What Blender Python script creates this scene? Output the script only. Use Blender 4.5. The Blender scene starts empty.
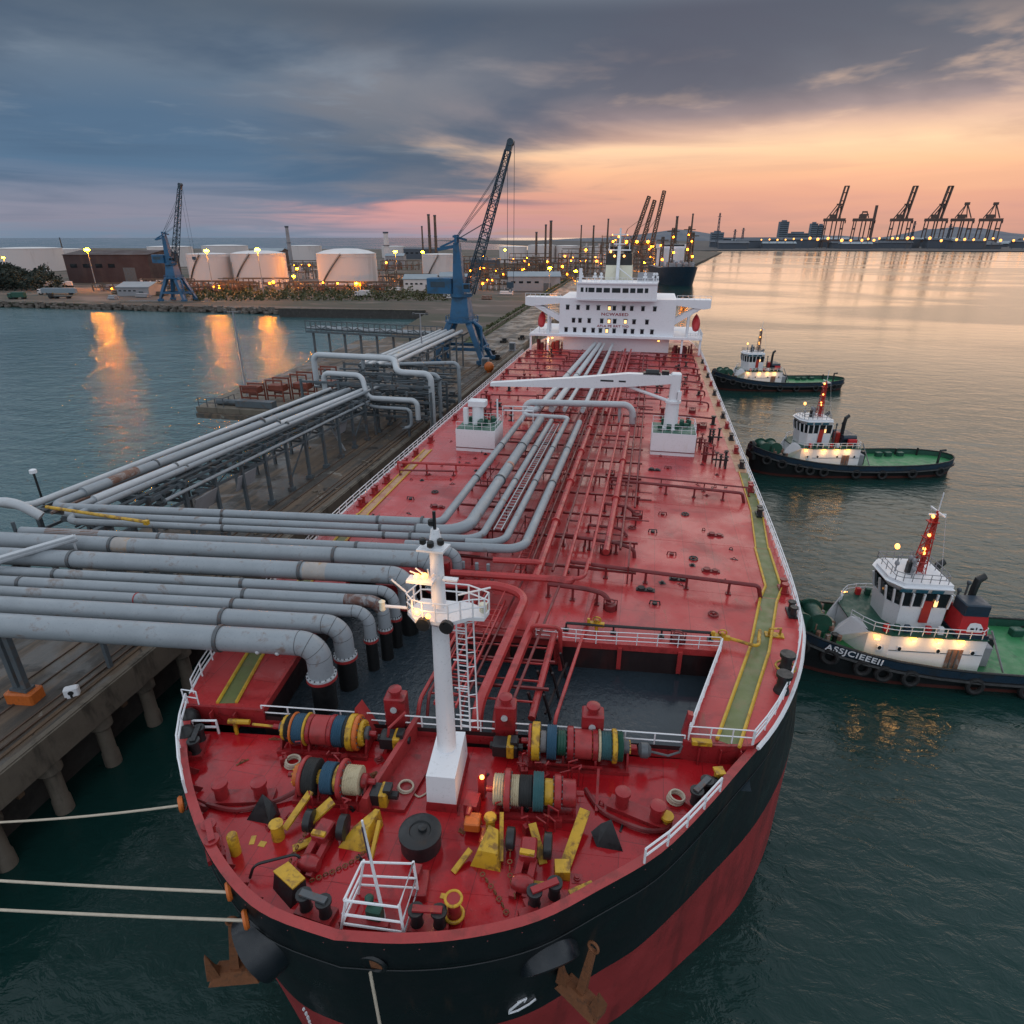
import bpy, bmesh, math, random
from mathutils import Vector, Matrix
random.seed(7)
R = math.radians
sc = bpy.context.scene
COL = sc.collection

# ------------------------------------------------------------------ camera
cam = bpy.data.cameras.new('camera'); camo = bpy.data.objects.new('camera', cam); COL.objects.link(camo)
camo.location = (0, 0, 44); camo.rotation_euler = (R(90 - 23.92), 0, R(11.906))
cam.sensor_width = 36; cam.lens = 620 / 1024 * 36; cam.clip_start = 0.5; cam.clip_end = 60000
sc.camera = camo

# ------------------------------------------------------------------ render settings
sc.view_settings.view_transform = 'Standard'; sc.view_settings.look = 'None'
sc.view_settings.exposure = .3; sc.view_settings.gamma = 1
sc.render.engine = 'CYCLES'
sc.cycles.use_denoising = True
sc.cycles.max_bounces = 6; sc.cycles.diffuse_bounces = 3; sc.cycles.glossy_bounces = 3
sc.cycles.caustics_reflective = False; sc.cycles.caustics_refractive = False
sc.cycles.sample_clamp_indirect = 4

def lin(c):
    c = c / 255.0
    return c / 12.92 if c <= 0.04045 else ((c + 0.055) / 1.055) ** 2.4
def S(r, g, b): return (lin(r), lin(g), lin(b), 1)

# ------------------------------------------------------------------ sky
SUN_EL, SUN_AZ = 6.0, 17.0        # azimuth measured clockwise from +Y
w = bpy.data.worlds.new('World'); sc.world = w; w.use_nodes = True
nt = w.node_tree; nt.nodes.clear()
def N(t, **k):
    n = nt.nodes.new(t)
    for a, v in k.items(): setattr(n, a, v)
    return n
def L(a, b): nt.links.new(a, b)
def M(op, a, b=None, c=None, clamp=False):
    n = N('ShaderNodeMath', operation=op); n.use_clamp = clamp
    for i, v in enumerate((a, b, c)):
        if v is None: continue
        if isinstance(v, (int, float)): n.inputs[i].default_value = v
        else: L(v, n.inputs[i])
    return n.outputs[0]
def ramp(fac, stops, interp='LINEAR'):
    n = N('ShaderNodeValToRGB'); n.color_ramp.interpolation = interp
    e = n.color_ramp.elements
    while len(e) < len(stops): e.new(0.5)
    for i, (p, c) in enumerate(stops): e[i].position = p; e[i].color = c
    L(fac, n.inputs[0]); return n.outputs[0]
def mixc(f, a, b):
    n = N('ShaderNodeMix', data_type='RGBA')
    if isinstance(f, (int, float)): n.inputs[0].default_value = f
    else: L(f, n.inputs[0])
    for i, v in ((6, a), (7, b)):
        if isinstance(v, tuple): n.inputs[i].default_value = v
        else: L(v, n.inputs[i])
    return n.outputs[2]
def noise(vec, scale, detail=5, rough=.55, dist=0):
    n = N('ShaderNodeTexNoise'); L(vec, n.inputs['Vector'])
    n.inputs['Scale'].default_value = scale; n.inputs['Detail'].default_value = detail
    n.inputs['Roughness'].default_value = rough; n.inputs['Distortion'].default_value = dist
    return n.outputs['Fac']
def maprange(v, a, b, c=0, d=1, smooth=True):
    n = N('ShaderNodeMapRange'); n.interpolation_type = 'SMOOTHSTEP' if smooth else 'LINEAR'
    L(v, n.inputs[0])
    for i, x in enumerate((a, b, c, d)): n.inputs[i + 1].default_value = x
    return n.outputs[0]

tc = N('ShaderNodeTexCoord'); sep = N('ShaderNodeSeparateXYZ'); L(tc.outputs['Generated'], sep.inputs[0])
dx, dy, dz = sep.outputs
el = M('MULTIPLY', M('ARCSINE', dz), 57.2958)                       # elevation in degrees
hl = M('SQRT', M('ADD', M('MULTIPLY', dx, dx), M('MULTIPLY', dy, dy)))
az = M('MULTIPLY', M('ARCCOSINE', M('DIVIDE', M('ADD', M('MULTIPLY', dx, math.sin(R(SUN_AZ))), M('MULTIPLY', dy, math.cos(R(SUN_AZ)))), M('MAXIMUM', hl, 1e-4))), 57.2958)
dzp = M('ADD', M('MAXIMUM', dz, 0), .045)
cv = N('ShaderNodeCombineXYZ'); L(M('DIVIDE', dx, dzp), cv.inputs[0]); L(M('DIVIDE', dy, dzp), cv.inputs[1])
n1 = noise(cv.outputs[0], .36, 6, .52, .5)
n2 = noise(cv.outputs[0], 1.0, 5, .55, .3)
n3 = noise(cv.outputs[0], .17, 4, .5, .4)
azn = M('ADD', az, M('MULTIPLY', M('SUBTRACT', n1, .5), 40))
g = maprange(azn, 37, 20)
g2 = maprange(azn, 50, 37)
eln = M('ADD', el, M('MULTIPLY', M('SUBTRACT', n1, .5), 3.4))
ef = M('DIVIDE', eln, 20, None, True)
def st(*a): return [(d / 20, S(*c)) for d, c in a]
glow = ramp(ef, st((0, (174, 134, 126)), (1.6, (194, 142, 130)), (3.0, (212, 154, 132)), (4.6, (236, 180, 142)), (6, (240, 198, 160)), (7.2, (208, 172, 152)), (8.4, (148, 132, 134)), (10.2, (100, 102, 114)), (13, (84, 92, 106)), (16.5, (70, 79, 94))))
pinkr = ramp(ef, st((0, (140, 136, 152)), (1.2, (190, 142, 142)), (2.6, (204, 144, 138)), (3.3, (112, 114, 126)), (6, (88, 100, 116)), (8.5, (108, 112, 122)), (11, (120, 122, 130)), (14, (82, 90, 103)), (17, (66, 76, 90))))
cool = ramp(ef, st((0, (108, 124, 144)), (1.2, (128, 128, 144)), (2.6, (118, 124, 142)), (4.5, (80, 106, 132)), (7.5, (78, 102, 127)), (11, (98, 112, 128)), (14, (84, 96, 110)), (17, (66, 77, 92))))
base = mixc(g2, cool, mixc(g, pinkr, glow))
# cloud bodies: darker grey-blue banks with soft paler gaps
cm = maprange(n1, .42, .62)
cloudc = mixc(g, S(58, 78, 102), mixc(maprange(el, 3, 10), S(196, 142, 124), S(82, 84, 98)))
amt = M('MULTIPLY', cm, ramp(M('DIVIDE', el, 20, None, True), [(0, (.05,) * 3 + (1,)), (.15, (.25,) * 3 + (1,)), (.35, (.5,) * 3 + (1,)), (.5, (.8,) * 3 + (1,)), (1, (.75,) * 3 + (1,))]))
c1 = mixc(amt, base, cloudc)
gap = M('MULTIPLY', M('MULTIPLY', maprange(n2, .50, .66), M('SUBTRACT', 1, cm)), M('MULTIPLY', maprange(el, 4.5, 8), maprange(el, 15, 10)))
c2 = mixc(M('MULTIPLY', gap, .5), c1, mixc(g, S(126, 138, 152), S(226, 188, 160)))
# overcast out of frame, overhead and opposite the sunset, made brighter to light the scene
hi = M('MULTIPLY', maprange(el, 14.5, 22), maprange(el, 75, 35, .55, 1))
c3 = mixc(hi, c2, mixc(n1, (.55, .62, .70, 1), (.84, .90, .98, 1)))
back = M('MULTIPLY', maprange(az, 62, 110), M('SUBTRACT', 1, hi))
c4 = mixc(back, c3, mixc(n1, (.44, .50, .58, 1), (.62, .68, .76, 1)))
below = maprange(el, -.6, -.1)
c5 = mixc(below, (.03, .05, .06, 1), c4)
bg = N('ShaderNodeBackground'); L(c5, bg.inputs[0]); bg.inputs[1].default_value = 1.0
sky = N('ShaderNodeTexSky', sky_type='NISHITA'); sky.sun_disc = False
sky.sun_elevation = R(SUN_EL); sky.sun_rotation = R(SUN_AZ)
bg2 = N('ShaderNodeBackground'); L(sky.outputs[0], bg2.inputs[0]); bg2.inputs[1].default_value = .001
add = N('ShaderNodeAddShader'); L(bg.outputs[0], add.inputs[0]); L(bg2.outputs[0], add.inputs[1])
out = N('ShaderNodeOutputWorld'); L(add.outputs[0], out.inputs[0])
w.cycles.sampling_method = 'MANUAL'; w.cycles.sample_map_resolution = 512

# ------------------------------------------------------------------ sun (low, veiled by cloud)
sun = bpy.data.lights.new('sun', 'SUN'); suno = bpy.data.objects.new('sun', sun); COL.objects.link(suno)
sun.energy = .45; sun.angle = R(60); sun.color = (1, .74, .5)
suno.rotation_euler = (R(90 - SUN_EL), 0, R(180 - SUN_AZ))

# ------------------------------------------------------------------ materials
def mat(name, col, rough=.5, metal=0.0, var=.25, scale=.6, dirt=None, amt=0.0, dscale=.5, stretch=(1, 1, 1), bump=0.0, bscale=6, rvar=.15, thr=.5, emit=None, es=0):
    global nt
    m = bpy.data.materials.new(name); m.use_nodes = True; nt = m.node_tree
    b = nt.nodes['Principled BSDF']
    t = N('ShaderNodeTexCoord').outputs['Object']
    nA = noise(t, scale, 5, .6)
    c = mixc(nA, tuple(x * (1 - var) for x in col[:3]) + (1,), tuple(min(1, x * (1 + var)) for x in col[:3]) + (1,))
    if dirt:
        mp = N('ShaderNodeMapping'); mp.inputs['Scale'].default_value = stretch; L(t, mp.inputs[0])
        nB = noise(mp.outputs[0], dscale, 7, .65, .4)
        c = mixc(M('MULTIPLY', maprange(nB, thr, thr + .16), amt), c, tuple(dirt[:3]) + (1,))
    nS = noise(t, scale * 9 + 2, 4, .7); c = mixc(M('MULTIPLY', maprange(nS, .56, .72), .35), c, tuple(x * .35 for x in col[:3]) + (1,))
    L(c, b.inputs['Base Color'])
    nR = noise(t, scale * 1.7, 4, .6)
    L(maprange(nR, .3, .7, max(.03, rough - rvar), min(1, rough + rvar)), b.inputs['Roughness'])
    b.inputs['Metallic'].default_value = metal
    if bump:
        bn = N('ShaderNodeBump'); bn.inputs['Strength'].default_value = 1; bn.inputs['Distance'].default_value = bump
        L(noise(t, bscale, 5, .6), bn.inputs['Height']); L(bn.outputs[0], b.inputs['Normal'])
    if emit:
        b.inputs['Emission Color'].default_value = tuple(emit) + (1,); b.inputs['Emission Strength'].default_value = es
    return m
RUST = (.16, .06, .025)
deck_red = mat('deck_paint', (.47, .040, .042), .32, var=.3, scale=.16, dirt=(.26, .02, .024), amt=.75, dscale=.22, rvar=.17, thr=.52, bump=.006, bscale=1.6)
fore_red = mat('fore_deck_paint', (.46, .013, .019), .17, var=.3, scale=.3, dirt=(.24, .006, .01), amt=.8, dscale=.3, rvar=.16, thr=.5, bump=.006, bscale=1.8)
def plates(m, col2, rw=9, rh=2.6, rust=(.16, .07, .03)):
    global nt
    nt = m.node_tree; b = nt.nodes['Principled BSDF']; t = N('ShaderNodeTexCoord').outputs['Object']
    old = b.inputs['Base Color'].links[0].from_socket
    mp = N('ShaderNodeMapping'); mp.inputs['Rotation'].default_value = (0, 0, R(90)); L(t, mp.inputs[0])
    br = N('ShaderNodeTexBrick'); L(mp.outputs[0], br.inputs['Vector'])
    br.inputs['Color1'].default_value = (1, 1, 1, 1); br.inputs['Color2'].default_value = (.80, .80, .80, 1); br.inputs['Mortar'].default_value = (.35, .35, .35, 1)
    br.inputs['Scale'].default_value = 1; br.inputs['Brick Width'].default_value = rw; br.inputs['Row Height'].default_value = rh; br.inputs['Mortar Size'].default_value = .022
    mu = N('ShaderNodeMix', data_type='RGBA', blend_type='MULTIPLY'); mu.inputs[0].default_value = .75; L(old, mu.inputs[6]); L(br.outputs['Color'], mu.inputs[7])
    st_ = N('ShaderNodeMapping'); st_.inputs['Scale'].default_value = (1, .3, 1); L(t, st_.inputs[0])
    r1 = M('MULTIPLY', maprange(noise(st_.outputs[0], 1.1, 8, .72, .6), .60, .70), .55)
    r2 = M('MULTIPLY', maprange(noise(t, 3.5, 6, .75), .66, .74), .6)
    c = mixc(r2, mixc(r1, mu.outputs[2], rust + (1,)), col2 + (1,))
    L(c, b.inputs['Base Color'])
plates(deck_red, (.10, .02, .02)); plates(fore_red, (.09, .012, .014), 5, 2.2, (.15, .05, .03))
gear_red = mat('gear_paint', (.30, .02, .024), .38, scale=1.5, dirt=(.09, .014, .012), amt=.6, dscale=1.2)
pipe_red = mat('pipe_red', (.42, .04, .04), .38, scale=.8, dirt=(.16, .016, .016), amt=.6, dscale=.6)
pipe_dark = mat('pipe_dark_red', (.17, .018, .02), .45, scale=.8, dirt=(.06, .012, .012), amt=.6, dscale=.6)
hull_black = mat('hull_black', (.006, .009, .011), .40, var=.4, scale=.3, dirt=(.045, .026, .018), amt=.55, dscale=.6, stretch=(1, 1, .12), rvar=.14, thr=.55, bump=.02, bscale=.7)
hull_red = mat('hull_red', (.33, .034, .036), .5, scale=.25, dirt=(.14, .02, .02), amt=.6, dscale=.4, stretch=(1, 1, .2))
rim_red = mat('rim_red', (.35, .035, .036), .42, scale=.6, dirt=(.1, .02, .016), amt=.5, dscale=.8)
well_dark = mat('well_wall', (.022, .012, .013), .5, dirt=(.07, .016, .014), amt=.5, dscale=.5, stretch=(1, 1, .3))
grey_pipe = mat('grey_pipe', (.265, .295, .322), .42, var=.22, scale=.45, dirt=(.17, .105, .075), amt=.75, dscale=.9, rvar=.12, thr=.565, bump=.005, bscale=4)
grey_pale = mat('grey_pipe_pale', (.46, .485, .51), .45, var=.12, scale=.5, dirt=(.22, .17, .14), amt=.6, dscale=.6, thr=.60)
rusty_pipe = mat('rusted_steel', (.19, .10, .07), .75, var=.4, scale=1.5, dirt=(.33, .33, .33), amt=.7, dscale=.9, bump=.02, bscale=8)
clamp_m = mat('clamp_steel', (.10, .11, .12), .5, metal=.3, dirt=RUST, amt=.5, dscale=2)
rack_steel = mat('rack_steel', (.085, .105, .12), .6, dirt=(.11, .06, .035), amt=.6, dscale=.8)
black_rub = mat('black_rubber', (.008, .009, .01), .5, var=.4, scale=2)
black_met = mat('black_steel', (.014, .016, .018), .42, var=.4, scale=2)
white_p = mat('white_paint', (.76, .77, .80), .42, var=.06, scale=.4, dirt=(.50, .43, .36), amt=.4, dscale=.5, stretch=(1, 1, .25), thr=.58)
white_far = mat('white_paint_house', (.80, .80, .84), .5, var=.05, scale=.2, dirt=(.6, .56, .54), amt=.4, dscale=.3, stretch=(1, 1, .2), thr=.58)
cream_p = mat('cream_paint', (.72, .70, .56), .5, var=.06, scale=.3, dirt=(.4, .34, .24), amt=.3, dscale=.4)
glass = mat('dark_glass', (.012, .017, .022), .08, var=.2, rvar=.04)
yellow = mat('yellow_paint', (.55, .32, .02), .48, scale=2, dirt=(.15, .065, .02), amt=.8, dscale=1.8, thr=.47)
yell_line = mat('yellow_line', (.58, .36, .035), .5, scale=1, dirt=(.30, .12, .04), amt=.5, dscale=1.4)
walk_green = mat('walkway_green', (.14, .165, .06), .5, scale=.8, dirt=(.20, .15, .07), amt=.6, dscale=.7)
tan_walk = mat('walkway_worn', (.46, .26, .15), .5, scale=.8, dirt=(.3, .06, .05), amt=.6, dscale=.8)
orange = mat('orange_paint', (.55, .13, .02), .5, scale=2, dirt=(.2, .06, .02), amt=.5, dscale=2)
blue_rope = mat('blue_rope', (.02, .07, .12), .8, bump=.03, bscale=14)
teal_rope = mat('teal_rope', (.025, .09, .10), .8, bump=.03, bscale=14)
black_rope = mat('black_rope', (.015, .017, .018), .8, bump=.03, bscale=14)
cream_rope = mat('cream_rope', (.48, .41, .27), .85, bump=.03, bscale=14, dirt=(.25, .2, .12), amt=.5, dscale=3)
hawser = mat('hawser', (.5, .43, .34), .85, scale=3)
rust_m = mat('rust', (.20, .075, .03), .8, var=.5, scale=2, dirt=(.07, .035, .02), amt=.7, dscale=2, bump=.03, bscale=8)
concrete = mat('concrete', (.145, .122, .095), .8, var=.3, scale=.6, dirt=(.045, .038, .03), amt=.75, dscale=.5, stretch=(1, 1, .25), bump=.03, bscale=3)
tug_navy = mat('tug_navy', (.014, .034, .058), .4, scale=.5, dirt=(.02, .022, .025), amt=.6, dscale=.6)
tug_green = mat('tug_deck', (.03, .20, .07), .5, scale=.5, dirt=(.02, .08, .04), amt=.6, dscale=.5)
dk_green = mat('winch_green', (.012, .075, .05), .5, scale=1, dirt=(.02, .03, .02), amt=.5, dscale=1)
mast_red = mat('mast_red', (.40, .03, .022), .45, scale=1)
flag_red = mat('signal_red', (.5, .02, .025), .5)
crane_blue = mat('crane_blue', (.016, .10, .21), .5, scale=.3, dirt=(.03, .06, .09), amt=.7, dscale=.25)
crane_dark = mat('crane_lattice', (.03, .055, .08), .55, scale=.3)
sts_m = mat('gantry_steel', (.10, .065, .055), .7, scale=.02)
tank_white = mat('tank_white', (.60, .55, .54), .6, var=.05, scale=.05, dirt=(.38, .32, .29), amt=.5, dscale=.06, stretch=(1, 1, .2), thr=.55)
shed_brown = mat('shed_brown', (.045, .028, .03), .75, scale=.05, dirt=(.08, .045, .035), amt=.6, dscale=.1, stretch=(1, 1, .1))
shed_grey = mat('shed_grey', (.28, .28, .30), .7, scale=.03, dirt=(.2, .17, .15), amt=.5, dscale=.05)
roof_blue = mat('roof_sheet', (.22, .27, .31), .6, scale=.03)
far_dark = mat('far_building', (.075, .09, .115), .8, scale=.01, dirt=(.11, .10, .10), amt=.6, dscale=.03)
steel_brown = mat('plant_steel', (.09, .065, .05), .7, scale=.1, dirt=(.2, .13, .08), amt=.6, dscale=.2)
bush_m = mat('scrub_leaf', (.05, .058, .02), .8, var=.5, scale=.2, dirt=(.12, .085, .03), amt=.6, dscale=.15)
wood_m = mat('conifer_leaf', (.013, .024, .018), .85, var=.5, scale=.2)
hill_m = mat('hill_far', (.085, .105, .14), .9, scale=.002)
tyre_m = mat('tyre', (.012, .012, .013), .75, var=.5, scale=2)
vent_gre = mat('vent_port', (.45, .48, .5), .3)
LAMP = mat('sodium_lamp', (1, .5, .15), .5, emit=(1, .29, .0015), es=500)
SOFT = mat('plant_light', (1, .5, .15), .5, emit=(1, .24, .006), es=30)
WARM = mat('warm_lamp', (1, .7, .4), .5, emit=(1, .38, .06), es=3.2)
LITWIN = mat('lit_window', (1, .7, .4), .4, emit=(1, .5, .16), es=1.6)

def pavement():
    global nt
    m = bpy.data.materials.new('jetty_surface'); m.use_nodes = True; nt = m.node_tree
    b = nt.nodes['Principled BSDF']; t = N('ShaderNodeTexCoord').outputs['Object']
    mp = N('ShaderNodeMapping'); mp.inputs['Scale'].default_value = (1, .09, 1); L(t, mp.inputs[0])
    a = noise(mp.outputs[0], .55, 6, .65); d = noise(t, .16, 6, .6, .5); e = noise(t, .35, 6, .6, .8)
    c = mixc(maprange(a, .4, .62), (.058, .052, .046, 1), (.150, .104, .070, 1))
    c = mixc(M('MULTIPLY', maprange(d, .5, .62), .8), c, (.088, .084, .078, 1))
    c = mixc(M('MULTIPLY', maprange(e, .63, .68), .75), c, (.28, .26, .23, 1))
    c = mixc(M('MULTIPLY', maprange(e, .40, .33), .8), c, (.018, .016, .015, 1))
    L(c, b.inputs['Base Color'])
    L(maprange(d, .42, .6, .8, .36), b.inputs['Roughness'])
    bn = N('ShaderNodeBump'); bn.inputs['Distance'].default_value = .03; L(noise(t, 2.5, 6, .65), bn.inputs['Height']); L(bn.outputs[0], b.inputs['Normal'])
    return m
jetty_m = pavement()
def ground():
    global nt
    m = bpy.data.materials.new('terminal_soil'); m.use_nodes = True; nt = m.node_tree
    b = nt.nodes['Principled BSDF']; t = N('ShaderNodeTexCoord').outputs['Object']
    mp = N('ShaderNodeMapping'); mp.inputs['Scale'].default_value = (.35, 1, 1); L(t, mp.inputs[0])
    a = noise(mp.outputs[0], .02, 6, .6); d = noise(mp.outputs[0], .06, 6, .65)
    c = mixc(maprange(a, .42, .6), (.085, .062, .05, 1), (.04, .042, .026, 1))
    c = mixc(M('MULTIPLY', maprange(d, .52, .64), .8), c, (.17, .13, .11, 1))
    L(c, b.inputs['Base Color']); b.inputs['Roughness'].default_value = .85
    return m
ground_m = ground()
def water_mat():
    global nt
    m = bpy.data.materials.new('sea_water'); m.use_nodes = True; nt = m.node_tree
    b = nt.nodes['Principled BSDF']; t = N('ShaderNodeTexCoord').outputs['Object']
    big = N('ShaderNodeMapping'); big.inputs['Scale'].default_value = (.5, 1, 1); big.inputs['Rotation'].default_value = (0, 0, R(-8)); L(t, big.inputs[0])
    slick = noise(big.outputs[0], .0075, 4, .5, .7)
    xy = N('ShaderNodeSeparateXYZ'); L(t, xy.inputs[0]); basin = M('MULTIPLY', maprange(xy.outputs[0], -58, -95), maprange(xy.outputs[1], 20, 70))
    c = mixc(basin, mixc(slick, (.005, .027, .024, 1), (.011, .044, .040, 1)), (.046, .108, .118, 1))
    L(c, b.inputs['Base Color']); b.inputs['IOR'].default_value = 1.333
    L(maprange(slick, .42, .58, .10, .2), b.inputs['Roughness'])
    rip = N('ShaderNodeMapping'); rip.inputs['Scale'].default_value = (.62, 1, 1); rip.inputs['Rotation'].default_value = (0, 0, R(12)); L(t, rip.inputs[0])
    h = M('ADD', M('MULTIPLY', noise(rip.outputs[0], .75, 4, .6, .5), .30), M('MULTIPLY', noise(rip.outputs[0], .16, 3, .5, .3), .75))
    bn = N('ShaderNodeBump'); bn.inputs['Strength'].default_value = 1
    L(M('ADD', M('MULTIPLY', maprange(slick, .42, .58, .65, 1.25), maprange(xy.outputs[1], 30, 280, .85, .20)), M('MULTIPLY', basin, .62)), bn.inputs['Distance'])
    L(h, bn.inputs['Height']); L(bn.outputs[0], b.inputs['Normal'])
    return m
sea_m = water_mat()
def well_water_mat():
    global nt
    m = bpy.data.materials.new('well_water'); m.use_nodes = True; nt = m.node_tree
    b = nt.nodes['Principled BSDF']; t = N('ShaderNodeTexCoord').outputs['Object']
    b.inputs['Base Color'].default_value = (.024, .037, .048, 1); b.inputs['Roughness'].default_value = .07; b.inputs['IOR'].default_value = 1.45
    sx = N('ShaderNodeSeparateXYZ'); L(t, sx.inputs[0])
    bn = N('ShaderNodeBump'); bn.inputs['Strength'].default_value = 1
    L(maprange(sx.outputs[0], -3, 5, .12, .004), bn.inputs['Distance'])
    L(noise(t, 2.2, 4, .6, .3), bn.inputs['Height']); L(bn.outputs[0], b.inputs['Normal'])
    return m
well_m = well_water_mat()

# ------------------------------------------------------------------ mesh helpers
ORG = {}
class MB:
    def __init__(s): s.v = []; s.f = []; s.mi = []; s.cur = 0
    def add(s, vs, fs):
        o = len(s.v); s.v += [tuple(v) for v in vs]
        for f in fs: s.f.append(tuple(i + o for i in f)); s.mi.append(s.cur)
        return s
    def hexa(s, p):   # 8 corners: bottom 4 ccw, top 4 ccw
        return s.add(p, [(3, 2, 1, 0), (4, 5, 6, 7), (0, 1, 5, 4), (1, 2, 6, 5), (2, 3, 7, 6), (3, 0, 4, 7)])
    def box(s, c, d, rz=0, ry=0, ch=0):
        x, y, z = d[0] / 2, d[1] / 2, d[2] / 2
        m = Matrix.Translation(c) @ Matrix.Rotation(rz, 4, 'Z') @ Matrix.Rotation(ry, 4, 'Y')
        if ch:
            ring = [(x - ch, -y), (x, -y + ch), (x, y - ch), (x - ch, y), (-x + ch, y), (-x, y - ch), (-x, -y + ch), (-x + ch, -y)]
            vs = [m @ Vector((a, b, -z)) for a, b in ring] + [m @ Vector((a, b, z - ch)) for a, b in ring] + [m @ Vector((a * (x - ch) / x, b * (y - ch) / y, z)) for a, b in ring]
            fs = [tuple(range(7, -1, -1)), tuple(range(16, 24))]
            for k in (0, 8):
                for i in range(8): j = (i + 1) % 8; fs.append((k + i, k + j, k + 8 + j, k + 8 + i))
            return s.add(vs, fs)
        return s.hexa([m @ Vector(q) for q in ((-x, -y, -z), (x, -y, -z), (x, y, -z), (-x, y, -z), (-x, -y, z), (x, -y, z), (x, y, z), (-x, y, z))])
    def beam(s, a, b, wd, ht):
        a, b = Vector(a), Vector(b); d = (b - a).normalized()
        u = Vector((0, 0, 1)) if abs(d.z) < .95 else Vector((1, 0, 0))
        r = d.cross(u).normalized() * wd / 2; t = r.cross(d).normalized() * ht / 2
        return s.hexa([a - r - t, a + r - t, b + r - t, b - r - t, a - r + t, a + r + t, b + r + t, b - r + t])
    def tube(s, pts, r, n=8, caps=True):
        pts = [Vector(p) for p in pts]; k = len(pts); rr = r if isinstance(r, (list, tuple)) else [r] * k
        tan = []
        for i in range(k):
            t = Vector((0, 0, 0))
            if i: t += (pts[i] - pts[i - 1]).normalized()
            if i < k - 1: t += (pts[i + 1] - pts[i]).normalized()
            tan.append(t.normalized() if t.length > 1e-6 else Vector((0, 0, 1)))
        t = tan[0]; u = t.cross(Vector((0, 0, 1)) if abs(t.z) < .9 else Vector((1, 0, 0))).normalized()
        vs = []
        for i in range(k):
            u = (u - tan[i] * u.dot(tan[i])).normalized(); v = tan[i].cross(u)
            for j in range(n):
                a = 2 * math.pi * j / n; vs.append(pts[i] + (u * math.cos(a) + v * math.sin(a)) * rr[i])
        fs = [(i * n + j, i * n + (j + 1) % n, (i + 1) * n + (j + 1) % n, (i + 1) * n + j) for i in range(k - 1) for j in range(n)]
        if caps: fs += [tuple(range(n - 1, -1, -1)), tuple(range((k - 1) * n, k * n))]
        return s.add(vs, fs)
    def lathe(s, prof, c, n=16, axis=(0, 0, 1)):   # prof: (radius, height along axis)
        a = Vector(axis).normalized(); c = Vector(c)
        u = a.cross(Vector((0, 0, 1)) if abs(a.z) < .9 else Vector((1, 0, 0))).normalized(); v = a.cross(u)
        vs = [c + a * h + (u * math.cos(2 * math.pi * j / n) + v * math.sin(2 * math.pi * j / n)) * max(r, .001) for r, h in prof for j in range(n)]
        k = len(prof)
        fs = [(i * n + j, i * n + (j + 1) % n, (i + 1) * n + (j + 1) % n, (i + 1) * n + j) for i in range(k - 1) for j in range(n)]
        fs += [tuple(range(n - 1, -1, -1)), tuple(range((k - 1) * n, k * n))]
        return s.add(vs, fs)
    def cyl(s, a, b, r, n=12):
        a, b = Vector(a), Vector(b); return s.lathe([(r, 0), (r, (b - a).length)], a, n, b - a)
    def prism(s, poly, z0, z1):
        n = len(poly); vs = [(p[0], p[1], z0) for p in poly] + [(p[0], p[1], z1) for p in poly]
        return s.add(vs, [tuple(range(n - 1, -1, -1)), tuple(range(n, 2 * n))] + [(i, (i + 1) % n, n + (i + 1) % n, n + i) for i in range(n)])
    def extr(s, poly, off):                         # planar polygon of 3d points pushed along off
        n = len(poly); off = Vector(off); p = [Vector(q) for q in poly]
        return s.add(p + [q + off for q in p], [tuple(range(n - 1, -1, -1)), tuple(range(n, 2 * n))] + [(i, (i + 1) % n, n + (i + 1) % n, n + i) for i in range(n)])
    def sheet(s, poly, z): return s.add([(p[0], p[1], z) for p in poly], [tuple(range(len(poly)))])
    def ball(s, c, r, n=10, sq=1):
        return s.lathe([(r * math.sin(math.pi * i / 6), -r * sq * math.cos(math.pi * i / 6)) for i in range(7)], c, n)
    def torus(s, c, axis, R_, r, n=16, k=8):
        a = Vector(axis).normalized(); u = a.cross(Vector((0, 0, 1)) if abs(a.z) < .9 else Vector((1, 0, 0))).normalized(); v = a.cross(u); c = Vector(c)
        vs = []
        for i in range(n):
            d = u * math.cos(2 * math.pi * i / n) + v * math.sin(2 * math.pi * i / n)
            for j in range(k):
                q = 2 * math.pi * j / k; vs.append(c + d * (R_ + r * math.cos(q)) + a * r * math.sin(q))
        return s.add(vs, [(i * k + j, ((i + 1) % n) * k + j, ((i + 1) % n) * k + (j + 1) % k, i * k + (j + 1) % k) for i in range(n) for j in range(k)])
    def build(s, name, m, parent=None, smooth=True, ang=35):
        o0 = ORG.get(parent.name, Vector((0, 0, 0))) if parent else Vector((0, 0, 0))
        me = bpy.data.meshes.new(name); me.from_pydata([tuple(Vector(v) - o0) for v in s.v], [], s.f)
        ms = m if isinstance(m, (list, tuple)) else [m]
        for q in ms: me.materials.append(q)
        if len(ms) > 1: me.polygons.foreach_set('material_index', s.mi)
        bm = bmesh.new(); bm.from_mesh(me); bmesh.ops.recalc_face_normals(bm, faces=bm.faces); bm.to_mesh(me); bm.free()
        if smooth:
            me.polygons.foreach_set('use_smooth', [True] * len(me.polygons)); me.set_sharp_from_angle(angle=R(ang))
        o = bpy.data.objects.new(name, me); COL.objects.link(o)
        if parent: o.parent = parent; ORG[o.name] = o0
        return o
def thing(name, label, cat, loc=(0, 0, 0), group=None):
    o = bpy.data.objects.new(name, None); COL.objects.link(o); o.location = loc; o.empty_display_size = .1
    o['label'] = label; o['category'] = cat
    if group: o['group'] = group
    ORG[o.name] = Vector(loc); return o
def tag(o, label, cat, group=None):
    o['label'] = label; o['category'] = cat
    if group: o['group'] = group
    return o
def kind(o, k): o['kind'] = k; return o
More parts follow.
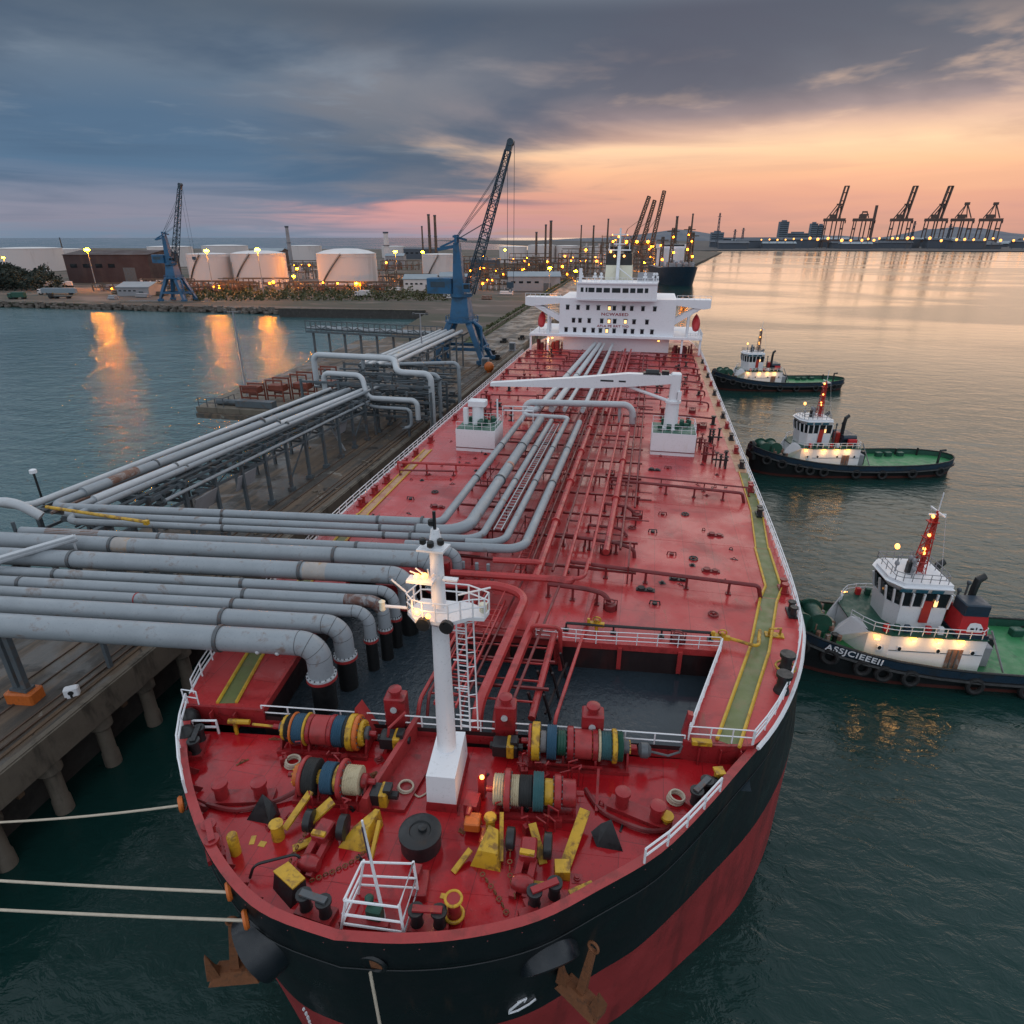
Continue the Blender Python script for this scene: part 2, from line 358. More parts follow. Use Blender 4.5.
def copy_tree(o, parent=None):
    c = o.copy(); COL.objects.link(c)
    if parent: c.parent = parent
    for ch in list(o.children): copy_tree(ch, c)
    return c
def bend(pts, rad, seg=6):          # polyline with rounded corners
    pts = [Vector(p) for p in pts]; out = [pts[0]]
    for i in range(1, len(pts) - 1):
        a, b, c = pts[i - 1], pts[i], pts[i + 1]
        u, v = (a - b), (c - b); t = min(rad, u.length * .49, v.length * .49)
        p, q = b + u.normalized() * t, b + v.normalized() * t
        ctr = None
        for k in range(seg + 1):
            f = k / seg
            # circular-ish arc for right angles
            th = f * math.pi / 2
            w1, w2 = 1 - math.sin(th), 1 - math.cos(th)
            out.append(b + (p - b) * w1 + (q - b) * w2)
    out.append(pts[-1]); return out
def crom(pts, n=4):
    P = [Vector(p) for p in pts]; o = []
    for i in range(len(P) - 1):
        a, b, c, d = P[max(i - 1, 0)], P[i], P[i + 1], P[min(i + 2, len(P) - 1)]
        for k in range(n):
            t = k / n
            o.append(.5 * ((2 * b) + (c - a) * t + (2 * a - 5 * b + 4 * c - d) * t * t + (3 * b - a - 3 * c + d) * t ** 3))
    o.append(P[-1]); return o
def resample(pts, step):
    P = [Vector(p) for p in pts]; d = [0]
    for i in range(1, len(P)): d.append(d[-1] + (P[i] - P[i - 1]).length)
    n = max(1, round(d[-1] / step)); o = []; j = 0
    for k in range(n + 1):
        t = d[-1] * k / n
        while j < len(P) - 2 and d[j + 1] < t: j += 1
        f = (t - d[j]) / max(d[j + 1] - d[j], 1e-9); o.append(P[j].lerp(P[j + 1], min(max(f, 0), 1)))
    return o
def railing(mb, pts, h=1.1, step=1.6, rails=(1.0, .55), r=.035):
    q = resample(pts, step)
    for p in q: mb.tube([p, p + Vector((0, 0, h))], r * 1.15, 5)
    for f in rails: mb.tube([p + Vector((0, 0, h * f)) for p in q], r, 5)
    return mb
def sag(a, b, s, n=14):
    a, b = Vector(a), Vector(b)
    return [a.lerp(b, i / n) - Vector((0, 0, s * 4 * (i / n) * (1 - i / n))) for i in range(n + 1)]
def lattice(mb, a, b, w0, w1, n, rm=.12, rb=.06, side=(1, 0, 0)):
    a, b = Vector(a), Vector(b); d = (b - a).normalized(); s1 = Vector(side); s1 = (s1 - d * s1.dot(d)).normalized(); s2 = d.cross(s1)
    cor = []
    for i in range(n + 1):
        f = i / n; c = a.lerp(b, f); wd = (w0 + (w1 - w0) * f) / 2
        cor.append([c + s1 * x * wd + s2 * y * wd for x, y in ((-1, -1), (1, -1), (1, 1), (-1, 1))])
    for k in range(4): mb.tube([cor[0][k], cor[n][k]], rm, 5)
    for i in range(n):
        for k in range(4):
            m = (k + 1) % 4
            p, q = (cor[i][k], cor[i + 1][m]) if (i + k) % 2 else (cor[i][m], cor[i + 1][k])
            mb.tube([p, q], rb, 4, False)
            mb.tube([cor[i + 1][k], cor[i + 1][m]], rb, 4, False)
    return mb
def text(name, s, size, loc, rot, m, parent, ext=.01, sx=1):
    cu = bpy.data.curves.new(name, 'FONT'); cu.body = s; cu.size = size; cu.extrude = ext; cu.align_x = 'CENTER'; cu.align_y = 'CENTER'; cu.space_character = 1.1; cu.offset = size * .018
    o = bpy.data.objects.new('tmp', cu); COL.objects.link(o)
    me = bpy.data.meshes.new_from_object(o.evaluated_get(bpy.context.evaluated_depsgraph_get()))
    bpy.data.objects.remove(o); me.name = name
    o = bpy.data.objects.new(name, me); COL.objects.link(o); me.materials.clear(); me.materials.append(m)
    o.parent = parent; o.location = Vector(loc) - ORG.get(parent.name, Vector((0, 0, 0))); o.rotation_euler = rot; o.scale = (sx, 1, 1)
    return o
def plight(loc, e, col=(1, .5, .18), r=.25, parent=None):
    l = bpy.data.lights.new('lamp_light', 'POINT'); l.energy = e; l.color = col; l.shadow_soft_size = r
    o = bpy.data.objects.new('lamp_light', l); COL.objects.link(o)
    if parent: o.parent = parent; o.location = Vector(loc) - ORG.get(parent.name, Vector((0, 0, 0)))
    else: o.location = loc
    return o

# ================================================================== SETTING
m = MB(); m.sheet([(-30000, -400), (30000, -400), (30000, 42000), (-30000, 42000)], 0)
kind(m.build('water', sea_m), 'structure')
# terminal ground on the left, with a stone revetment as its edge
gp = [(-2600, 366), (-128, 366), (-118, 300), (-108, 226), (-44, 226), (-44, 640), (-8, 672), (2, 900), (70, 1150), (200, 2100), (120, 2300), (-3200, 2300)]
m = MB(); m.prism(gp, -2, 3.2); kind(m.build('terminal_ground', ground_m), 'structure')
m = MB()
random.seed(3)
for i in range(900):
    x = random.uniform(-900, -130); s_ = random.uniform(1.2, 3)
    k = random.random(); m.box((x, 366 - 3.5 * k, 3.2 - 3.2 * k), (s_, s_ * .8, s_ * .7), random.uniform(0, 3), random.uniform(-.4, .4))
kind(m.build('revetment', mat('revetment_stone', (.13, .11, .095), .85, var=.5, scale=.3, dirt=(.04, .04, .035), amt=.7, dscale=.2)), 'stuff')
# jetty access road and green bank behind it
m = MB(); m.prism([(-62, 226.2), (-44.2, 226.2), (-44.2, 640), (-72, 640)], 3.2, 8.0); kind(m.build('road', jetty_m), 'structure')
m = MB(); m.prism([(-67, 228), (-62.2, 228), (-72.2, 640), (-80, 640)], 3.2, 8.3)
kind(m.build('grass_bank', mat('grass_verge', (.05, .075, .025), .9, var=.5, scale=.3, dirt=(.11, .09, .05), amt=.5, dscale=.3, bump=.15, bscale=2)), 'structure')
# far shore
m = MB(); m.prism([(150, 2360), (420, 2480), (1180, 2440), (1500, 2400), (4200, 2300), (9000, 9000), (-3000, 9000), (-500, 3200)], -2, 2.5)
kind(m.build('far_shore', mat('far_soil', (.05, .05, .055), .9, scale=.01)), 'structure')
m = MB(); random.seed(11)
hp = []; NX = 90
for j, (yy, hh) in enumerate(((8200, 0), (9400, 1), (11500, 0))):
    for i in range(NX + 1):
        x = -1500 + i * 160
        z = hh * (70 + 45 * math.sin(i * .23) + 35 * math.sin(i * .61 + 1) + 20 * random.random()) * min(1, i / 12)
        hp.append((x, yy, max(z, 0) + 1))
m.add(hp, [(j * (NX + 1) + i, j * (NX + 1) + i + 1, (j + 1) * (NX + 1) + i + 1, (j + 1) * (NX + 1) + i) for j in range(2) for i in range(NX)])
kind(m.build('hills', hill_m), 'structure')

# ================================================================== TANKER
ship = thing('oil_tanker', 'huge red decked oil tanker with black bow and white bridge, moored beside the jetty', 'tanker', (-8, 60, 0))
ZD, ZF = 17.5, 16.2
right = crom([(-10.6, 14.45, 0), (-7.8, 14.9, 0), (-5.1, 15.7, 0), (-2.4, 17, 0), (0, 18.9, 0), (2.7, 21.3, 0), (4.9, 24.2, 0), (6.9, 27.2, 0), (9.4, 31.1, 0), (11.3, 35.2, 0), (12.6, 39.3, 0), (13.4, 44, 0), (13.75, 55, 0), (13.8, 75, 0), (13.8, 120, 0), (13.8, 162, 0), (13.4, 172, 0), (12, 184, 0), (9, 194, 0)], 4)
left = crom([(-10.6, 14.45, 0), (-13.7, 14.75, 0), (-15.9, 15.5, 0), (-18.3, 16.9, 0), (-20.6, 18.7, 0), (-22.9, 20.9, 0), (-24.7, 23.1, 0), (-26.5, 26.5, 0), (-27.6, 30.3, 0), (-28.5, 36, 0), (-29.2, 43, 0), (-29.7, 55, 0), (-29.8, 75, 0), (-29.8, 120, 0), (-29.8, 162, 0), (-29.4, 172, 0), (-28, 184, 0), (-25, 194, 0)], 4)
ring = [p for p in reversed(left[1:])] + right           # port quarter round the bow to starboard quarter
def inset(rg, d):
    n = len(rg); o = []
    for i, p in enumerate(rg):
        t = (rg[min(i + 1, n - 1)] - rg[max(i - 1, 0)]).normalized()
        nrm = Vector((-t.y, t.x, 0)); o.append(p + nrm * (d(p) if callable(d) else d))
    return o
ff = lambda k, y: (k if y < 32 else min(k, 1.05)) * max(-.9, min(1, (32 - y) / 12))
fl = lambda k: (lambda p: ff(k, p.y))
levels = [(17.3, fl(0)), (16.4, fl(.06)), (13, fl(.45)), (8.6, fl(1.05))]
lower = [(8.6, fl(1.05)), (5, fl(1.6)), (0, fl(2.3)), (-2.5, fl(2.9))]
def loft(levels):
    m = MB(); n = len(ring)
    for z, d in levels: m.v += [(p.x, p.y, z) for p in inset(ring, d)]
    for k in range(len(levels) - 1):
        for i in range(n - 1): m.f.append((k * n + i, k * n + i + 1, (k + 1) * n + i + 1, (k + 1) * n + i)); m.mi.append(0)
        m.f.append((k * n + n - 1, k * n, (k + 1) * n, (k + 1) * n + n - 1)); m.mi.append(0)
    return m
loft(levels).build('hull', hull_black, ship)
loft(lower).build('boot_topping', hull_red, ship)
m = MB(); m.tube([(p.x, p.y, 15.3) for p in inset(ring, fl(.11)) if p.y < 60], .035, 5); m.build('hull_strake', hull_black, ship)
def wallY(x): return 28.3 + .11 * x
# gunwale round the forecastle, its inner plate and stays
iw = [p for p in ring if p.y < 29.2]
inn = inset(ring, .45)
gi = [i for i, p in enumerate(ring) if p.y < wallY(p.x) + 1.2]
m = MB(); n = len(gi)
for i in gi: m.v += [(ring[i].x, ring[i].y, 17.3), (inn[i].x, inn[i].y, 17.3), (inn[i].x, inn[i].y, 17.1), (ring[i].x, ring[i].y, 17.31)]
for k in range(n - 1):
    a = k * 4; b = a + 4
    m.f += [(a, b, b + 1, a + 1), (a + 1, b + 1, b + 2, a + 2)]; m.mi += [0, 0]
m.build('gunwale', rim_red, ship)
m = MB(); in2 = inset(ring, .12)
for i in gi: m.v += [(in2[i].x, in2[i].y, 17.15), (in2[i].x, in2[i].y, ZF - .05)]
for k in range(n - 1): m.f.append((k * 2, k * 2 + 2, k * 2 + 3, k * 2 + 1)); m.mi.append(0)
for k in range(1, n, 2):
    i = gi[k]; p, q = in2[i], inset(ring, .75)[i]
    m.beam((p.x, p.y, 16.95), (q.x, q.y, 16.25), .05, .3)
m.build('bulwark', pipe_dark, ship)
# forecastle deck, main deck pieces round the flooded well
fo = [(p.x, p.y) for p in inset(ring, .1) if p.y < wallY(p.x)]
m = MB(); m.sheet(fo, ZF); m.build('forecastle_deck', fore_red, ship)
def wL(y): return -21.2 - (y - 26) * .12
def wR(y): return 4.2 + (y - 28.6) * .28
def side(pts, y0, y1): return [(p.x, p.y) for p in pts if y0 < p.y < y1]
def xat(pts, y):
    for a, b in zip(pts, pts[1:]):
        if a.y <= y <= b.y and b.y > a.y: return a.x + (b.x - a.x) * (y - a.y) / (b.y - a.y)
m = MB()
lx = -26.2
m.sheet([(lx, wallY(lx))] + side(left, wallY(lx) + .3, 43.4) + [(xat(left, 43.4), 43.4), (wL(43.4), 43.4), (wL(26), 26)], ZD)
rx = 7.9
m.sheet([(4.2, 28.75), (rx, wallY(rx))] + side(right, wallY(rx) + .3, 38) + [(xat(right, 38), 38), (wR(38), 38)], ZD)
m.sheet([(-12.5, 36.2), (wR(38), 38), (xat(right, 38), 38)] + side(right, 38.2, 43.2) + [(xat(right, 43.4), 43.4), (-12.5, 43.4)], ZD)
m.sheet([(xat(left, 43.4), 43.4), (-12.5, 43.4), (xat(right, 43.4), 43.4)] + side(right, 43.6, 195) + [p for p in reversed(side(left, 43.6, 195))], ZD)
m.build('main_deck', deck_red, ship)
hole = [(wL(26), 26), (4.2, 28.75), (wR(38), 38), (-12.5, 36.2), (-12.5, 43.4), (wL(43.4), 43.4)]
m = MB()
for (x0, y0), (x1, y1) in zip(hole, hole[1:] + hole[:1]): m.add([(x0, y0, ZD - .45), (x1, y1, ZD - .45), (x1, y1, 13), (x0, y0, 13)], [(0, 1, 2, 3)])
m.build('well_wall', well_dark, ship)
m = MB()
for (x0, y0), (x1, y1) in list(zip(hole, hole[1:] + hole[:1]))[1:]: m.beam((x0, y0, ZD - .22), (x1, y1, ZD - .22), .22, .5)
for x in (-8, -4.5, 0, 4.2): m.box((x, 36.55 + (x + 8) * .085, 16.4), (.3, .3, 1.8))
m.build('well_coaming', pipe_red, ship)
m = MB(); m.sheet([(-23.4, 25), (8, 28), (8, 39), (-12, 39), (-12, 44), (-23.6, 44)], 15.2)
kind(m.build('well_water', well_m), 'structure')
bpy.data.objects['well_water'].name = 'water.001'
# break bulkhead between forecastle and main deck
def wallp(x0, x1, z0, z1, bulge=0):
    m = MB(); k = 8; pts = [(x0 + (x1 - x0) * i / k, wallY(x0 + (x1 - x0) * i / k) - bulge * math.sin(math.pi * i / k)) for i in range(k + 1)]
    for a, b in zip(pts, pts[1:]): m.beam((a[0], a[1], (z0 + z1) / 2), (b[0], b[1], (z0 + z1) / 2), .18, z1 - z0)
    return m
wallp(-26.2, -21.0, ZF, 17.56).build('break_bulkhead', gear_red, ship)
wallp(4.0, 7.9, ZF, 17.56, .2).build('break_bulkhead', gear_red, ship)
wallp(-21.0, 4.0, ZF, 16.75).build('well_sill', gear_red, ship)
m = MB()
for x in (-25.6, -24.2, -22.7, 4.9, 6.1, 7.2): m.box((x, wallY(x) - .3, 16.8), (.07, .4, 1.2), .11)
m.build('bulkhead_stiffener', gear_red, ship)
# hull rails
m = MB(); railing(m, [(x, wallY(x) + .1, 16.75) for x in (-21.2, -14, -9.6)], 1.05, 1.6, (1, .5), .045); m.build('railing', white_p, ship)
m = MB(); railing(m, [(x, wallY(x) + .1, 16.75) for x in (-9.4, -2, 4.1)], 1.05, 1.6, (1, .5), .045); m.build('railing', white_p, ship)
m = MB(); railing(m, [(4.3, 28.9, ZD), (wR(37.9) + .1, 37.9, ZD)], 1.1, 1.3, (1, .66, .33), .05); m.build('railing', white_p, ship)
m = MB(); railing(m, [(wR(38), 38.1, ZD), (-2, 37.0, ZD), (-6, 36.8, ZD)], 1.05, 1.5, (1, .66, .33), .03); m.build('railing', white_p, ship)
m = MB(); railing(m, [(4.3, 28.8, ZD), (7.9, 29.2, ZD)], 1.05, 1.3, (1, .5), .04); m.build('railing', white_p, ship); m = MB()
railing(m, [(-26.2, 25.6, ZD), (-25.2, 25.6, ZD)], 1.05, 1, (1, .5), .04); m.build('railing', white_p, ship)
rr = [Vector((p.x - .25, p.y, ZD)) for p in inset(right, .1) if 28.5 < p.y < 176]
m = MB(); railing(m, rr, 1.1, 1.7, (1, .66, .33), .045); m.build('railing', white_p, ship)
ll = [Vector((p.x + .25, p.y, ZD)) for p in left if 26 < p.y < 158]
m = MB(); railing(m, ll, 1.1, 1.7, (1, .66, .33), .045); m.build('railing', white_p, ship)
rb = [Vector((p.x - .1, p.y, 17.3)) for p in right if 20.6 < p.y < 26.3]
m = MB(); railing(m, rb, .95, 1.5, (1, .5), .055); m.build('railing', white_p, ship)
lb = [Vector((p.x + .1, p.y, 17.3)) for p in left if 19.4 < p.y < 26]
m = MB(); railing(m, lb, .95, 1.7, (1, .5), .06); m.build('railing', white_p, ship)
# a thin weld line below the rim and the ship's side white sheer strake top
m = MB(); m.tube([(p.x, p.y, 17.42) for p in right if p.y > 28.6], .13, 5); m.build('sheer_rail', white_p, ship)
m = MB(); m.tube([(p.x, p.y, 17.42) for p in left if p.y > 26], .12, 5); m.build('sheer_rail', white_p, ship)
# green walkways with yellow edges
def strip(mb, a, b, wd, z):
    a, b = [Vector(q) for q in a], [Vector(q) for q in b]
    vs = []; 
    for p, q in zip(a, b): vs += [(p.x, p.y, z), (q.x, q.y, z)]
    return mb.add(vs, [(2 * i, 2 * i + 1, 2 * i + 3, 2 * i + 2) for i in range(len(a) - 1)])
def walk(c, hw):
    a, b = [], []
    for i, p in enumerate(c):
        p = Vector(p); t = (Vector(c[min(i + 1, len(c) - 1)]) - Vector(c[max(i - 1, 0)])).normalized(); nn = Vector((-t.y, t.x, 0)); a.append(p + nn * hw); b.append(p - nn * hw)
    return a, b
V3 = lambda l: [(x, y, 0) for x, y in l]
cr = V3([(6.5, 29), (9.6, 38.7), (11.25, 45.6), (12.0, 47.8), (12.15, 55)])
cr2 = V3([(12.15, 55), (12.9, 64), (13.1, 76)]); cr3 = V3([(13.0, 76.1), (12.9, 110), (12.6, 158)])
cl = V3([(-23.6, 26.1), (-24.65, 30.5), (-26.3, 40), (-27.4, 54.5)]); cl2 = V3([(-27.4, 54.5), (-27.8, 76.5)])
for c, hw, mm in ((cr, .62, walk_green), (cr2, .55, walk_green), (cl, .58, walk_green), (cl2, .5, tan_walk), (cr3, .75, tan_walk)):
    a, b = walk(c, hw); mb = MB(); strip(mb, a, b, 0, ZD + .008); mb.build('walkway', mm, ship)
    if c is cr3: continue
    mb = MB()
    for e in (a, b): mb.tube([(p.x, p.y, ZD + .07) for p in e], .11 if c in (cr, cl) else .085, 5)
    mb.build('walkway_edge', yell_line, ship)
# deck seams: low weld beads across the plating
m = MB(); random.seed(5)
for y in range(46, 158, 9): m.beam((-29, y, ZD + .004), (13, y, ZD + .004), .05, .012)
for x in (-24, -19.5, 3, 7, 10.5): m.beam((x, 44, ZD + .004), (x, 158, ZD + .004), .05, .012)
m.build('weld_seam', deck_red, ship)
m = MB()
for y in (17.6, 20.4, 23.6): m.beam((-19 + (20 - y), y - .6, ZF + .004), (1 + (y - 20), y + 1.2, ZF + .004), .04, .012)
for x in (-18, -14, -6, -2): m.beam((x, 18.6, ZF + .004), (x, 25, ZF + .004), .04, .012)
m.build('weld_seam', fore_red, ship)

# ---- central pipe deck
def rpipe(pts, r, mm=pipe_red, rad=.9, posts=0, n=8, name='deck_pipe', flange=0):
    mb = MB(); q = bend(pts, rad, 5) if len(pts) > 2 else [Vector(p) for p in pts]; mb.tube(q, r, n)
    if posts:
        for p in resample(pts, posts)[0:]:
            if p.z > ZD + .3:
                mb.tube([(p.x, p.y, ZD), (p.x, p.y, p.z)], min(.11, r * .7), 5); mb.box((p.x, p.y, ZD + .05), (.4, .4, .1))
    if flange:
        for p, t in zip(resample(pts, flange)[1:-1], range(99)):
            i = resample(pts, flange); d = (i[2] - i[1]).normalized(); mb.cyl(p - d * .08, p + d * .08, r * 1.5, n)
    return mb.build(name, mm, ship)
# long red cargo lines
for x, r, z, y0, y1, mm in ((-7.1, .34, 18.9, 43, 152, pipe_red), (-4.9, .17, 18.8, 43.6, 150, pipe_red), (-3.1, .14, 18.9, 46, 104, pipe_red), (-1.9, .30, 18.7, 49, 86, pipe_red), (-5.9, .12, 19.1, 44, 154, pipe_dark), (-8.0, .14, 18.6, 46, 120, pipe_dark),
                             (-9.6, .16, 18.5, 50, 156, pipe_dark), (-11.8, .14, 18.5, 52, 156, pipe_dark), (-.7, .12, 18.6, 50, 150, pipe_dark), (.3, .1, 18.5, 60, 140, pipe_dark), (-5.3, .26, 18.9, 96, 157, pipe_red), (-3.9, .2, 18.9, 100, 157, pipe_red), (-15.8, .12, 18.4, 55, 158, pipe_dark), (-13.8, .12, 18.3, 56, 158, pipe_dark)):
    rpipe([(x, y0, z), (x + .5, y1, z)], r, mm, flange=11 if r > .25 else 0)
# steel frames carrying the lines
for k in range(20):
    y = 46.5 + k * 5.6; m = MB()
    m.beam((-18.3, y, 18.25), (.8, y + .1, 18.25), .22, .2)
    for x in (-18, -13.4, -8.6, -4, .5): m.beam((x, y, ZD), (x, y, 18.3), .16, .16)
    m.build('pipe_support', pipe_dark, ship)
m = MB(); random.seed(9)
for k in range(120):
    y = random.uniform(45, 157); x = random.uniform(-18, 1); l = random.uniform(.8, 3.5); z = ZD + random.uniform(.25, 1.5)
    if random.random() < .6: m.tube([(x, y, z), (min(x + l, 2), y, z)], random.uniform(.05, .11), 5)
    else: m.tube([(x, y, z), (x, y + l * 2, z)], random.uniform(.05, .1), 5)
    m.tube([(x, y, ZD), (x, y, z + .2)], .06, 5)
kind(m.build('small_bore_piping', pipe_dark, ship), 'stuff')
# catwalk between the lines
def catwalk(x, y0, y1, z, wd):
    mb = MB()
    for s_ in (-1, 1): mb.beam((x + s_ * wd / 2, y0, z), (x + .35 + s_ * wd / 2, y1, z), .12, .22)
    k = int((y1 - y0) / .75)
    for i in range(k): y = y0 + (i + .5) * .75; mb.beam((x - wd / 2 + .35 * i / k, y, z), (x + wd / 2 + .35 * i / k, y, z), .07, .07)
    return mb.build('catwalk', pipe_red, ship)
catwalk(-10.1, 28.2, 40.5, 18.0, 1.35)
catwalk(-8.9, 44, 100, 18.3, .8)
# pipes crossing the flooded well to the forecastle
rpipe([(-8.1, 28.0, 16.6), (-8.1, 28.5, 18.1), (-7.4, 40.6, 18.6), (-9.5, 41.2, 18.9), (-14, 40.6, 18.9)], .36, rad=1.1)
rpipe([(-6.9, 28.2, 16.6), (-6.9, 28.9, 18.0), (-6.3, 38.6, 18.3)], .32, rad=.8)
rpipe([(-4.9, 29.0, 17.2), (-4.7, 37.2, 18.0)], .24)
rpipe([(-14, 42.2, 19), (-5.6, 42.9, 19), (-4.4, 43, 18.8), (-4.2, 43.6, 18.8)], .3, rad=.5)
rpipe([(-11, 44.5, 19.3), (-7.1, 44.9, 19.3), (-7.1, 45.4, 18.2)], .26, rad=.4)
rpipe([(-3.2, 47, 18.9), (-3.3, 43.6, 18.9), (-7, 42.8, 19.1)], .17, rad=.8)
rpipe([(-6.2, 36.6, 17.6), (-6.2, 36.2, 19.0), (-4.2, 36.3, 19.0), (-4.1, 36.3, 15.4)], .16, rad=.4)
m = MB()
for y in (30.6, 33.4, 36): m.beam((-11.2, y, 17.75), (-4.2, y + .6, 17.75), .16, .16)
m.build('pipe_support', pipe_dark, ship)
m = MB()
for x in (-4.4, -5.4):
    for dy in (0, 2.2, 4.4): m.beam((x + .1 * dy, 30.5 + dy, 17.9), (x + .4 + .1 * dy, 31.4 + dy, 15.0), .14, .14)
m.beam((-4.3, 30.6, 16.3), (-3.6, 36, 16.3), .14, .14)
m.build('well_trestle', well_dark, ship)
# transverse lines on the starboard tank deck
rpipe([(-5, 46.8, 18.6), (3, 46.3, 18.6), (10.4, 45.9, 18.6), (10.7, 45.9, 17.5)], .17, pipe_dark, .3, 3.2)
rpipe([(-2.5, 67.3, 18.6), (5, 66.7, 18.6), (11.6, 66.1, 18.6), (11.9, 66.1, 17.5)], .17, pipe_dark, .3, 3.2)
rpipe([(-1.7, 69.4, 18.5), (12.6, 68.2, 18.5)], .1, pipe_dark, .3, 5)
rpipe([(-6, 42.6, 18.7), (-2.6, 42.4, 18.7), (-1.3, 42, 18.6), (-1, 41.8, 17.5)], .2, pipe_dark, .9, 2)
rpipe([(-6, 51.8, 18.6), (-1, 51.2, 18.6), (.5, 50.9, 18.3), (.6, 50.8, 17.5)], .17, pipe_dark, .9, 2.2)
rpipe([(-2.8, 60.6, 18.4), (-.2, 60.2, 18.4), (.5, 59.6, 17.6)], .16, pipe_dark, .6, 2)
rpipe([(-4, 55.2, 18.3), (-.8, 55, 18.3), (-.2, 54.8, 17.6)], .15, pipe_dark, .5, 2)
rpipe([(-29, 68.5, 18.4), (-18, 69.5, 18.4)], .17, pipe_red, .3, 3.2)
rpipe([(-28, 66.6, 18.1), (-21.5, 67.6, 18.1)], .12, pipe_dark, .3, 3.2)
random.seed(21)
for y in (98, 108, 117, 124, 131, 138, 145, 150, 155):
    rpipe([(-1, y + .4, 18.5), (random.uniform(7, 11), y, 18.5), (11.2, y, 18.3), (11.3, y, 17.5)], .14, pipe_dark, .3, 4)
    rpipe([(-28, y - 2, 18.4), (-18, y - 1.4, 18.4)], .14, pipe_dark, .3, 4)
# pipe and yellow valve row along the aft lip of the well
rpipe([(-4, 38.3, 18.1), (6.3, 39.2, 18.1)], .11, black_met, .3, 3)
rpipe([(6.3, 39.2, 18.1), (9.4, 38.3, 18.0), (9.8, 40.4, 18.0)], .12, yellow, .4)
for x, y in ((-1.8, 38.6), (7.0, 38.8)):
    m = MB(); m.torus((x, y, 18.5), (0, 1, .3), .28, .05); m.cyl((x, y, 17.5), (x, y, 18.5), .13); m.box((x, y, 18.1), (1.1, .3, .3)); m.cyl((x - .6, y, 17.9), (x - .6, y, 18.5), .11); m.build('valve', yellow, ship)
for x, y in ((-1, 41.7), (.6, 59.5), (-2, 51), (-2.9, 71), (4.0, 38.4), (9.5, 95), (8.4, 104)):
    m = MB(); m.cyl((x, y, ZD), (x, y, ZD + .5), .45, 12); m.torus((x, y, ZD + .75), (0, 0, 1), .33, .06, 12, 6); m.tube([(x - .5, y, ZD), (x - .5, y, ZD + .9), (x + .5, y, ZD + .9), (x + .5, y, ZD)], .06, 5); m.build('tank_valve', pipe_dark, ship)
# tank hatches, vents and small fittings scattered on the tank deck
fit = [(1.5, 45.2), (3.9, 52), (5.8, 51.6), (7.0, 49.6), (2.2, 56.5), (.2, 57), (4.2, 47.5), (3.2, 61), (5.5, 61.5), (8, 57), (2.4, 43.2), (6.8, 42.6), (2.2, 74.6), (4, 75.6), (-22, 62), (-20.5, 58), (-24, 59.5), (-21, 72)]
for k, (x, y) in enumerate(fit):
    m = MB()
    if k % 3 == 0: m.cyl((x - .2, y, ZD), (x - .2, y, ZD + .28), .3, 10); m.cyl((x + .5, y, ZD), (x + .5, y, ZD + .22), .24, 10); m.box((x + .15, y, ZD + .06), (1.5, .5, .1))
    elif k % 3 == 1: m.tube([(x - .4, y, ZD), (x - .35, y, ZD + .3), (x + .35, y, ZD + .3), (x + .4, y, ZD)], .06, 5); m.cyl((x, y, ZD), (x, y, ZD + .16), .2, 8)
    else: m.torus((x, y, ZD + .1), (0, 0, 1), .35, .07, 12, 6); m.cyl((x, y, ZD), (x, y, ZD + .2), .1, 8)
    m.build('deck_fitting', pipe_dark if k % 2 else black_met, ship)
random.seed(17)
for k in range(64):
    sx = random.random() < .62
    x = random.uniform(2.5, 11.2) if sx else random.uniform(-28.5, -19); y = random.uniform(92, 158)
    h = random.uniform(.35, 1.5); m = MB()
    m.cyl((x, y, ZD), (x, y, ZD + h), random.uniform(.1, .3), 8); m.cyl((x, y, ZD + h), (x, y, ZD + h + .2), random.uniform(.25, .45), 8); m.box((x, y, ZD + .06), (.9, .6, .1))
    m.build('vent_post', random.choice([pipe_dark, gear_red, black_met, pipe_dark]), ship)
for k, y in enumerate((44, 47.5, 63, 70, 78, 84, 90, 96, 102, 110, 118, 126, 134, 142, 150)):
    x = 13.05 if y > 60 else 12.7; m = MB()
    m.box((x, y, ZD + .08), (.7, 1.5, .14))
    for s_ in (-.4, .4): m.lathe([(.24, 0), (.22, .1), (.2, .7), (.3, .75), (.3, .88)], (x, y + s_, ZD), 12)
    m.build('bollard', gear_red if k % 2 else black_met, ship)
for k, y in enumerate((57, 60.5, 64, 70, 74, 80, 92, 104, 116, 130, 144)):
    m = MB(); x = -28.6
    m.box((x, y, ZD + .08), (.7, 1.5, .14))
    for s_ in (-.4, .4): m.lathe([(.24, 0), (.22, .1), (.2, .7), (.3, .75), (.3, .88)], (x, y + s_, ZD), 12)
    m.build('bollard', gear_red, ship)
# black fairleads on the starboard side by the well
for x, y in ((10.3, 34.4), (10.9, 36.6)):
    m = MB(); m.lathe([(.5, 0), (.45, .25), (.36, .4), (.36, 1.1), (.5, 1.15), (.5, 1.4)], (x, y, ZD), 14)
    o = m.build('bollard', black_met, ship)
m = MB(); m.torus((10.9, 36.6, ZD + .35), (0, 0, 1), .62, .08); m.build('bollard_ring', yellow, ship)
m = MB(); m.tube([(10.5, 40.6, ZD), (10.5, 40.6, ZD + .6), (11.3, 40.8, ZD + .6), (11.3, 40.8, ZD)], .09, 6); m.box((10.9, 40.7, ZD + .06), (1.3, .6, .1)); m.build('pipe_stand', yellow, ship)
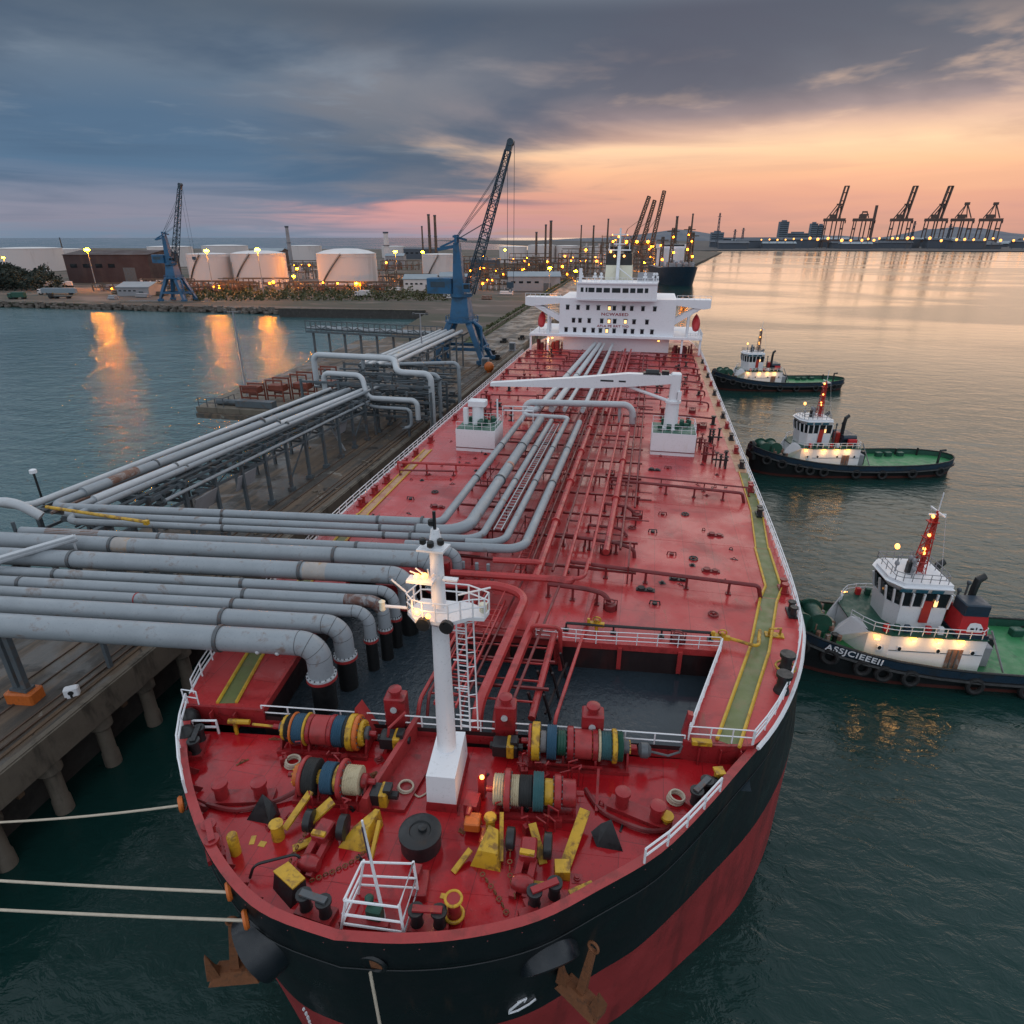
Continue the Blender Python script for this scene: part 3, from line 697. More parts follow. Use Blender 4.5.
# clusters of valves near the starboard crane
random.seed(4)
for x, y in ((9.2, 80), (10.4, 78), (8.6, 85), (10.6, 88), (-23, 90), (-24.5, 96)):
    m = MB()
    for k in range(6):
        a, b = x + random.uniform(-.8, .8), y + random.uniform(-1.2, 1.2); h = random.uniform(.8, 2.1)
        m.tube([(a, b, ZD), (a, b, ZD + h)], random.uniform(.08, .16), 6); m.torus((a, b, ZD + h), (0, 0, 1), .25, .05, 10, 5)
    m.tube([(x - 1, y, ZD + .8), (x + 1, y, ZD + .8)], .12, 6)
    m.build('valve_cluster', black_met if x > 9.5 else pipe_dark, ship)

# ---- grey cargo header lines on deck (aft of the hose connection)
def gpipe(name, pts, r, mm, parent, rad=1.4, n=14, seg=7, rings=(), ringr=1.12, ringw=.12):
    mb = MB(); q = bend(pts, rad, seg) if len(pts) > 2 else [Vector(p) for p in pts]
    mb.tube(q, r, n); o = mb.build(name, mm, parent, ang=50)
    for p, d in rings:
        p, d = Vector(p), Vector(d).normalized(); k = MB(); k.lathe([(r * .98, -ringw), (r * ringr, -ringw), (r * ringr, ringw), (r * .98, ringw)], p, n + 6, d); k.build('pipe_clamp', clamp_m, parent)
    return o
XD = Vector((17.1, 1.9, 0)).normalized()
GZ = 19.6
def along(y, x): return y + (x + 24) * .111                     # loading lines run a little askew
G = [(-17.3, 49.3, .40), (-14.6, 47.6, .58), (-12.9, 46.2, .34), (-10.7, 45.6, .34), (-8.8, 44.6, .40)]
ends = [88, 87.5, 87, 88, 87]
for (x, y, r), e in zip(G, ends):
    x0 = -19.0 if x < -12 or x > -9 else -14
    gpipe('cargo_header', [(x0, along(y, x0), GZ), (x, along(y, x), GZ), (x + .4, e, GZ)], r, grey_pipe, ship, 2.2 if r > .5 else 1.5, rings=[((x + .15, 62, GZ), (0, 1, 0)), ((x + .25, 74, GZ), (0, 1, 0))], ringr=1.18, ringw=.07)
m = MB(); m.lathe([(.60, -.25), (.60, .25)], (-14.35, 66.5, GZ), 16, (0, 1, 0)); m.build('pipe_band', mat('band_rust', (.42, .20, .15), .6, scale=2), ship)
gpipe('cargo_header', [(-10.3, 86, GZ), (-10.3, 89.2, GZ), (-17.0, 89.2, GZ), (-17, 92, GZ)], .32, grey_pale, ship, 1)
gpipe('cargo_loop', [(-17.6, 93.5, 18.2), (-17.6, 93.5, 20.5), (-1.2, 95.2, 20.5), (-1.0, 95.2, 17.6)], .5, grey_pale, ship, 1.5)
gpipe('cargo_loop', [(-3.2, 95.6, 20.4), (-3.0, 95.6, 17.6)], .26, grey_pale, ship)
gpipe('cargo_loop', [(-17, 92, GZ), (-15.8, 92.4, GZ), (-15.8, 97, GZ)], .5, grey_pale, ship, .9)
for x, x1, r in ((-15.6, -12.6, .52), (-13.5, -11.3, .52), (-11.5, -10.2, .32), (-8.7, -8.1, .36)):
    gpipe('cargo_line', [(x, 94, GZ - .1), (x1, 158, GZ - .1), (x1, 160.3, GZ - .1)], r, grey_pale, ship, .8, 12, rings=[((x + (x1 - x) * .4, 120, GZ - .1), (0, 1, 0))])
# cable ladder beside the grey lines
m = MB()
for s_ in (-.35, .35): m.beam((-11.9 + s_, 50, 19.4), (-11.6 + s_, 86, 19.4), .08, .12)
for k in range(48): m.beam((-12.25, 50.4 + k * .75, 19.4), (-11.5, 50.4 + k * .75, 19.4), .05, .05)
m.build('cable_ladder', grey_pale, ship)
# grey manifold risers near the mast
for x in (-13.6, -12.4, -11.4): gpipe('manifold_riser', [(x, 44.4, 17.5), (x, 44.4, 18.9)], .16, grey_pipe, ship, n=10)
m = MB(); m.box((-12.6, 44.2, 18.2), (3.6, .2, .2)); m.box((-12.6, 44.2, 17.8), (3.6, .15, .15)); m.build('manifold_frame', pipe_dark, ship)
m = MB(); m.box((-18.6, 41.2, 17.9), (2.6, 1.5, .9), .1, 0, .1); m.build('manifold_block', gear_red, ship); m = MB(); m.cyl((-15, 43.6, 17.5), (-15, 43.6, 19.2), .5, 12); m.build('manifold_block', gear_red, ship)

# ---- deck cranes
def crane_box(x, y, wx, wy, h):
    b = MB(); b.box((x, y, ZD + h / 2), (wx, wy, h)); o = b.build('crane_house', white_p, ship, smooth=False)
    t = MB(); t.box((x, y, ZD + h + .05), (wx - .2, wy - .2, .1)); t.build('house_top', mat('top_green', (.06, .15, .11), .55, scale=1, dirt=(.2, .2, .18), amt=.5, dscale=1), o)
    r_ = MB(); railing(r_, [(x - wx / 2 + .1, y - wy / 2 + .1, ZD + h), (x + wx / 2 - .1, y - wy / 2 + .1, ZD + h), (x + wx / 2 - .1, y + wy / 2, ZD + h), (x - wx / 2 + .1, y + wy / 2, ZD + h)], 1.0, 1.2, (1, .5), .03); r_.build('house_rail', white_p, o)
    s_ = MB(); s_.box((x, y - wy / 2 - .03, ZD + .5), (wx, .05, .1)); s_.build('house_skirt', pipe_dark, o)
    return o
h1 = crane_box(4.6, 83.3, 5.7, 5, 3.0)
h2 = crane_box(-21.3, 79.6, 5.4, 5, 3.0)
random.seed(2)
for hx, hy in ((4.6, 83.3), (-21.3, 79.6)):
    for k in range(9): m = MB(); m.box((hx + random.uniform(-2, 2), hy + random.uniform(-1.5, 1.8), ZD + 3.5), (random.uniform(.3, .9), random.uniform(.3, .9), random.uniform(.5, 1)), 0, 0, .05); m.build('deck_machinery', dk_green, ship)
m = MB(); m.lathe([(1.05, 0), (1.05, .3), (.92, .35), (.86, 3.6), (1.05, 3.65), (1.05, 3.95)], (4.1, 82.9, ZD + 3), 18); ped = m.build('crane_pedestal', white_p, ship)
m = MB(); m.box((4.2, 82.9, 26), (1.3, 1.4, 4.0), 0, 0, .15); m.box((4.8, 82.2, 25.2), (.5, .3, 1.1)); m.build('crane_tower', white_p, ship)
m = MB(); m.box((4.75, 82.1, 25.2), (.5, .06, .9)); m.build('cab_window', glass, ship)
jib = MB()
prof = [(3.9, 27.75), (3.9, 26.7), (-1.5, 26.1), (-6, 25.7), (-20.4, 25.3), (-20.4, 25.75), (-8, 27.0), (-2, 27.75)]
jib.extr([(x, 82.2, z) for x, z in prof], (0, 1.2, 0)); jb = jib.build('crane_jib', white_p, ship, smooth=False)
m = MB(); m.tube([(3.6, 82.8, 24.3), (-2.4, 82.8, 26.2)], .22, 8); m.build('jib_strut', white_p, ship)
m = MB(); m.cyl((0.3, 82.8, 27.9), (2.0, 82.8, 27.9), .45, 12); m.box((1.1, 82.8, 27.8), (2.2, 1.2, .3)); m.box((2.8, 82.8, 28), (.9, .9, .5)); m.build('crane_winch', black_met, ship)
for x0, l_ in ((-4.6, 1.7), (-2.6, .9)): m = MB(); m.box((x0, 82.19, 26.75), (l_, .03, .22)); m.build('jib_marking', black_met, ship, smooth=False)
m = MB(); m.lathe([(.8, 0), (.75, 3.2)], (-21.6, 80, ZD + 3), 14); m.box((-21.6, 80, ZD + 6), (2.4, 1.6, .8), 0, 0, .1); m.box((-23.2, 79.6, ZD + 4.2), (.6, .6, 2.2)); m.tube([(-19, 80.5, ZD + 3), (-19, 80.5, ZD + 6.5)], .12); m.build('hose_crane', white_p, ship)
m = MB(); m.tube([(-18.4, 82, ZD + 4.6), (-14.4, 82.4, ZD + 4.6)], .1); m.tube([(-18.4, 82, ZD + 5.2), (-14.4, 82.4, ZD + 5.2)], .07); railing(m, [(-18.6, 82, ZD + 3), (-14.4, 82.4, ZD + 3)], 2.2, 1.4, (1, .7), .05); m.build('railing', white_p, ship)

# ---- bridge house
YF = 161.0
def bx(name, x0, x1, y0, y1, z0, z1, mm, par=None):
    m = MB(); m.box(((x0 + x1) / 2, (y0 + y1) / 2, (z0 + z1) / 2), (x1 - x0, y1 - y0, z1 - z0)); return m.build(name, mm, par or ship, smooth=False)
bx('lower_house', -20.8, 5.6, YF + 1.5, 181, ZD, 21.1, white_far)
bx('bridge_deck', -29.2, 13.2, YF - 1.2, 181, 21.1, 21.6, white_far)
bx('deck_house', -21.8, 6.4, YF, 181, 21.6, 30.2, white_far)
for x in (-28.9, 12.9, -24.5, 8.6): m = MB(); m.box((x, YF - .6, 19.3), (.5, .5, 3.6), 0, 0, .05); m.build('house_column', white_far, ship)
# wheelhouse with a slightly bowed front
def bow(x): return YF - 1.2 - 1.1 * (1 - ((x + 8) / 9.6) ** 2)
xs = [-17.6 + 19.2 * i / 16 for i in range(17)]
wh = [(x, bow(x)) for x in xs] + [(1.6, 170), (-17.6, 170)]
m = MB(); m.prism(wh, 30.2, 33.7); whs = m.build('wheelhouse', white_far, ship, smooth=False)
m = MB(); m.prism([(x, bow(x) - .35) for x in xs] + [(1.9, 170.3), (-17.9, 170.3)], 33.7, 34.0); m.build('wheelhouse_roof', white_far, ship, smooth=False)
m = MB(); m.prism([(x, bow(x) - .2) for x in xs] + [(1.7, 160), (-17.7, 160)], 29.9, 30.15); m.build('brow', white_far, ship, smooth=False)
for a, b in ((-16.6, -15.9), (-15.4, -14.9), (-14.7, -13.2), (-12.8, -11.4), (-11, -9.5), (-9, -7), (-6.5, -5.1), (-4.7, -3.5), (-3.1, -1.7), (-1.3, -.5)):
    m = MB(); ya, yb = bow(a) - .04, bow(b) - .04
    m.extr([(a, ya, 31.8), (b, yb, 31.8), (b, yb, 32.85), (a, ya, 32.85)], (0, .3, 0)); m.build('bridge_window', glass, whs, smooth=False)
# bridge wings with their tapered brackets
for s_, x0, xt in ((-1, -21.8, -30.6), (1, 6.4, 14.4)):
    m = MB(); m.extr([(x0, YF + .3, 30.25), (xt, YF + .3, 30.25), (xt, YF + .3, 28.4), (xt - s_ * 1.5, YF + .3, 28.1), (x0, YF + .3, 28.9)], (0, 4.5, 0)); m.build('bridge_wing', white_far, ship, smooth=False)
    m = MB(); m.extr([(xt - s_ * 1.5, YF + .6, 28.5), (xt - s_ * 3.4, YF + .6, 28.5), (x0, YF + .6, 25.9), (x0, YF + .6, 24.4)], (0, 3.2, 0)); m.build('wing_bracket', white_far, ship, smooth=False)
    m = MB(); railing(m, [(xt, YF + .5, 30.25), (x0, YF + .5, 30.25)], .9, 1.3, (1,), .05); m.build('wing_rail', white_p, ship)
# portholes and windows
random.seed(8)
for z, row in ((28.0, (-19.8, -17.2, -14.8, -12.2, -9.5, -8.3, -6.0, -4.1, -1.4, 1.4)), (24.9, (-18.2, -16.6, -14.3, -11.2, -9.4, -8.0, -5.4, -3.3, -.2)), (22.6, (-20, -17.8, -15.4, -13.2, -11.4, -9.8, -8.0, -5.3, -3.5, -1.2, 1.2))):
    for x in row:
        lit = random.random() < .1
        m = MB(); m.box((x, YF, z), (.80, .14, 1.0), 0, 0); m.box((x, YF - .05, z + .6), (1.0, .2, .1)); f = m.build('house_window', black_met, ship)
        k = MB(); k.box((x, YF - .09, z), (.6, .05, .8)); k.build('pane', LITWIN if lit else glass, f, smooth=False)
text('safety_lettering', "NCWASED", .95, (-8.1, YF - .03, 26.55), (R(90), 0, 0), mat('letter_red', (.30, .025, .05), .6), ship, .03, 1.35)
text('safety_lettering', "AFLA PE RRT YIO", .75, (-8.4, YF - .03, 23.75), (R(90), 0, 0), bpy.data.materials['letter_red'], ship, .03, 1.25)
# roof gear
m = MB(); railing(m, [(-17.6, 159.4, 34), (1.6, 159.4, 34), (1.6, 169, 34)], 1.1, 1.2, (1, .5), .05); m.build('roof_rail', white_p, ship)
random.seed(31)
for x in (-16.8, -13.5, -12, -1.5, .6, 1.2):
    m = MB(); m.tube([(x, 162, 34), (x, 162, 34 + random.uniform(1.5, 3.2))], .12, 6); m.box((x, 162, 35.2), (1.0, .5, .4)); m.ball((x, 162.2, 35.8), .35, 8); m.build('roof_aerial', white_p, ship)
m = MB(); m.box((-16.9, 161, 35.5), (.7, .7, 3.2)); m.build('roof_pillar', white_far, ship)
m = MB(); m.box((-1, 168, 35), (4.8, 2, 1.8)); m.build('roof_locker', shed_grey, ship)
# funnel: cream casing, black top
m = MB(); m.hexa([(-11.9, 172, 30), (-4.9, 172, 30), (-4.9, 180, 30), (-11.9, 180, 30), (-11.7, 172.4, 37.4), (-5.1, 172.4, 37.4), (-5.1, 179.6, 37.4), (-11.7, 179.6, 37.4)]); fun = m.build('funnel', cream_p, ship, smooth=False)
m = MB(); m.hexa([(-11.65, 172.5, 37.4), (-5.15, 172.5, 37.4), (-5.15, 179.5, 37.4), (-11.65, 179.5, 37.4), (-11.5, 172.7, 40.2), (-5.3, 172.7, 40.2), (-5.3, 179.3, 40.2), (-11.5, 179.3, 40.2)]); m.build('funnel_top', black_met, fun, smooth=False)
for x in (-10.8, -9.5, -7, -6): m = MB(); m.cyl((x, 175.5, 40.1), (x, 175.5, 41.8), .5, 10); m.build('exhaust_pipe', black_met, fun)
m = MB(); m.beam((-8.6, 171.5, 34), (-8.5, 171.5, 42), 1.0, .8); m.tube([(-8.5, 171.5, 42), (-8.5, 171.5, 46)], .25, 8); m.beam((-11.3, 171.5, 41), (-5.6, 171.5, 41), .35, .3); m.beam((-10.6, 171.5, 44.6), (-6.4, 171.5, 44.6), .22, .22); m.beam((-10, 171.5, 42.4), (-7, 171.5, 42.4), .8, .25)
for x in (-11, -6): m.tube([(x, 171.5, 41), (x, 171.5, 42.6)], .1, 5)
m.tube([(-8.6, 171, 37), (-6.5, 170.6, 35.6), (-4.5, 170.6, 34.2)], .12, 5); m.build('radar_mast', white_p, ship)
for x, c in ((-9.6, 0), (-7.2, 0), (-10.6, 1)):
    m = MB(); m.ball((x, 171.1, 39.6 + c), .3, 8); m.build('mast_lamp', WARM, ship)
# red lifeboats in white davits at each side of the house
for s_, x, lab in ((-1, -26.6, 'red lifeboat hung in white davits on the jetty side of the bridge house'), (1, 11.6, 'red lifeboat hung in white davits on the tug side of the bridge house')):
    m = MB()
    prof = [(-2.2, .1), (-1.8, .7), (-.9, .95), (0, 1.0), (.8, .9), (1.7, .55), (2.4, .1)]
    m.lathe([(r_, h) for h, r_ in prof], (x, 163.5, 24.7), 12, (0, .55, .83))
    lb_ = tag(m.build('lifeboat', flag_red), lab, 'lifeboat')
    m = MB()
    for y in (161.8, 165.4): m.tube([(x - s_ * 1.9, y, 21.6), (x - s_ * 1.9, y, 26.4), (x - s_ * 1.0, y, 27.6), (x, y, 27.7)], .28, 6)
    m.build('davit', white_p, ship)
    m = MB(); railing(m, [(x - 2.4, 160.2, 21.6), (x + 1.6, 160.2, 21.6), (x + 1.6, 170, 21.6)], 1.1, 1.2, (1, .5), .05); m.tube([(x + s_, 166, 21.6), (x + s_, 166, 25)], .12); m.build('railing', white_p, ship)
random.seed(12)
m = MB()
for k in range(26): h_ = random.uniform(.9, 2.4); m = MB(); m.box((random.choice([random.uniform(-28, -21), random.uniform(6.5, 12.5)]), YF + random.uniform(.5, 3), ZD + h_ / 2), (random.uniform(.3, 1), .5, h_), 0, 0, .05); m.build('house_fitting', pipe_dark, ship)
for x in (-24.5, -23.4, 3.0): m = MB(); m.box((x, YF - .4, 20.6), (.5, .2, .25)); m.build('deck_lamp', WARM, ship)
plight((-24, YF - 1, 20), 120, parent=ship)

# ---- foremast on its white box
m = MB()
m.hexa([(-9.3, 22.3, 16.7), (-7.72, 22.45, 16.7), (-8.1, 26.0, 16.7), (-9.7, 25.8, 16.7), (-9.27, 22.35, 18.5), (-7.75, 22.5, 18.5), (-8.12, 25.8, 18.5), (-9.67, 25.6, 18.5)])
fm = m.build('foremast_box', white_p, ship, smooth=False)
m = MB(); m.hexa([(-9.35, 22.2, ZF), (-7.66, 22.35, ZF), (-8.0, 26.1, ZF), (-9.75, 25.9, ZF), (-9.3, 22.27, 16.72), (-7.7, 22.42, 16.72), (-8.08, 26.05, 16.72), (-9.72, 25.85, 16.72)]); m.build('foremast_plinth', gear_red, ship, smooth=False)
mx, my = -8.8, 24.5
m = MB(); m.lathe([(.52, 0), (.41, 8.8)], (mx, my, 18.4), 20); fmast = m.build('foremast', white_p, ship)
m = MB(); m.lathe([(.36, 0), (.31, 3.1)], (mx, my, 27.6), 16); m.build('upper_mast', white_p, fmast)
pl = [(mx + a, my + b) for a, b in ((-1.5, -.4), (-.9, -1.0), (.7, -1.0), (1.6, -.3), (2.3, -.2), (2.4, .5), (1.3, 1.0), (-1.2, .9))]
m = MB(); m.prism(pl, 27.1, 27.3); m.lathe([(.5, 0), (1.0, .45)], (mx, my, 26.65), 12); m.build('mast_platform', white_p, fmast)
m = MB(); railing(m, [(a, b, 27.3) for a, b in pl] + [(pl[0][0], pl[0][1], 27.3)], 1.0, .62, (1, .55), .04)
m.tube([(mx - 1.5, my - .4, 27.5), (mx - 2.7, my - .8, 27.7)], .08); m.tube([(mx - 1.5, my - .3, 28.3), (mx - 2.2, my - .4, 29)], .05); m.tube([(mx + 1, my, 28.3), (mx + 2.6, my, 28.9)], .05); m.build('platform_rail', white_p, fmast)
m = MB(); m.lathe([(.06, 0), (.15, .1), (.12, .5), (.17, .55), (.05, .65)], (mx - 2.6, my - .8, 27.4), 10); m.lathe([(.1, 0), (.2, .1), (.2, .5)], (mx + 2.2, my + .1, 27.4), 10); m.build('mast_horn', cream_p, fmast)
for x in (-.45, .7): m = MB(); m.lathe([(.34, -.12), (.34, .12)], (mx + x, my - 1.08, 27.15), 14, (0, 1, 0)); m.build('platform_port', black_met, fmast)
m = MB(); m.prism([(mx - .8, my - .5), (mx + .5, my - .5), (mx + .6, my + .4), (mx - .7, my + .4)], 30.7, 30.8); m.lathe([(.42, 0), (.30, .35), (.2, .9)], (mx, my, 30.8), 12); m.build('mast_top', white_p, fmast)
for a, b, c in ((-.55, -.2, 31.1), (-.1, -.45, 31.1), (-.15, 0, 32.0), (.35, -.3, 31.2)): m = MB(); m.lathe([(.1, 0), (.17, .08), (.17, .28), (.1, .34)], (mx + a, my + b, c - .15), 8); m.build('navigation_light', black_met, fmast)
m = MB(); m.cyl((mx, my, 31.6), (mx, my, 32.6), .08, 6); m.build('mast_spike', black_met, fmast)
m = MB(); m.box((mx - .65, my - .5, 29.2), (1.3, .6, .12)); m.box((mx + .75, my - .3, 29.3), (.7, .3, .1))
for k in range(5): m.tube([(mx - .2, my - .5, 29.3), (mx - 1.1 + k * .3, my - .7, 29.75 + (k % 2) * .2)], .04, 4)
m.build('lamp_bracket', white_p, fmast)
for a, b, c, r_ in ((-.75, -.7, 29.5, .16), (-.35, -.75, 29.6, .16), (-.75, -1.0, 27.75, .17), (-.2, -1.05, 27.6, .13)): m = MB(); m.ball((mx + a, my + b, c), r_, 10); m.build('mast_lamp', WARM, fmast)
plight((mx - .8, my - 1.3, 29.6), 40, (1, .5, .16), .3, fmast); plight((mx - .7, my - 1.5, 27.9), 38, (1, .5, .16), .3, fmast)
m = MB()
for s_ in (.75, 1.25): m.tube([(mx + s_, my + .35, 19.6), (mx + s_ - .05, my + .35, 27.1)], .05, 5)
for k in range(22): m.tube([(mx + .75, my + .35, 19.9 + k * .33), (mx + 1.25, my + .35, 19.9 + k * .33)], .035, 4)
for k in range(4): m.tube([(mx + .5, my + .3, 20.6 + k * 1.8), (mx + 1.25, my + .35, 20.6 + k * 1.8)], .05, 4)
m.tube([(mx + 1.65, my + .5, 19.6), (mx + 1.55, my + .5, 27.2)], .045, 5)
for k in range(8): m.tube([(mx + 1.25, my + .35, 20.2 + k * .9), (mx + 1.6, my + .5, 20.2 + k * .9)], .035, 4)
m.build('mast_ladder', white_p, fmast)
# dark red step-up and slanted plate on the jetty side of the mast box
m = MB(); m.hexa([(-12.2, 21.6, ZF), (-10.4, 21.8, ZF), (-9.7, 27.6, ZF), (-11.7, 27.3, ZF), (-12.2, 21.6, 16.42), (-10.4, 21.8, 16.42), (-9.7, 27.6, 16.42), (-11.7, 27.3, 16.42)]); m.build('deck_step', gear_red, ship, smooth=False)
m = MB(); m.hexa([(-13.0, 21.4, ZF), (-12.2, 21.3, ZF), (-11.4, 27.6, ZF), (-12.0, 27.7, ZF), (-12.6, 21.5, 17.1), (-12.3, 21.5, 17.1), (-11.5, 27.5, 17.5), (-11.8, 27.5, 17.5)]); m.tube([(-13, 25.5, ZF), (-12.7, 25.7, 18), (-12.1, 26.8, 18.3)], .09, 6); m.build('guard_plate', rim_red, ship, smooth=False)

# ---- mooring winches
def drum(parent, c, ax, r, wd, mm, nm='rope_drum', rope=False):
    mb = MB()
    if rope:
        k = max(4, int(wd / .12)); pr = [(r * .7, -wd / 2)]
        for i in range(k): h0 = -wd / 2 + wd * i / k; pr += [(r - .04, h0), (r, h0 + wd / k * .5), (r - .04, h0 + wd / k * .95)]
        pr.append((r * .7, wd / 2))
    else: pr = [(r - .05, -wd / 2), (r, -wd / 2 + .04), (r, wd / 2 - .04), (r - .05, wd / 2)]
    mb.lathe(pr, c, 24, ax); return mb.build(nm, mm, parent)
def winch(a, b, z, seq, label, gear_side=1):
    a, b = Vector(a).to_3d(), Vector(b).to_3d(); a.z = b.z = z; d = (b - a).normalized(); ln = (b - a).length; nn = Vector((-d.y, d.x, 0))
    mb = MB()
    for s_ in (-.75, .75): mb.beam(a + nn * s_ + Vector((0, 0, ZF + .12 - z)), b + nn * s_ + Vector((0, 0, ZF + .12 - z)), .3, .24)
    for f in (.03, .34, .66, .97):
        p = a + d * ln * f; mb.extr([p + nn * .8 + Vector((0, 0, ZF + .2 - z)), p - nn * .8 + Vector((0, 0, ZF + .2 - z)), p - nn * .25 + Vector((0, 0, .2)), p + nn * .25 + Vector((0, 0, .2))], d * .12)
    mb.cyl(a - d * .4, b + d * .4, .16, 12)
    o = mb.build('mooring_winch', gear_red, ship); o['label'] = label
    tot = sum(s_[1] for s_ in seq); x = 0
    for r_, wd, mm, kind_ in seq:
        c = a + d * (x + wd / 2) / tot * ln; w2 = wd / tot * ln
        if mm is not None: drum(o, c, d, r_, w2 * .96, mm, {'f': 'flange', 'r': 'rope_drum', 'd': 'warping_drum', 'g': 'gear_wheel'}[kind_], kind_ == 'r')
        if kind_ == 'f' or kind_ == 'g':
            k = MB()
            for j in range(14):
                t = 2 * math.pi * j / 14; q = c + (nn * math.cos(t) + Vector((0, 0, 1)) * math.sin(t)) * (r_ * .82); k.cyl(q - d * (w2 / 2 + .05), q + d * (w2 / 2 + .05), .055, 5)
            k.build('flange_bolts', yellow if kind_ == 'g' else clamp_m, o)
        x += wd
    return o, a, b, d, nn
Yl, Bl, Bk, Or, Rd, Tl, Cr, Gr = yellow, blue_rope, black_rope, orange, rim_red, teal_rope, cream_rope, dk_green
wA = winch((-19.3, 25.0), (-13.9, 25.6), 17.45, [(.35, .3, clamp_m, 'd'), (.72, .25, Yl, 'g'), (.80, .35, Bk, 'r'), (.92, .16, Or, 'f'), (.86, .75, Bl, 'r'), (.95, .16, Yl, 'f'), (.86, .3, gear_red, 'g'), (.84, 1.15, Rd, 'd'), (.92, .3, gear_red, 'f'), (.90, .7, Bl, 'r'), (.9, .25, Bk, 'g'), (1.05, .42, Yl, 'f'), (1.02, .3, Or, 'f'), (.75, .3, Yl, 'g'), (.4, .3, clamp_m, 'd')], 'long winch with yellow and orange flanges and blue rope')
wB = winch((-16.6, 22.0), (-12.6, 22.4), 17.35, [(.6, .35, Or, 'g'), (1.02, .2, Rd, 'f'), (.96, .6, Bk, 'r'), (.4, .25, Yl, 'g'), (.84, .6, Bl, 'r'), (.7, .25, Yl, 'f'), (1.05, .22, Rd, 'f'), (.78, .8, Cr, 'r'), (.4, .3, gear_red, 'd')], 'short winch with cream and black rope drums')
wC = winch((-4.7, 26.9), (1.0, 27.6), 17.5, [(.95, .2, Rd, 'f'), (1.08, .5, Yl, 'f'), (.6, .4, shed_grey, 'd'), (.98, .6, Bl, 'r'), (.72, .6, Gr, 'r'), (.95, .4, gear_red, 'f'), (.82, 1.1, Rd, 'd'), (.85, .35, gear_red, 'g'), (.88, .16, Cr, 'f'), (.80, .65, Tl, 'r'), (.95, .3, Yl, 'f'), (.85, .35, Gr, 'r'), (.4, .4, clamp_m, 'g')], 'long winch with yellow end flange and red drum')
wD = winch((-5.9, 23.3), (-1.6, 23.9), 17.35, [(.8, .45, Cr, 'r'), (1.06, .25, Rd, 'f'), (.78, .35, Cr, 'r'), (.8, .55, Bk, 'r'), (1.0, .45, Tl, 'r'), (.66, .4, Yl, 'g'), (.9, .3, gear_red, 'f'), (.7, .6, gear_red, 'd')], 'short winch with cream and teal drums')
# winch motors and yellow gear boxes
def motor(c, rz, par, big=1):
    m = MB(); m.box(c, (1.5 * big, .9, .8), rz, 0, .08); m.box((c[0] + .5, c[1], c[2] + .5), (.4, .6, .3), rz); m.cyl((c[0] - .9, c[1] - .1, c[2]), (c[0] + 1.0, c[1] + .1, c[2]), .22, 10); g_ = m.build('winch_motor', black_met, par)
    m = MB(); m.box((c[0] + .3, c[1] - .02, c[2] + .05), (.42, .98, .86), rz, 0, .05); m.build('motor_cover', yellow, g_)
motor((-12.6, 25.9, 17.0), .11, wA[0]); motor((-6.0, 26.7, 17.0), .11, wC[0]); motor((-11.9, 22.2, 16.8), .11, wB[0], .6)
random.seed(41)
for base, par, cnt in (((-16, 23.9), wA[0], 10), ((-14, 21.2), wB[0], 8), ((-2.5, 25.8), wC[0], 10), ((-4, 22.5), wD[0], 8)):
    m = MB()
    for k in range(cnt):
        x, y = base[0] + random.uniform(-2.5, 2.5), base[1] + random.uniform(-.5, .5); h = random.uniform(.4, 1.3)
        m.tube([(x, y, ZF), (x, y, ZF + h), (x + random.uniform(-.6, .6), y + random.uniform(-.3, .3), ZF + h + .1)], .05, 5)
        if k % 3 == 0: m.box((x, y, ZF + .25), (.4, .3, .5), random.random())
    kind(m.build('winch_fittings', gear_red, par), 'stuff')
m = MB(); m.lathe([(.25, 0), (.45, .15), (.45, .5), (.25, .7)], (1.5, 27.6, 17.4), 12, (1, .1, 0)); m.tube([(2.2, 27.7, 17.3), (3.2, 27.9, 17.0), (3.8, 28, 17.3), (3.9, 28.1, 17.7)], .07, 6); m.build('brake_lever', clamp_m, wC[0])
m = MB(); m.tube([(-19.7, 24.9, 17.5), (-21, 24.8, 17.5)], .08, 6); m.build('brake_lever', yellow, wA[0])
m = MB(); m.beam((-.6, 26.2, ZF + .7), (-.5, 23.9, ZF + .1), .14, .14); m.beam((-3.4, 26.2, 16.7), (-.4, 26.5, 16.7), .12, .12); m.build('winch_strut', gear_red, wC[0])
m = MB(); m.extr([(-13.9, 26.4, ZF), (-15.4, 26.2, ZF), (-15.0, 26.2, 18.6)], (.1, .8, 0)); m.build('fin_plate', rim_red, ship)
# red vent lockers with round ports
for x, y in ((-12.9, 27.4), (-6.3, 28.1), (-1.2, 28.4)):
    m = MB(); m.box((x, y, 17.6), (1.25, 1.0, 2.8), .11, 0, .08); m.lathe([(.3, 0), (.3, .25), (.4, .3), (.4, .42), (.15, .5)], (x, y, 19), 12); m.box((x - .1, y - .1, 16.3), (1.6, 1.3, .2), .11); v = m.build('vent_locker', gear_red, ship)
    k = MB(); k.lathe([(.2, 0), (.2, .08)], (x + .02, y - .5, 18.25), 14, (.11, -1, 0)); k.build('port_glass', vent_gre, v)
# round black hatch
m = MB(); m.lathe([(1.0, 0), (1.0, .75), (1.06, .78), (1.06, .98), (.9, 1.05), (.55, 1.07), (.5, 1.0), (.2, 1.02)], (-8.9, 20.2, ZF), 28); m.lathe([(.22, 0), (.22, .18), (.1, .22)], (-8.8, 20.3, 17.2), 10); m.build('round_hatch', black_met, ship)
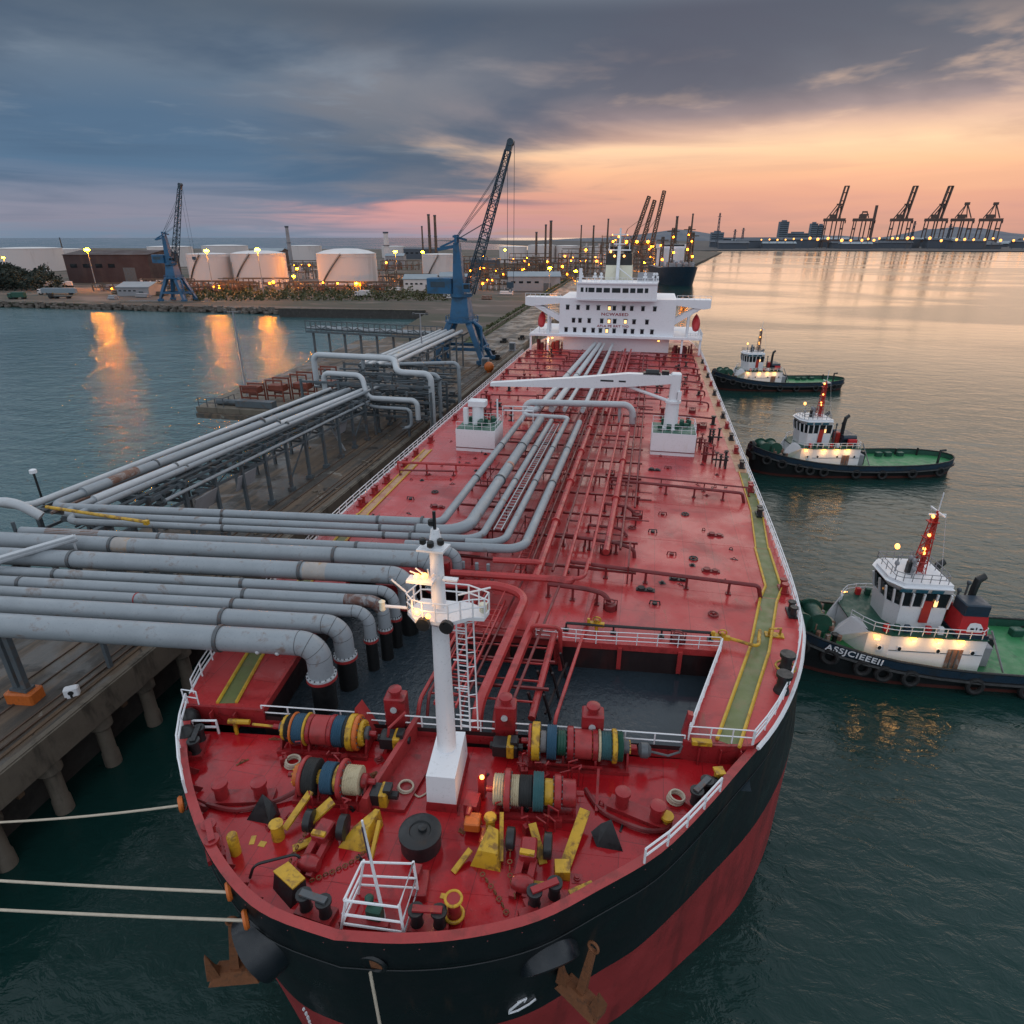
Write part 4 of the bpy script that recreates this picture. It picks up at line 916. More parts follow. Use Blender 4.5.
# black cowl covers
for x, y, s_ in ((-17.5, 20.2, 1), (.2, 22.4, -1)):
    m = MB(); m.add([(x - s_ * .8, y - .5, ZF), (x + s_ * .2, y + .7, ZF), (x + s_ * .8, y + .1, ZF + .1), (x + s_ * .5, y - .5, ZF), (x - s_ * .1, y + .2, ZF + 1.25), (x + s_ * .4, y + .1, ZF + .95), (x + s_ * .85, y - .2, ZF + .6)], [(0, 3, 4), (0, 1, 4), (1, 2, 5, 4), (3, 2, 6), (3, 6, 5, 4), (2, 6, 5)]); m.build('cowl_cover', black_met, ship, smooth=False)
# double bollards on base plates
def bitts(pts, zz, mm=gear_red, r=.36, h=1.0):
    a, b = Vector(pts[0] + (zz,)), Vector(pts[1] + (zz,)); d = (b - a).normalized()
    m = MB(); m.beam(a - d * .7 + Vector((0, 0, .12)), b + d * .7 + Vector((0, 0, .12)), .9, .24)
    for p in (a, b): m.lathe([(r, 0), (r * .95, h * .5), (r * .9, h * .75), (r * 1.15, h * .8), (r * 1.15, h), (r * .6, h * 1.05)], p + Vector((0, 0, .2)), 18)
    return m.build('double_bollard', mm, ship)
bitts([(-20.3, 20.6), (-18.3, 21.1)], ZF); bitts([(.8, 24.5), (2.6, 24.0)], ZF)
m = MB(); m.tube(crom([(-1.2, 25.2, 16.35), (-.3, 24.0, 16.35), (1, 23.4, 16.4), (2.2, 23.2, 16.4), (3.1, 23.5, 16.4), (3.3, 24.1, 16.4)], 4), .13, 6); m.build('deck_line', pipe_dark, ship); m = MB(); m.tube(crom([(-20.8, 20.0, 16.4), (-19, 20.0, 16.4), (-17.4, 20.9, 16.4), (-16.4, 21.7, 16.6)], 4), .13, 6); m.tube([(-21.8, 19.6, 16.2), (-21.9, 20.2, 16.5), (-20.8, 20.0, 16.4)], .07, 6); m.build('deck_line', pipe_dark, ship)
# chain stoppers and windlass gear
def ypiece(poly, z0, z1, mm=yellow, name='chain_stopper'):
    m = MB(); m.prism(poly, z0, z1); return m.build(name, mm, ship, smooth=False)
m = MB(); m.hexa([(-12.9, 19.2, ZF), (-11.4, 19.2, ZF), (-11.2, 20.9, ZF), (-11.6, 20.9, ZF), (-12.3, 19.9, 17.0), (-11.5, 19.8, 17.1), (-11.25, 20.8, 17.4), (-11.5, 20.8, 17.4)]); m.beam((-11.0, 18.9, ZF + .1), (-11.0, 20.2, 17.4), .18, .2); m.build('chain_stopper', yellow, ship, smooth=False)
m = MB(); m.hexa([(-6.2, 19.6, ZF), (-4.7, 19.6, ZF), (-4.9, 21.2, ZF), (-5.7, 21.3, ZF), (-5.9, 19.9, 17.0), (-4.9, 19.9, 17.0), (-5.1, 20.9, 17.4), (-5.6, 21.0, 17.5)]); m.beam((-4.75, 20.0, ZF + .2), (-5.15, 21.9, 17.4), .2, .2); m.beam((-6.9, 19.1, ZF + .02), (-6.3, 20.1, 16.7), .28, .1); m.lathe([(.24, 0), (.24, .9), (.34, .95), (.3, 1.05)], (-5.7, 21.7, ZF), 12); m.build('chain_stopper', yellow, ship, smooth=False)
m = MB(); m.beam((-1.75, 20.2, ZF + .1), (-1.05, 23.2, 17.1), .55, .1); m.box((-1.8, 20.1, ZF + .3), (.7, .7, .6), .2); m.beam((-2.75, 20.4, ZF + .05), (-3.6, 22.0, 16.9), .4, .08); m.build('loading_ramp', yellow, ship, smooth=False)
m = MB(); m.lathe([(.32, 0), (.3, .9), (.36, 1.0)], (-16.1, 19.1, ZF), 12); m.beam((-15.9, 19.4, 16.5), (-15.3, 21.2, 17.3), .35, .12); m.beam((-14.9, 19.6, 16.7), (-13.9, 20.9, 17.3), .55, .12); m.beam((-15, 18.6, ZF + .1), (-14, 19.3, ZF + .3), .4, .1); m.build('chain_stopper', yellow, ship, smooth=False)
def windl(x, y, s_):
    m = MB(); m.box((x, y + .5, ZF + .5), (.8, 1.1, 1.0), .1 * s_, 0, .08); m.beam((x - .25, y + .2, ZF + .5), (x - .4, y - 1.6, ZF + .12), .3, .3); m.beam((x + .35, y + .2, ZF + .5), (x + .2, y - 1.5, ZF + .12), .3, .3); m.lathe([(.3, -.5), (.42, -.2), (.42, .2), (.3, .5)], (x, y - 1.0, ZF + .35), 10, (1, 0, 0)); o = m.build('windlass_bed', gear_red, ship)
    m = MB(); m.lathe([(.4, -.3), (.62, -.25), (.62, .1), (.4, .15)], (x + .95, y + .9, ZF + .75), 14, (1, .1, 0)); m.build('chain_wheel', black_met, o); m = MB(); m.lathe([(.4, -.3), (.55, -.25), (.55, .1), (.4, .15)], (x - .9, y + .9, ZF + .75), 14, (1, .1, 0)); m.build('chain_wheel', black_met, o)
    m = MB(); m.box((x, y + .1, ZF + 1.05), (.7, .25, .14)); m.build('windlass_guard', yellow, o)
windl(-3.5, 20.0, 1); windl(-13.7, 18.9, -1)
m = MB(); m.lathe([(.12, -.4), (.18, 0), (.12, .4)], (-6.9, 22.1, 17.0), 8, (0, 1, 0)); m.box((-6.6, 23.6, 17.2), (.35, .5, 1.6)); m.box((-6.9, 22.6, 16.7), (.7, .9, .9)); m.build('control_stand', gear_red, ship)
m = MB(); m.box((-6.6, 21.6, 16.75), (.8, .8, .5), .1, 0, .06); m.build('control_box', orange, ship)
m = MB(); m.ball((-6.5, 23.2, 18.15), .13, 8); m.build('deck_lamp', WARM, ship)
plight((-6.3, 22.7, 18.3), 26, (1, .45, .12), .15, ship)
for x0, x1, z, r in ((-11.3, -11.0, 18.2, .1), (-9.1, -8.7, 17.9, .09), (-6.0, -5.4, 18.6, .1), (-3.4, -2.6, 17.8, .12), (-11.9, -11.6, 17.7, .14)): rpipe([(x0, 28.2, 16.9), (x0, 28.7, z), (x1, 38.5, z), (x1 + .4, 43.6, z + .2)], r, pipe_red if r > .1 else pipe_dark, rad=.4)
for y in (29.4, 31.4, 33.2, 35, 37): m = MB(); m.beam((-11.6, y, 17.7), (-5.0, y + .5, 17.7), .09, .1); m.tube([(-10.8, y, 17.7), (-10.8, y, 18.9)], .04, 4); m.tube([(-9.4, y, 17.7), (-9.4, y, 18.9)], .04, 4); m.build('walkway_bracket', pipe_red, ship)
m = MB(); m.tube([(-10.8, 28.6, 18.9), (-10.5, 40.4, 18.9)], .04, 5); m.build('walkway_rail', pipe_red, ship); m = MB(); m.tube([(-9.4, 28.6, 18.9), (-9.1, 40.4, 18.9)], .04, 5); m.build('walkway_rail', pipe_red, ship)
def chain(pts, par, rr=.11):
    q = resample(crom(pts, 5), rr * 3.0); m = MB()
    for i in range(len(q) - 1):
        c = (q[i] + q[i + 1]) / 2; d = (q[i + 1] - q[i]).normalized(); sd = d.cross(Vector((0, 0, 1))).normalized()
        m.torus(c, sd if i % 2 else Vector((0, 0, 1)), rr, rr * .32, 8, 5)
    return m.build('anchor_chain', rust_m, par)
chain([(-4.4, 20.6, 16.9), (-4.2, 19.4, 16.6), (-3.7, 18.3, 16.4)], ship); chain([(-14.5, 19.6, 16.9), (-14.7, 18.6, 16.6), (-14.7, 17.4, 16.4)], ship)
chain([(-11.2, 19.4, 16.5), (-12, 18.4, 16.3), (-13.4, 17.2, 16.3)], ship); chain([(-5.6, 19.3, 16.4), (-4.6, 18.4, 16.3), (-3.9, 17.6, 16.3)], ship)
random.seed(91)
def pad(x, y, z, k, mm):
    m = MB()
    if k == 0: m.torus((x, y, z + .12), (random.random(), 1, 0), .13, .035, 10, 5); m.box((x, y, z + .02), (.35, .16, .04), random.random() * 3)
    elif k == 1: m.lathe([(.16, 0), (.16, .1), (.11, .12), (.11, .2)], (x, y, z), 10); m.box((x, y, z + .015), (.5, .5, .03), random.random())
    else: a = random.random() * 3; m.box((x, y, z + .02), (.7, .12, .04), a); m.tube([(x - .25 * math.cos(a), y - .25 * math.sin(a), z), (x, y, z + .22), (x + .25 * math.cos(a), y + .25 * math.sin(a), z)], .03, 5)
    m.build('pad_eye', mm, ship)
for k in range(40):
    x, y = random.uniform(-21, 2), random.uniform(18.8, 25.6)
    if xat(left[3:], y) + 1.2 < x < xat(right[3:], y) - 1.2: pad(x, y, ZF, k % 3, (gear_red, black_met, gear_red, rust_m)[k % 4])
for k in range(50): pad(random.choice((random.uniform(1, 11), random.uniform(-27, -19))), random.uniform(45, 92), ZD, k % 3, (pipe_dark, black_met)[k % 2])
for x, y in ((-17.9, 23.6), (-10.9, 23.2), (3.6, 25.6)):
    m = MB()
    for j in range(4): m.torus((x + .03 * j, y, ZF + .06 + .1 * j), (.04 * j, .03, 1), .42 - .03 * (j % 2), .055, 18, 6)
    m.tube(crom([(x + .4, y, ZF + .06), (x + .9, y - .3, ZF + .05), (x + 1.3, y + .1, ZF + .05)], 5), .05, 6); m.build('rope_coil', hawser, ship)
# small yellow deck marks
for x, y, a, b, r_ in ((-17.3, 18.7, .25, .5, .3), (-16.7, 18.6, .35, .3, 0), (-.5, 19.8, .4, .2, .5), (.0, 19.6, .15, .5, .2), (-2.9, 19.4, .9, .25, .1), (-6.9, 17.9, .5, .25, 0), (-7.2, 17.2, .25, .3, .4)):
    m = MB(); m.box((x, y, ZF + .012), (a, b, .018), r_); m.build('deck_mark', yell_line, ship, smooth=False)
# fittings along the rim
def roller(x, y, rz, mm=black_met, top=yellow, z=ZF):
    m = MB(); m.box((x, y, z + .15), (1.8, .8, .3), rz); o = m.build('roller_fairlead', gear_red, ship)
    k = MB(); dxx, dyy = math.cos(rz), math.sin(rz)
    for s_ in (-.5, .5): k.lathe([(.3, 0), (.26, .1), (.26, .7), (.36, .75), (.36, .9)], (x + dxx * s_, y + dyy * s_, z + .3), 14)
    k.build('roller', mm, o)
    k = MB(); k.box((x, y, z + 1.25), (1.3, .3, .1), rz); k.build('roller_bar', top, o)
roller(-12.3, 15.9, -.1, black_met, clamp_m); roller(-7.2, 16.4, .15, black_met, gear_red); roller(-2.4, 18.5, .6, black_met, gear_red); roller(-18.9, 17.9, -.8, gear_red, gear_red); roller(4.9, 25.8, .95, black_met, clamp_m); roller(-23.9, 23.5, -1.2, black_met, black_met)
m = MB(); m.hexa([(-14.9, 16.6, ZF), (-13.6, 15.9, ZF), (-13.2, 16.7, ZF), (-14.4, 17.4, ZF), (-14.9, 16.9, 16.9), (-13.6, 16.3, 16.9), (-13.3, 16.9, 16.9), (-14.5, 17.5, 16.9)]); m.build('fairlead_block', black_met, ship, smooth=False)
m = MB(); m.add([(-14.95, 16.9, 16.92), (-13.6, 16.3, 16.92), (-13.3, 16.9, 16.92), (-14.5, 17.5, 16.92), (-14.95, 16.9, 17.0), (-13.6, 16.3, 17.0), (-13.3, 16.9, 17.0), (-14.5, 17.5, 17.0)], [(4, 5, 6, 7), (0, 1, 5, 4), (1, 2, 6, 5), (2, 3, 7, 6), (3, 0, 4, 7)]); m.build('block_lid', yellow, ship, smooth=False)
m = MB(); m.tube(bend([(-16.2, 16.8, 16.3), (-16, 17, 17.0), (-14.2, 17.9, 17.1), (-14, 17.8, 16.3)], .3), .07, 6); m.build('hand_rail', black_met, ship)
m = MB(); m.lathe([(.26, 0), (.26, 1.2), (.2, 1.3)], (-17.7, 17.9, ZF), 12); m.build('deck_post', yellow, ship)
m = MB(); m.lathe([(.2, 0), (.2, .5), (.34, .55), (.34, .7)], (3.1, 23.9, ZF), 12); m.build('deck_post', yellow, ship)
m = MB(); m.lathe([(.34, 0), (.3, .2), (.27, 1.2), (.36, 1.3), (.36, 1.4)], (-6.2, 17.0, ZF), 16); pst = m.build('vent_post', gear_red, ship)
m = MB(); m.torus((-6.2, 17.0, ZF + 1.38), (0, 0, 1), .36, .07); m.build('post_ring', yellow, pst); m = MB(); m.torus((-6.2, 17.0, ZF + .35), (0, 0, 1), .4, .08); m.build('post_ring', yellow, pst)
m = MB(); m.box((-8.2, 18.0, ZF + .25), (.8, 1.3, .5), .2, 0, .05); m.box((-8.4, 18.3, ZF + .7), (.4, .5, .5)); m.build('deck_locker', gear_red, ship)
m = MB(); m.beam((1.4, 20.5, ZF + .35), (2.4, 21.6, ZF + .35), .5, .3); m.build('deck_chock', clamp_m, ship)
m = MB(); m.beam((-1.3, 19.0, ZF + .3), (-.3, 19.7, ZF + .3), .35, .1); m.build('deck_chock', yellow, ship)
m = MB(); m.box((-3, 17.8, ZF + .2), (.9, .4, .4), .5); m.build('deck_chock', gear_red, ship); m = MB(); m.box((-10, 15.9, ZF + .2), (2.2, .35, .3), .1); m.build('deck_chock', gear_red, ship)
m = MB(); m.tube([(-25.0, 24.6, ZF), (-25.0, 24.6, ZF + 1), (-23.6, 24.9, ZF + 1), (-23.6, 24.9, ZF)], .08, 6); m.tube([(-25, 24.6, ZF + .5), (-23.6, 24.9, ZF + .5)], .08, 6); m.build('rail_gate', white_p, ship)
m = MB(); m.tube([(-22.9, 25.1, ZF + .9), (-21.6, 25.3, ZF + .9)], .16, 8); m.tube([(-22.5, 25.1, ZF), (-22.5, 25.1, ZF + .9)], .12, 6); m.build('pipe_end', yellow, ship)
m = MB(); m.box((5.0, 28.55, 17.75), (1.1, .35, .25), .11); m.build('deck_box', yellow, ship)
m = MB(); m.box((5.9, 27.1, ZF + .5), (.4, .4, 1.0), .3, 0, .06); m.box((5.9, 27.1, ZF + 1.05), (.55, .55, .12), .3); m.build('deck_box', yellow, ship)
m = MB(); m.beam((4.05, 29.1, 17.6), (4.3, 29.4, 19), .5, .3); m.build('corner_post', gear_red, ship)
for c_, r_, q_ in (((-25.4, 24.9, 16.9), .6, 1.4), ((-24.6, 23.6, 16.8), .7, 1.3), ((5.6, 26.6, 16.7), .45, 1)): m = MB(); m.ball(c_, r_, 10, q_); m.build('rubber_fender', black_rub, ship)
# white railed pulpit and jackstaff at the stem
m = MB()
cg = [(-10.9, 15.4), (-8.0, 15.6), (-8.1, 17.6), (-10.9, 17.2)]
for x, y in cg: m.tube([(x, y, ZF), (x + (.25 if x < -9 else -.1), y + .1, ZF + 1.3), (x + (.4 if x < -9 else -.2), y + .2, ZF + 2.1)], .065, 6)
for h, ins in ((2.1, .35), (1.15, .18), (.5, .08)):
    q = [(x + (ins if x < -9 else -ins / 2), y + .1, ZF + h) for x, y in cg]; m.tube(q + [q[0]], .065, 6)
m.build('stem_pulpit', white_p, ship)
m = MB(); m.tube([(-9.3, 16.4, ZF), (-9.9, 16.7, ZF + 5.6)], [.09, .05], 8); m.build('jackstaff', white_p, ship)
m = MB(); m.beam((-9.72, 16.6, ZF + 3.5), (-9.9, 16.68, ZF + 5.3), .16, .06); m.build('furled_flag', mat('flag_cloth', (.05, .03, .06), .8), ship)
m = MB(); m.box((-9.6, 16.2, ZF + .5), (.7, .5, .9), 0, 0, .06); m.ball((-9.9, 16.4, ZF + 1.1), .22, 8); m.build('deck_locker', dk_green, ship)
# hawse bolsters, anchors
def bolster(a, b, r0, r1):
    a, b = Vector(a), Vector(b); l = (b - a).length
    m = MB(); m.lathe([(r0, 0), (r0 * .97, l * .55), (r1 * 1.02, l * .8), (r1, l), (r1 * .75, l * 1.04), (r1 * .7, l * .8)], a, 28, b - a); return m.build('anchor_bolster', mat('bolster_paint' + str(int(r0 * 100)), (.008, .012, .017), .38, scale=.5), ship)
bolster((-13.3, 17.6, 15.0), (-15.6, 15.3, 13.5), 1.5, 1.6)
bolster((-3.0, 19.4, 14.5), (-1.9, 17.7, 13.2), 1.35, 1.45)
def anchor(c, rot, label):
    o = thing('anchor', label, 'anchor', c)
    o.rotation_euler = rot
    ORG[o.name] = Vector((0, 0, 0))
    m = MB(); m.hexa([(-.22, -.16, 0), (.22, -.16, 0), (.22, .16, 0), (-.22, .16, 0), (-.15, -.12, 3.0), (.15, -.12, 3.0), (.15, .12, 3.0), (-.15, .12, 3.0)]); m.torus((0, 0, 3.2), (0, 1, 0), .25, .07); m.build('shank', rust_m, o)
    m = MB(); m.hexa([(-1.15, -.42, -.5), (1.15, -.42, -.5), (1.15, .42, -.5), (-1.15, .42, -.5), (-.8, -.3, .25), (.8, -.3, .25), (.8, .3, .25), (-.8, .3, .25)]); m.build('crown', rust_m, o, smooth=False)
    for s_ in (-1, 1):
        m = MB(); m.add([(s_ * .55, -.3, -.2), (s_ * 1.2, -.35, -.2), (s_ * 1.25, .3, -.2), (s_ * .55, .3, -.2), (s_ * 1.35, -.1, 1.0), (s_ * 1.05, -.75, 2.2), (s_ * .8, -.3, .9)], [(0, 1, 2, 3), (1, 2, 4, 5), (2, 3, 6, 4), (0, 1, 5), (0, 3, 6), (0, 6, 5), (4, 6, 5)]); m.build('fluke', rust_m, o, smooth=False)
    return o
anchor((-16.9, 15.3, 11.6), (R(-4), R(6), R(20)), 'rusty anchor hanging clear of the bow on the jetty side, by the mooring ropes')
anchor((-.45, 17.8, 11.4), (R(-8), R(4), R(-30)), 'rusty anchor tucked against the black bow on the tug side')
# draught marks, bulb mark, hull opening
m = MB(); random.seed(6)
for k in range(16):
    z = 9.6 - k * .42; d = 2.3 * (1 - z / 17.5); m.box((-13.6 + .03 * math.sin(k * 1.0) + .016 * k, 14.52 + d * .72 + .05, z), (.09, .1, .14 + .05 * (k % 3)), -.3)
m.build('draught_marks', white_p, ship)
def onhull(x, z):
    for a, b in zip(ring, ring[1:]):
        pass
    d = fl(1.05)
    best = None
    lv = [(17.3, 0), (16.4, .06), (13, .45), (8.6, 1.05), (5, 1.6), (0, 2.3)]
    for (z0, d0), (z1, d1) in zip(lv, lv[1:]):
        if z1 <= z <= z0: k = d1 + (d0 - d1) * (z - z1) / (z0 - z1)
    rg = inset(ring, fl(k))
    c = [(a.y + (b.y - a.y) * (x - a.x) / (b.x - a.x)) for a, b in zip(rg, rg[1:]) if a.x <= x < b.x]
    return Vector((x, min(c), z))
m = MB()
cur = [(-3.2, 10.55), (-3.45, 10.3), (-3.75, 9.9), (-3.8, 9.6), (-3.4, 9.6), (-2.9, 9.85), (-2.6, 10.1)]
m.tube([onhull(x, z) + Vector((.02, -.05, 0)) for x, z in cur], .06, 5); m.tube([onhull(x, z) + Vector((.02, -.05, 0)) for x, z in [(-3.4, 10.5), (-3.0, 10.6), (-3.1, 10.3)]], .05, 5); m.build('bulb_mark', white_p, ship)
m = MB(); p = onhull(-9.2, 15.6); m.torus(p + Vector((0, .02, 0)), (0, 1, .12), .55, .12, 18, 6); m.build('panama_chock', hull_black, ship)
m = MB(); m.lathe([(.5, 0), (.5, .1)], p + Vector((0, -.02, 0)), 16, (0, 1, .12)); m.build('chock_plate', rust_m, ship)
for x, y, z in ((-21.75, 19.35, 16.9), (-16.5, 15.75, 16.75), (-15.25, 15.0, 16.3)):
    m = MB(); m.torus((x, y, z), (-.75, -.65, 0), .32, .13, 14, 6); m.build('mooring_port', orange, ship)
# mooring ropes
def ropething(pts, r, lab): m = MB(); m.tube(pts, r, 7); return tag(m.build('mooring_rope', hawser), lab, 'rope')
ropething(sag((-21.7, 19.3, 16.9), (-52, 19.0, 8.6), .8), .065, 'pale mooring rope, highest of the three running left off the bow')
ropething(sag((-16.55, 15.7, 16.75), (-50.4, 16.2, 8.6), .25), .07, 'pale mooring rope, middle one of the three running left off the bow')
ropething(sag((-15.3, 14.95, 16.3), (-49.5, 14.4, 8.6), .2), .07, 'pale mooring rope, lowest of the three running left off the bow')
ropething(sag(onhull(-9.2, 15.5) + Vector((0, -.3, 0)), (-8.0, 13.2, 3), .1), .07, 'pale rope hanging down from the middle of the black bow')
ropething(sag((-.3, 16.7, 10.6), (2.2, 14.5, 1), .1), .06, 'pale rope hanging from the anchor on the tug side')

# ================================================================== JETTY
jet = thing('jetty', 'long dark jetty on concrete piles beside the tanker', 'jetty', (-55, 60, 0))
JZ = 8.0
m = MB(); m.prism([(-44.3, 0), (-43.6, 226), (-108, 226), (-100, 145), (-97, 118), (-66, 118), (-64.5, 60), (-64.5, 0)], 7.0, JZ); m.build('deck_slab', jetty_m, jet)
m = MB()
for a, b in ((0, 226),):
    m.beam((-44.0, a, 6.75), (-43.3, b, 6.75), .8, 2.6); m.beam((-44.05, a, 8.06), (-43.35, b, 8.06), .5, .14)
m.build('edge_beam', concrete, jet, smooth=False)
wood = mat('fender_timber', (.12, .075, .045), .8, var=.5, scale=.5, dirt=(.04, .03, .025), amt=.7, dscale=.4, stretch=(1, .2, 1))
for x, wd, h in ((-45.2, .34, .12), (-45.9, .16, .16), (-46.8, .16, .1), (-49.6, .14, .1), (-51.4, .12, .1)):
    m = MB(); m.beam((x, 0, JZ + h / 2), (x + .7, 226, JZ + h / 2), wd, h); m.build('deck_rail', wood if wd > .2 else mat('crane_rail' + str(int(-x * 10)), (.10, .06, .04), .6, scale=.5, dirt=(.03, .025, .02), amt=.6, dscale=.3), jet, smooth=False)
random.seed(14)
for k in range(30):
    y = 3 + k * 5.2; x = -44.6 + y * .003
    m = MB(); m.lathe([(.72, 0), (.7, 1.6), (.62, 1.8), (.62, 4.4), (.95, 4.7), (.95, 6.0)], (x, y, -.3), 14); m.beam((x - 2.4, y + .2, 6.6), (x + .2, y + .2, 6.6), .5, .7); m.build('pile', concrete, jet)
    if k % 2 == 0: m = MB(); m.box((x + .35, y + 2.4, 5.9), (.3, .5, 2.6)); m.build('fender_post', wood, jet, smooth=False)
for k in range(10):
    y = 8 + k * 14; m = MB(); m.lathe([(.5, 0), (.5, 7)], (-52, y, -.3), 10); m.build('pile', concrete, jet)
random.seed(15)
m = MB()
for k in range(70):
    y = random.uniform(24, 200); x = random.uniform(-50, -44.8) if k % 3 else random.uniform(-64, -54); s_ = random.uniform(.1, .45)
    m.box((x, y, JZ + s_ * .25), (s_ * 1.6, s_, s_ * .5), random.uniform(0, 3))
kind(m.build('rubble', mat('rubble_bits', (.16, .13, .1), .9, var=.5)), 'stuff')
m = MB(); m.box((-45.6, 33.6, JZ + .45), (1.1, .7, .9), .6, 0, .1); o = tag(m.build('bollard_block', white_p), 'small white mooring block with a dark round hole on the jetty edge', 'mooring block')
m = MB(); m.lathe([(.22, -.02), (.22, .04)], (-45.42, 33.33, JZ + .5), 12, (.56, -.82, 0)); m.box((-45.4, 33.3, JZ + .2), (.16, .1, .3), .6); m.build('dark_hole', black_met, o)
m = MB(); m.beam((-47.2, 0, 3), (-46.4, 226, 3), .6, 8); m.build('gap_shade_wall', mat('quay_shadow_wall', (.05, .045, .04), .9, scale=.5, dirt=(.02, .02, .018), amt=.6, dscale=.4), jet, smooth=False)  # dark wall added behind the piles so the gaps read as shade
# platform with red equipment at the water's edge
pf = thing('equipment_platform', 'concrete platform with rusty red frames standing at the basin edge behind the pipe rack', 'platform', (-88, 128, 8))
random.seed(16)
m = MB(); m.prism([(-97.5, 119), (-66.2, 119), (-66.2, 138), (-100.5, 144)], 8.02, 9.2); m.build('slab', concrete, pf, smooth=False)
m = MB(); railing(m, [(-97, 119.5, 9.2), (-91, 119.5, 9.2), (-91, 124, 9.2)], 2, 2, (1, .5), .1); m.build('platform_rail', rack_steel, pf)
for k in range(4):
    x0, y0 = -89 + k * 4.6, 124 + k * 3; m = MB()
    for a in (0, 4): 
        for b in (0, 3): m.beam((x0 + a, y0 + b, 9.2), (x0 + a, y0 + b, 13.4 + k * .9), .25, .25)
    for z in (10.6, 12, 13.2 + k * .9): m.beam((x0, y0, z), (x0 + 4, y0, z), .3, .35); m.beam((x0, y0 + 3, z), (x0 + 4, y0 + 3, z), .3, .35)
    m.box((x0 + 2, y0 + 1.5, 12.2), (3.6, 2.6, 1.4)); m.build('red_frame', mat('frame_red' + str(k), (.20, .05, .03), .6, dirt=(.07, .03, .02), amt=.6, dscale=.5), pf, smooth=False)
m = MB(); m.box((-84, 121.5, 10), (9, 2, 1.4)); m.cyl((-94, 122, 9.9), (-87, 122, 9.9), .7, 10); m.build('machinery', rack_steel, pf)
# slim lighting column on the platform, another by the crane
for x, y, h, lab in ((-92.5, 131, 28.5, 'slim grey twin-arm lighting column at the platform on the basin edge'), (-57.5, 158, 26, 'slim pale lighting column between the pipe loops and the blue crane')):
    o = thing('lighting_column', lab, 'lamp post', (x, y, JZ)); m = MB(); m.lathe([(.28, 0), (.14, h - JZ)], (x, y, JZ), 8); m.beam((x - 1.8, y, h), (x + 1.8, y, h), .12, .12); m.build('pole', shed_grey, o)
    for a in (-1.8, 1.8): m = MB(); m.lathe([(.5, 0), (.35, .4), (.1, .55)], (x + a, y, h - .3), 8); m.build('lamp_head', black_met, o)

# ---- pipe rack along the jetty
rk = thing('pipe_rack', 'dark steel trestle carrying the long grey pipes along the jetty', 'pipe rack', (-56, 80, JZ))
def rz_(y): return 18.1 - (y - 46) * .031          # top of steel
for k in range(14):
    y = 48 + k * 5.4; z = rz_(y); xn = -51.9 + (y - 75) * .02
    m = MB(); m.beam((xn, y, JZ), (xn, y, z), .42, .42); m.box((xn, y, JZ + .3), (.9, .9, .6)); m.build('leg', rack_steel, rk, smooth=False)
    m = MB(); m.beam((-61.2, y, JZ), (-61.2, y, z), .42, .42); m.build('leg', rack_steel, rk, smooth=False)
    m = MB(); m.beam((-61.8, y, z - .2), (xn + .6, y, z - .2), .35, .45); m.beam((-61.2, y, z - 2.6), (xn, y, z - 2.6), .25, .3); m.beam((xn, y, z - 2.6), (xn - 4.4, y, z - .4), .2, .2); m.build('cross_beam', rack_steel, rk, smooth=False)
    if k < 13:
        y2, z2 = y + 5.4, rz_(y + 5.4); xm = -51.9 + (y2 - 75) * .02
        for dz_ in (-.25, -2.5): m = MB(); m.beam((-61.2, y, z + dz_), (-61.2, y2, z2 + dz_), .22, .3); m.build('rear_beam', rack_steel, rk, smooth=False)
        m = MB()
        for dz_ in (-.25, -2.5): m.beam((xn, y, z + dz_), (xm, y2, z2 + dz_), .22, .3)
        if k % 2: m.beam((xn, y, z - 2.5), (xm, y2, z2 - .3), .14, .14)
        else: m.beam((xn, y, z - .3), (xm, y2, z2 - 2.5), .14, .14)
        if k % 4 == 2: m.beam((xn - .4, y, JZ + 1), (xm - .4, y2, z2 - 3), .2, .2)
        m.build('longitudinal_beam', rack_steel, rk, smooth=False)
random.seed(18)
m = MB()
for k in range(230):
    y = random.uniform(47, 117); x = random.uniform(-61, -52); z = rz_(y) - random.uniform(.2, 2.5)
    if k % 2: m.box((x, y, z), (random.uniform(.3, 1.4), random.uniform(.3, 2), random.uniform(.15, .6)))
    else: m.tube([(x, y, z), (x + random.uniform(-.3, .3), y + random.uniform(2, 7), z)], random.uniform(.06, .16), 5)
o = m.build('cable_tray', rack_steel, rk); kind(o, 'stuff')
for x, r in ((-59.4, .16), (-58.1, .2), (-55.2, .14), (-52.9, .17)):
    m = MB(); m.tube([(x, 47, rz_(47) + .1), (x + .3, 118, rz_(118) + .1)], r, 7); m.build('service_pipe', rusty_pipe if x == -58.1 else rack_steel, rk)
m = MB(); m.tube([(-51.6, 55, rz_(55) - 1), (-51.2, 118, rz_(118) - 1)], .22, 8); m.build('service_pipe', grey_pipe, rk)
for y in (62, 70.5, 99): m = MB(); m.box((-52.2, y, rz_(y) - 3.8), (.15, 4.2, 2.2), 0, .3); m.build('sheet_panel', shed_grey, rk, smooth=False)
m = MB(); m.tube([(-52.6, 100.4, JZ), (-53.2, 97, rz_(97) - 3)], .2, 6); m.build('stay', grey_pale, rk)

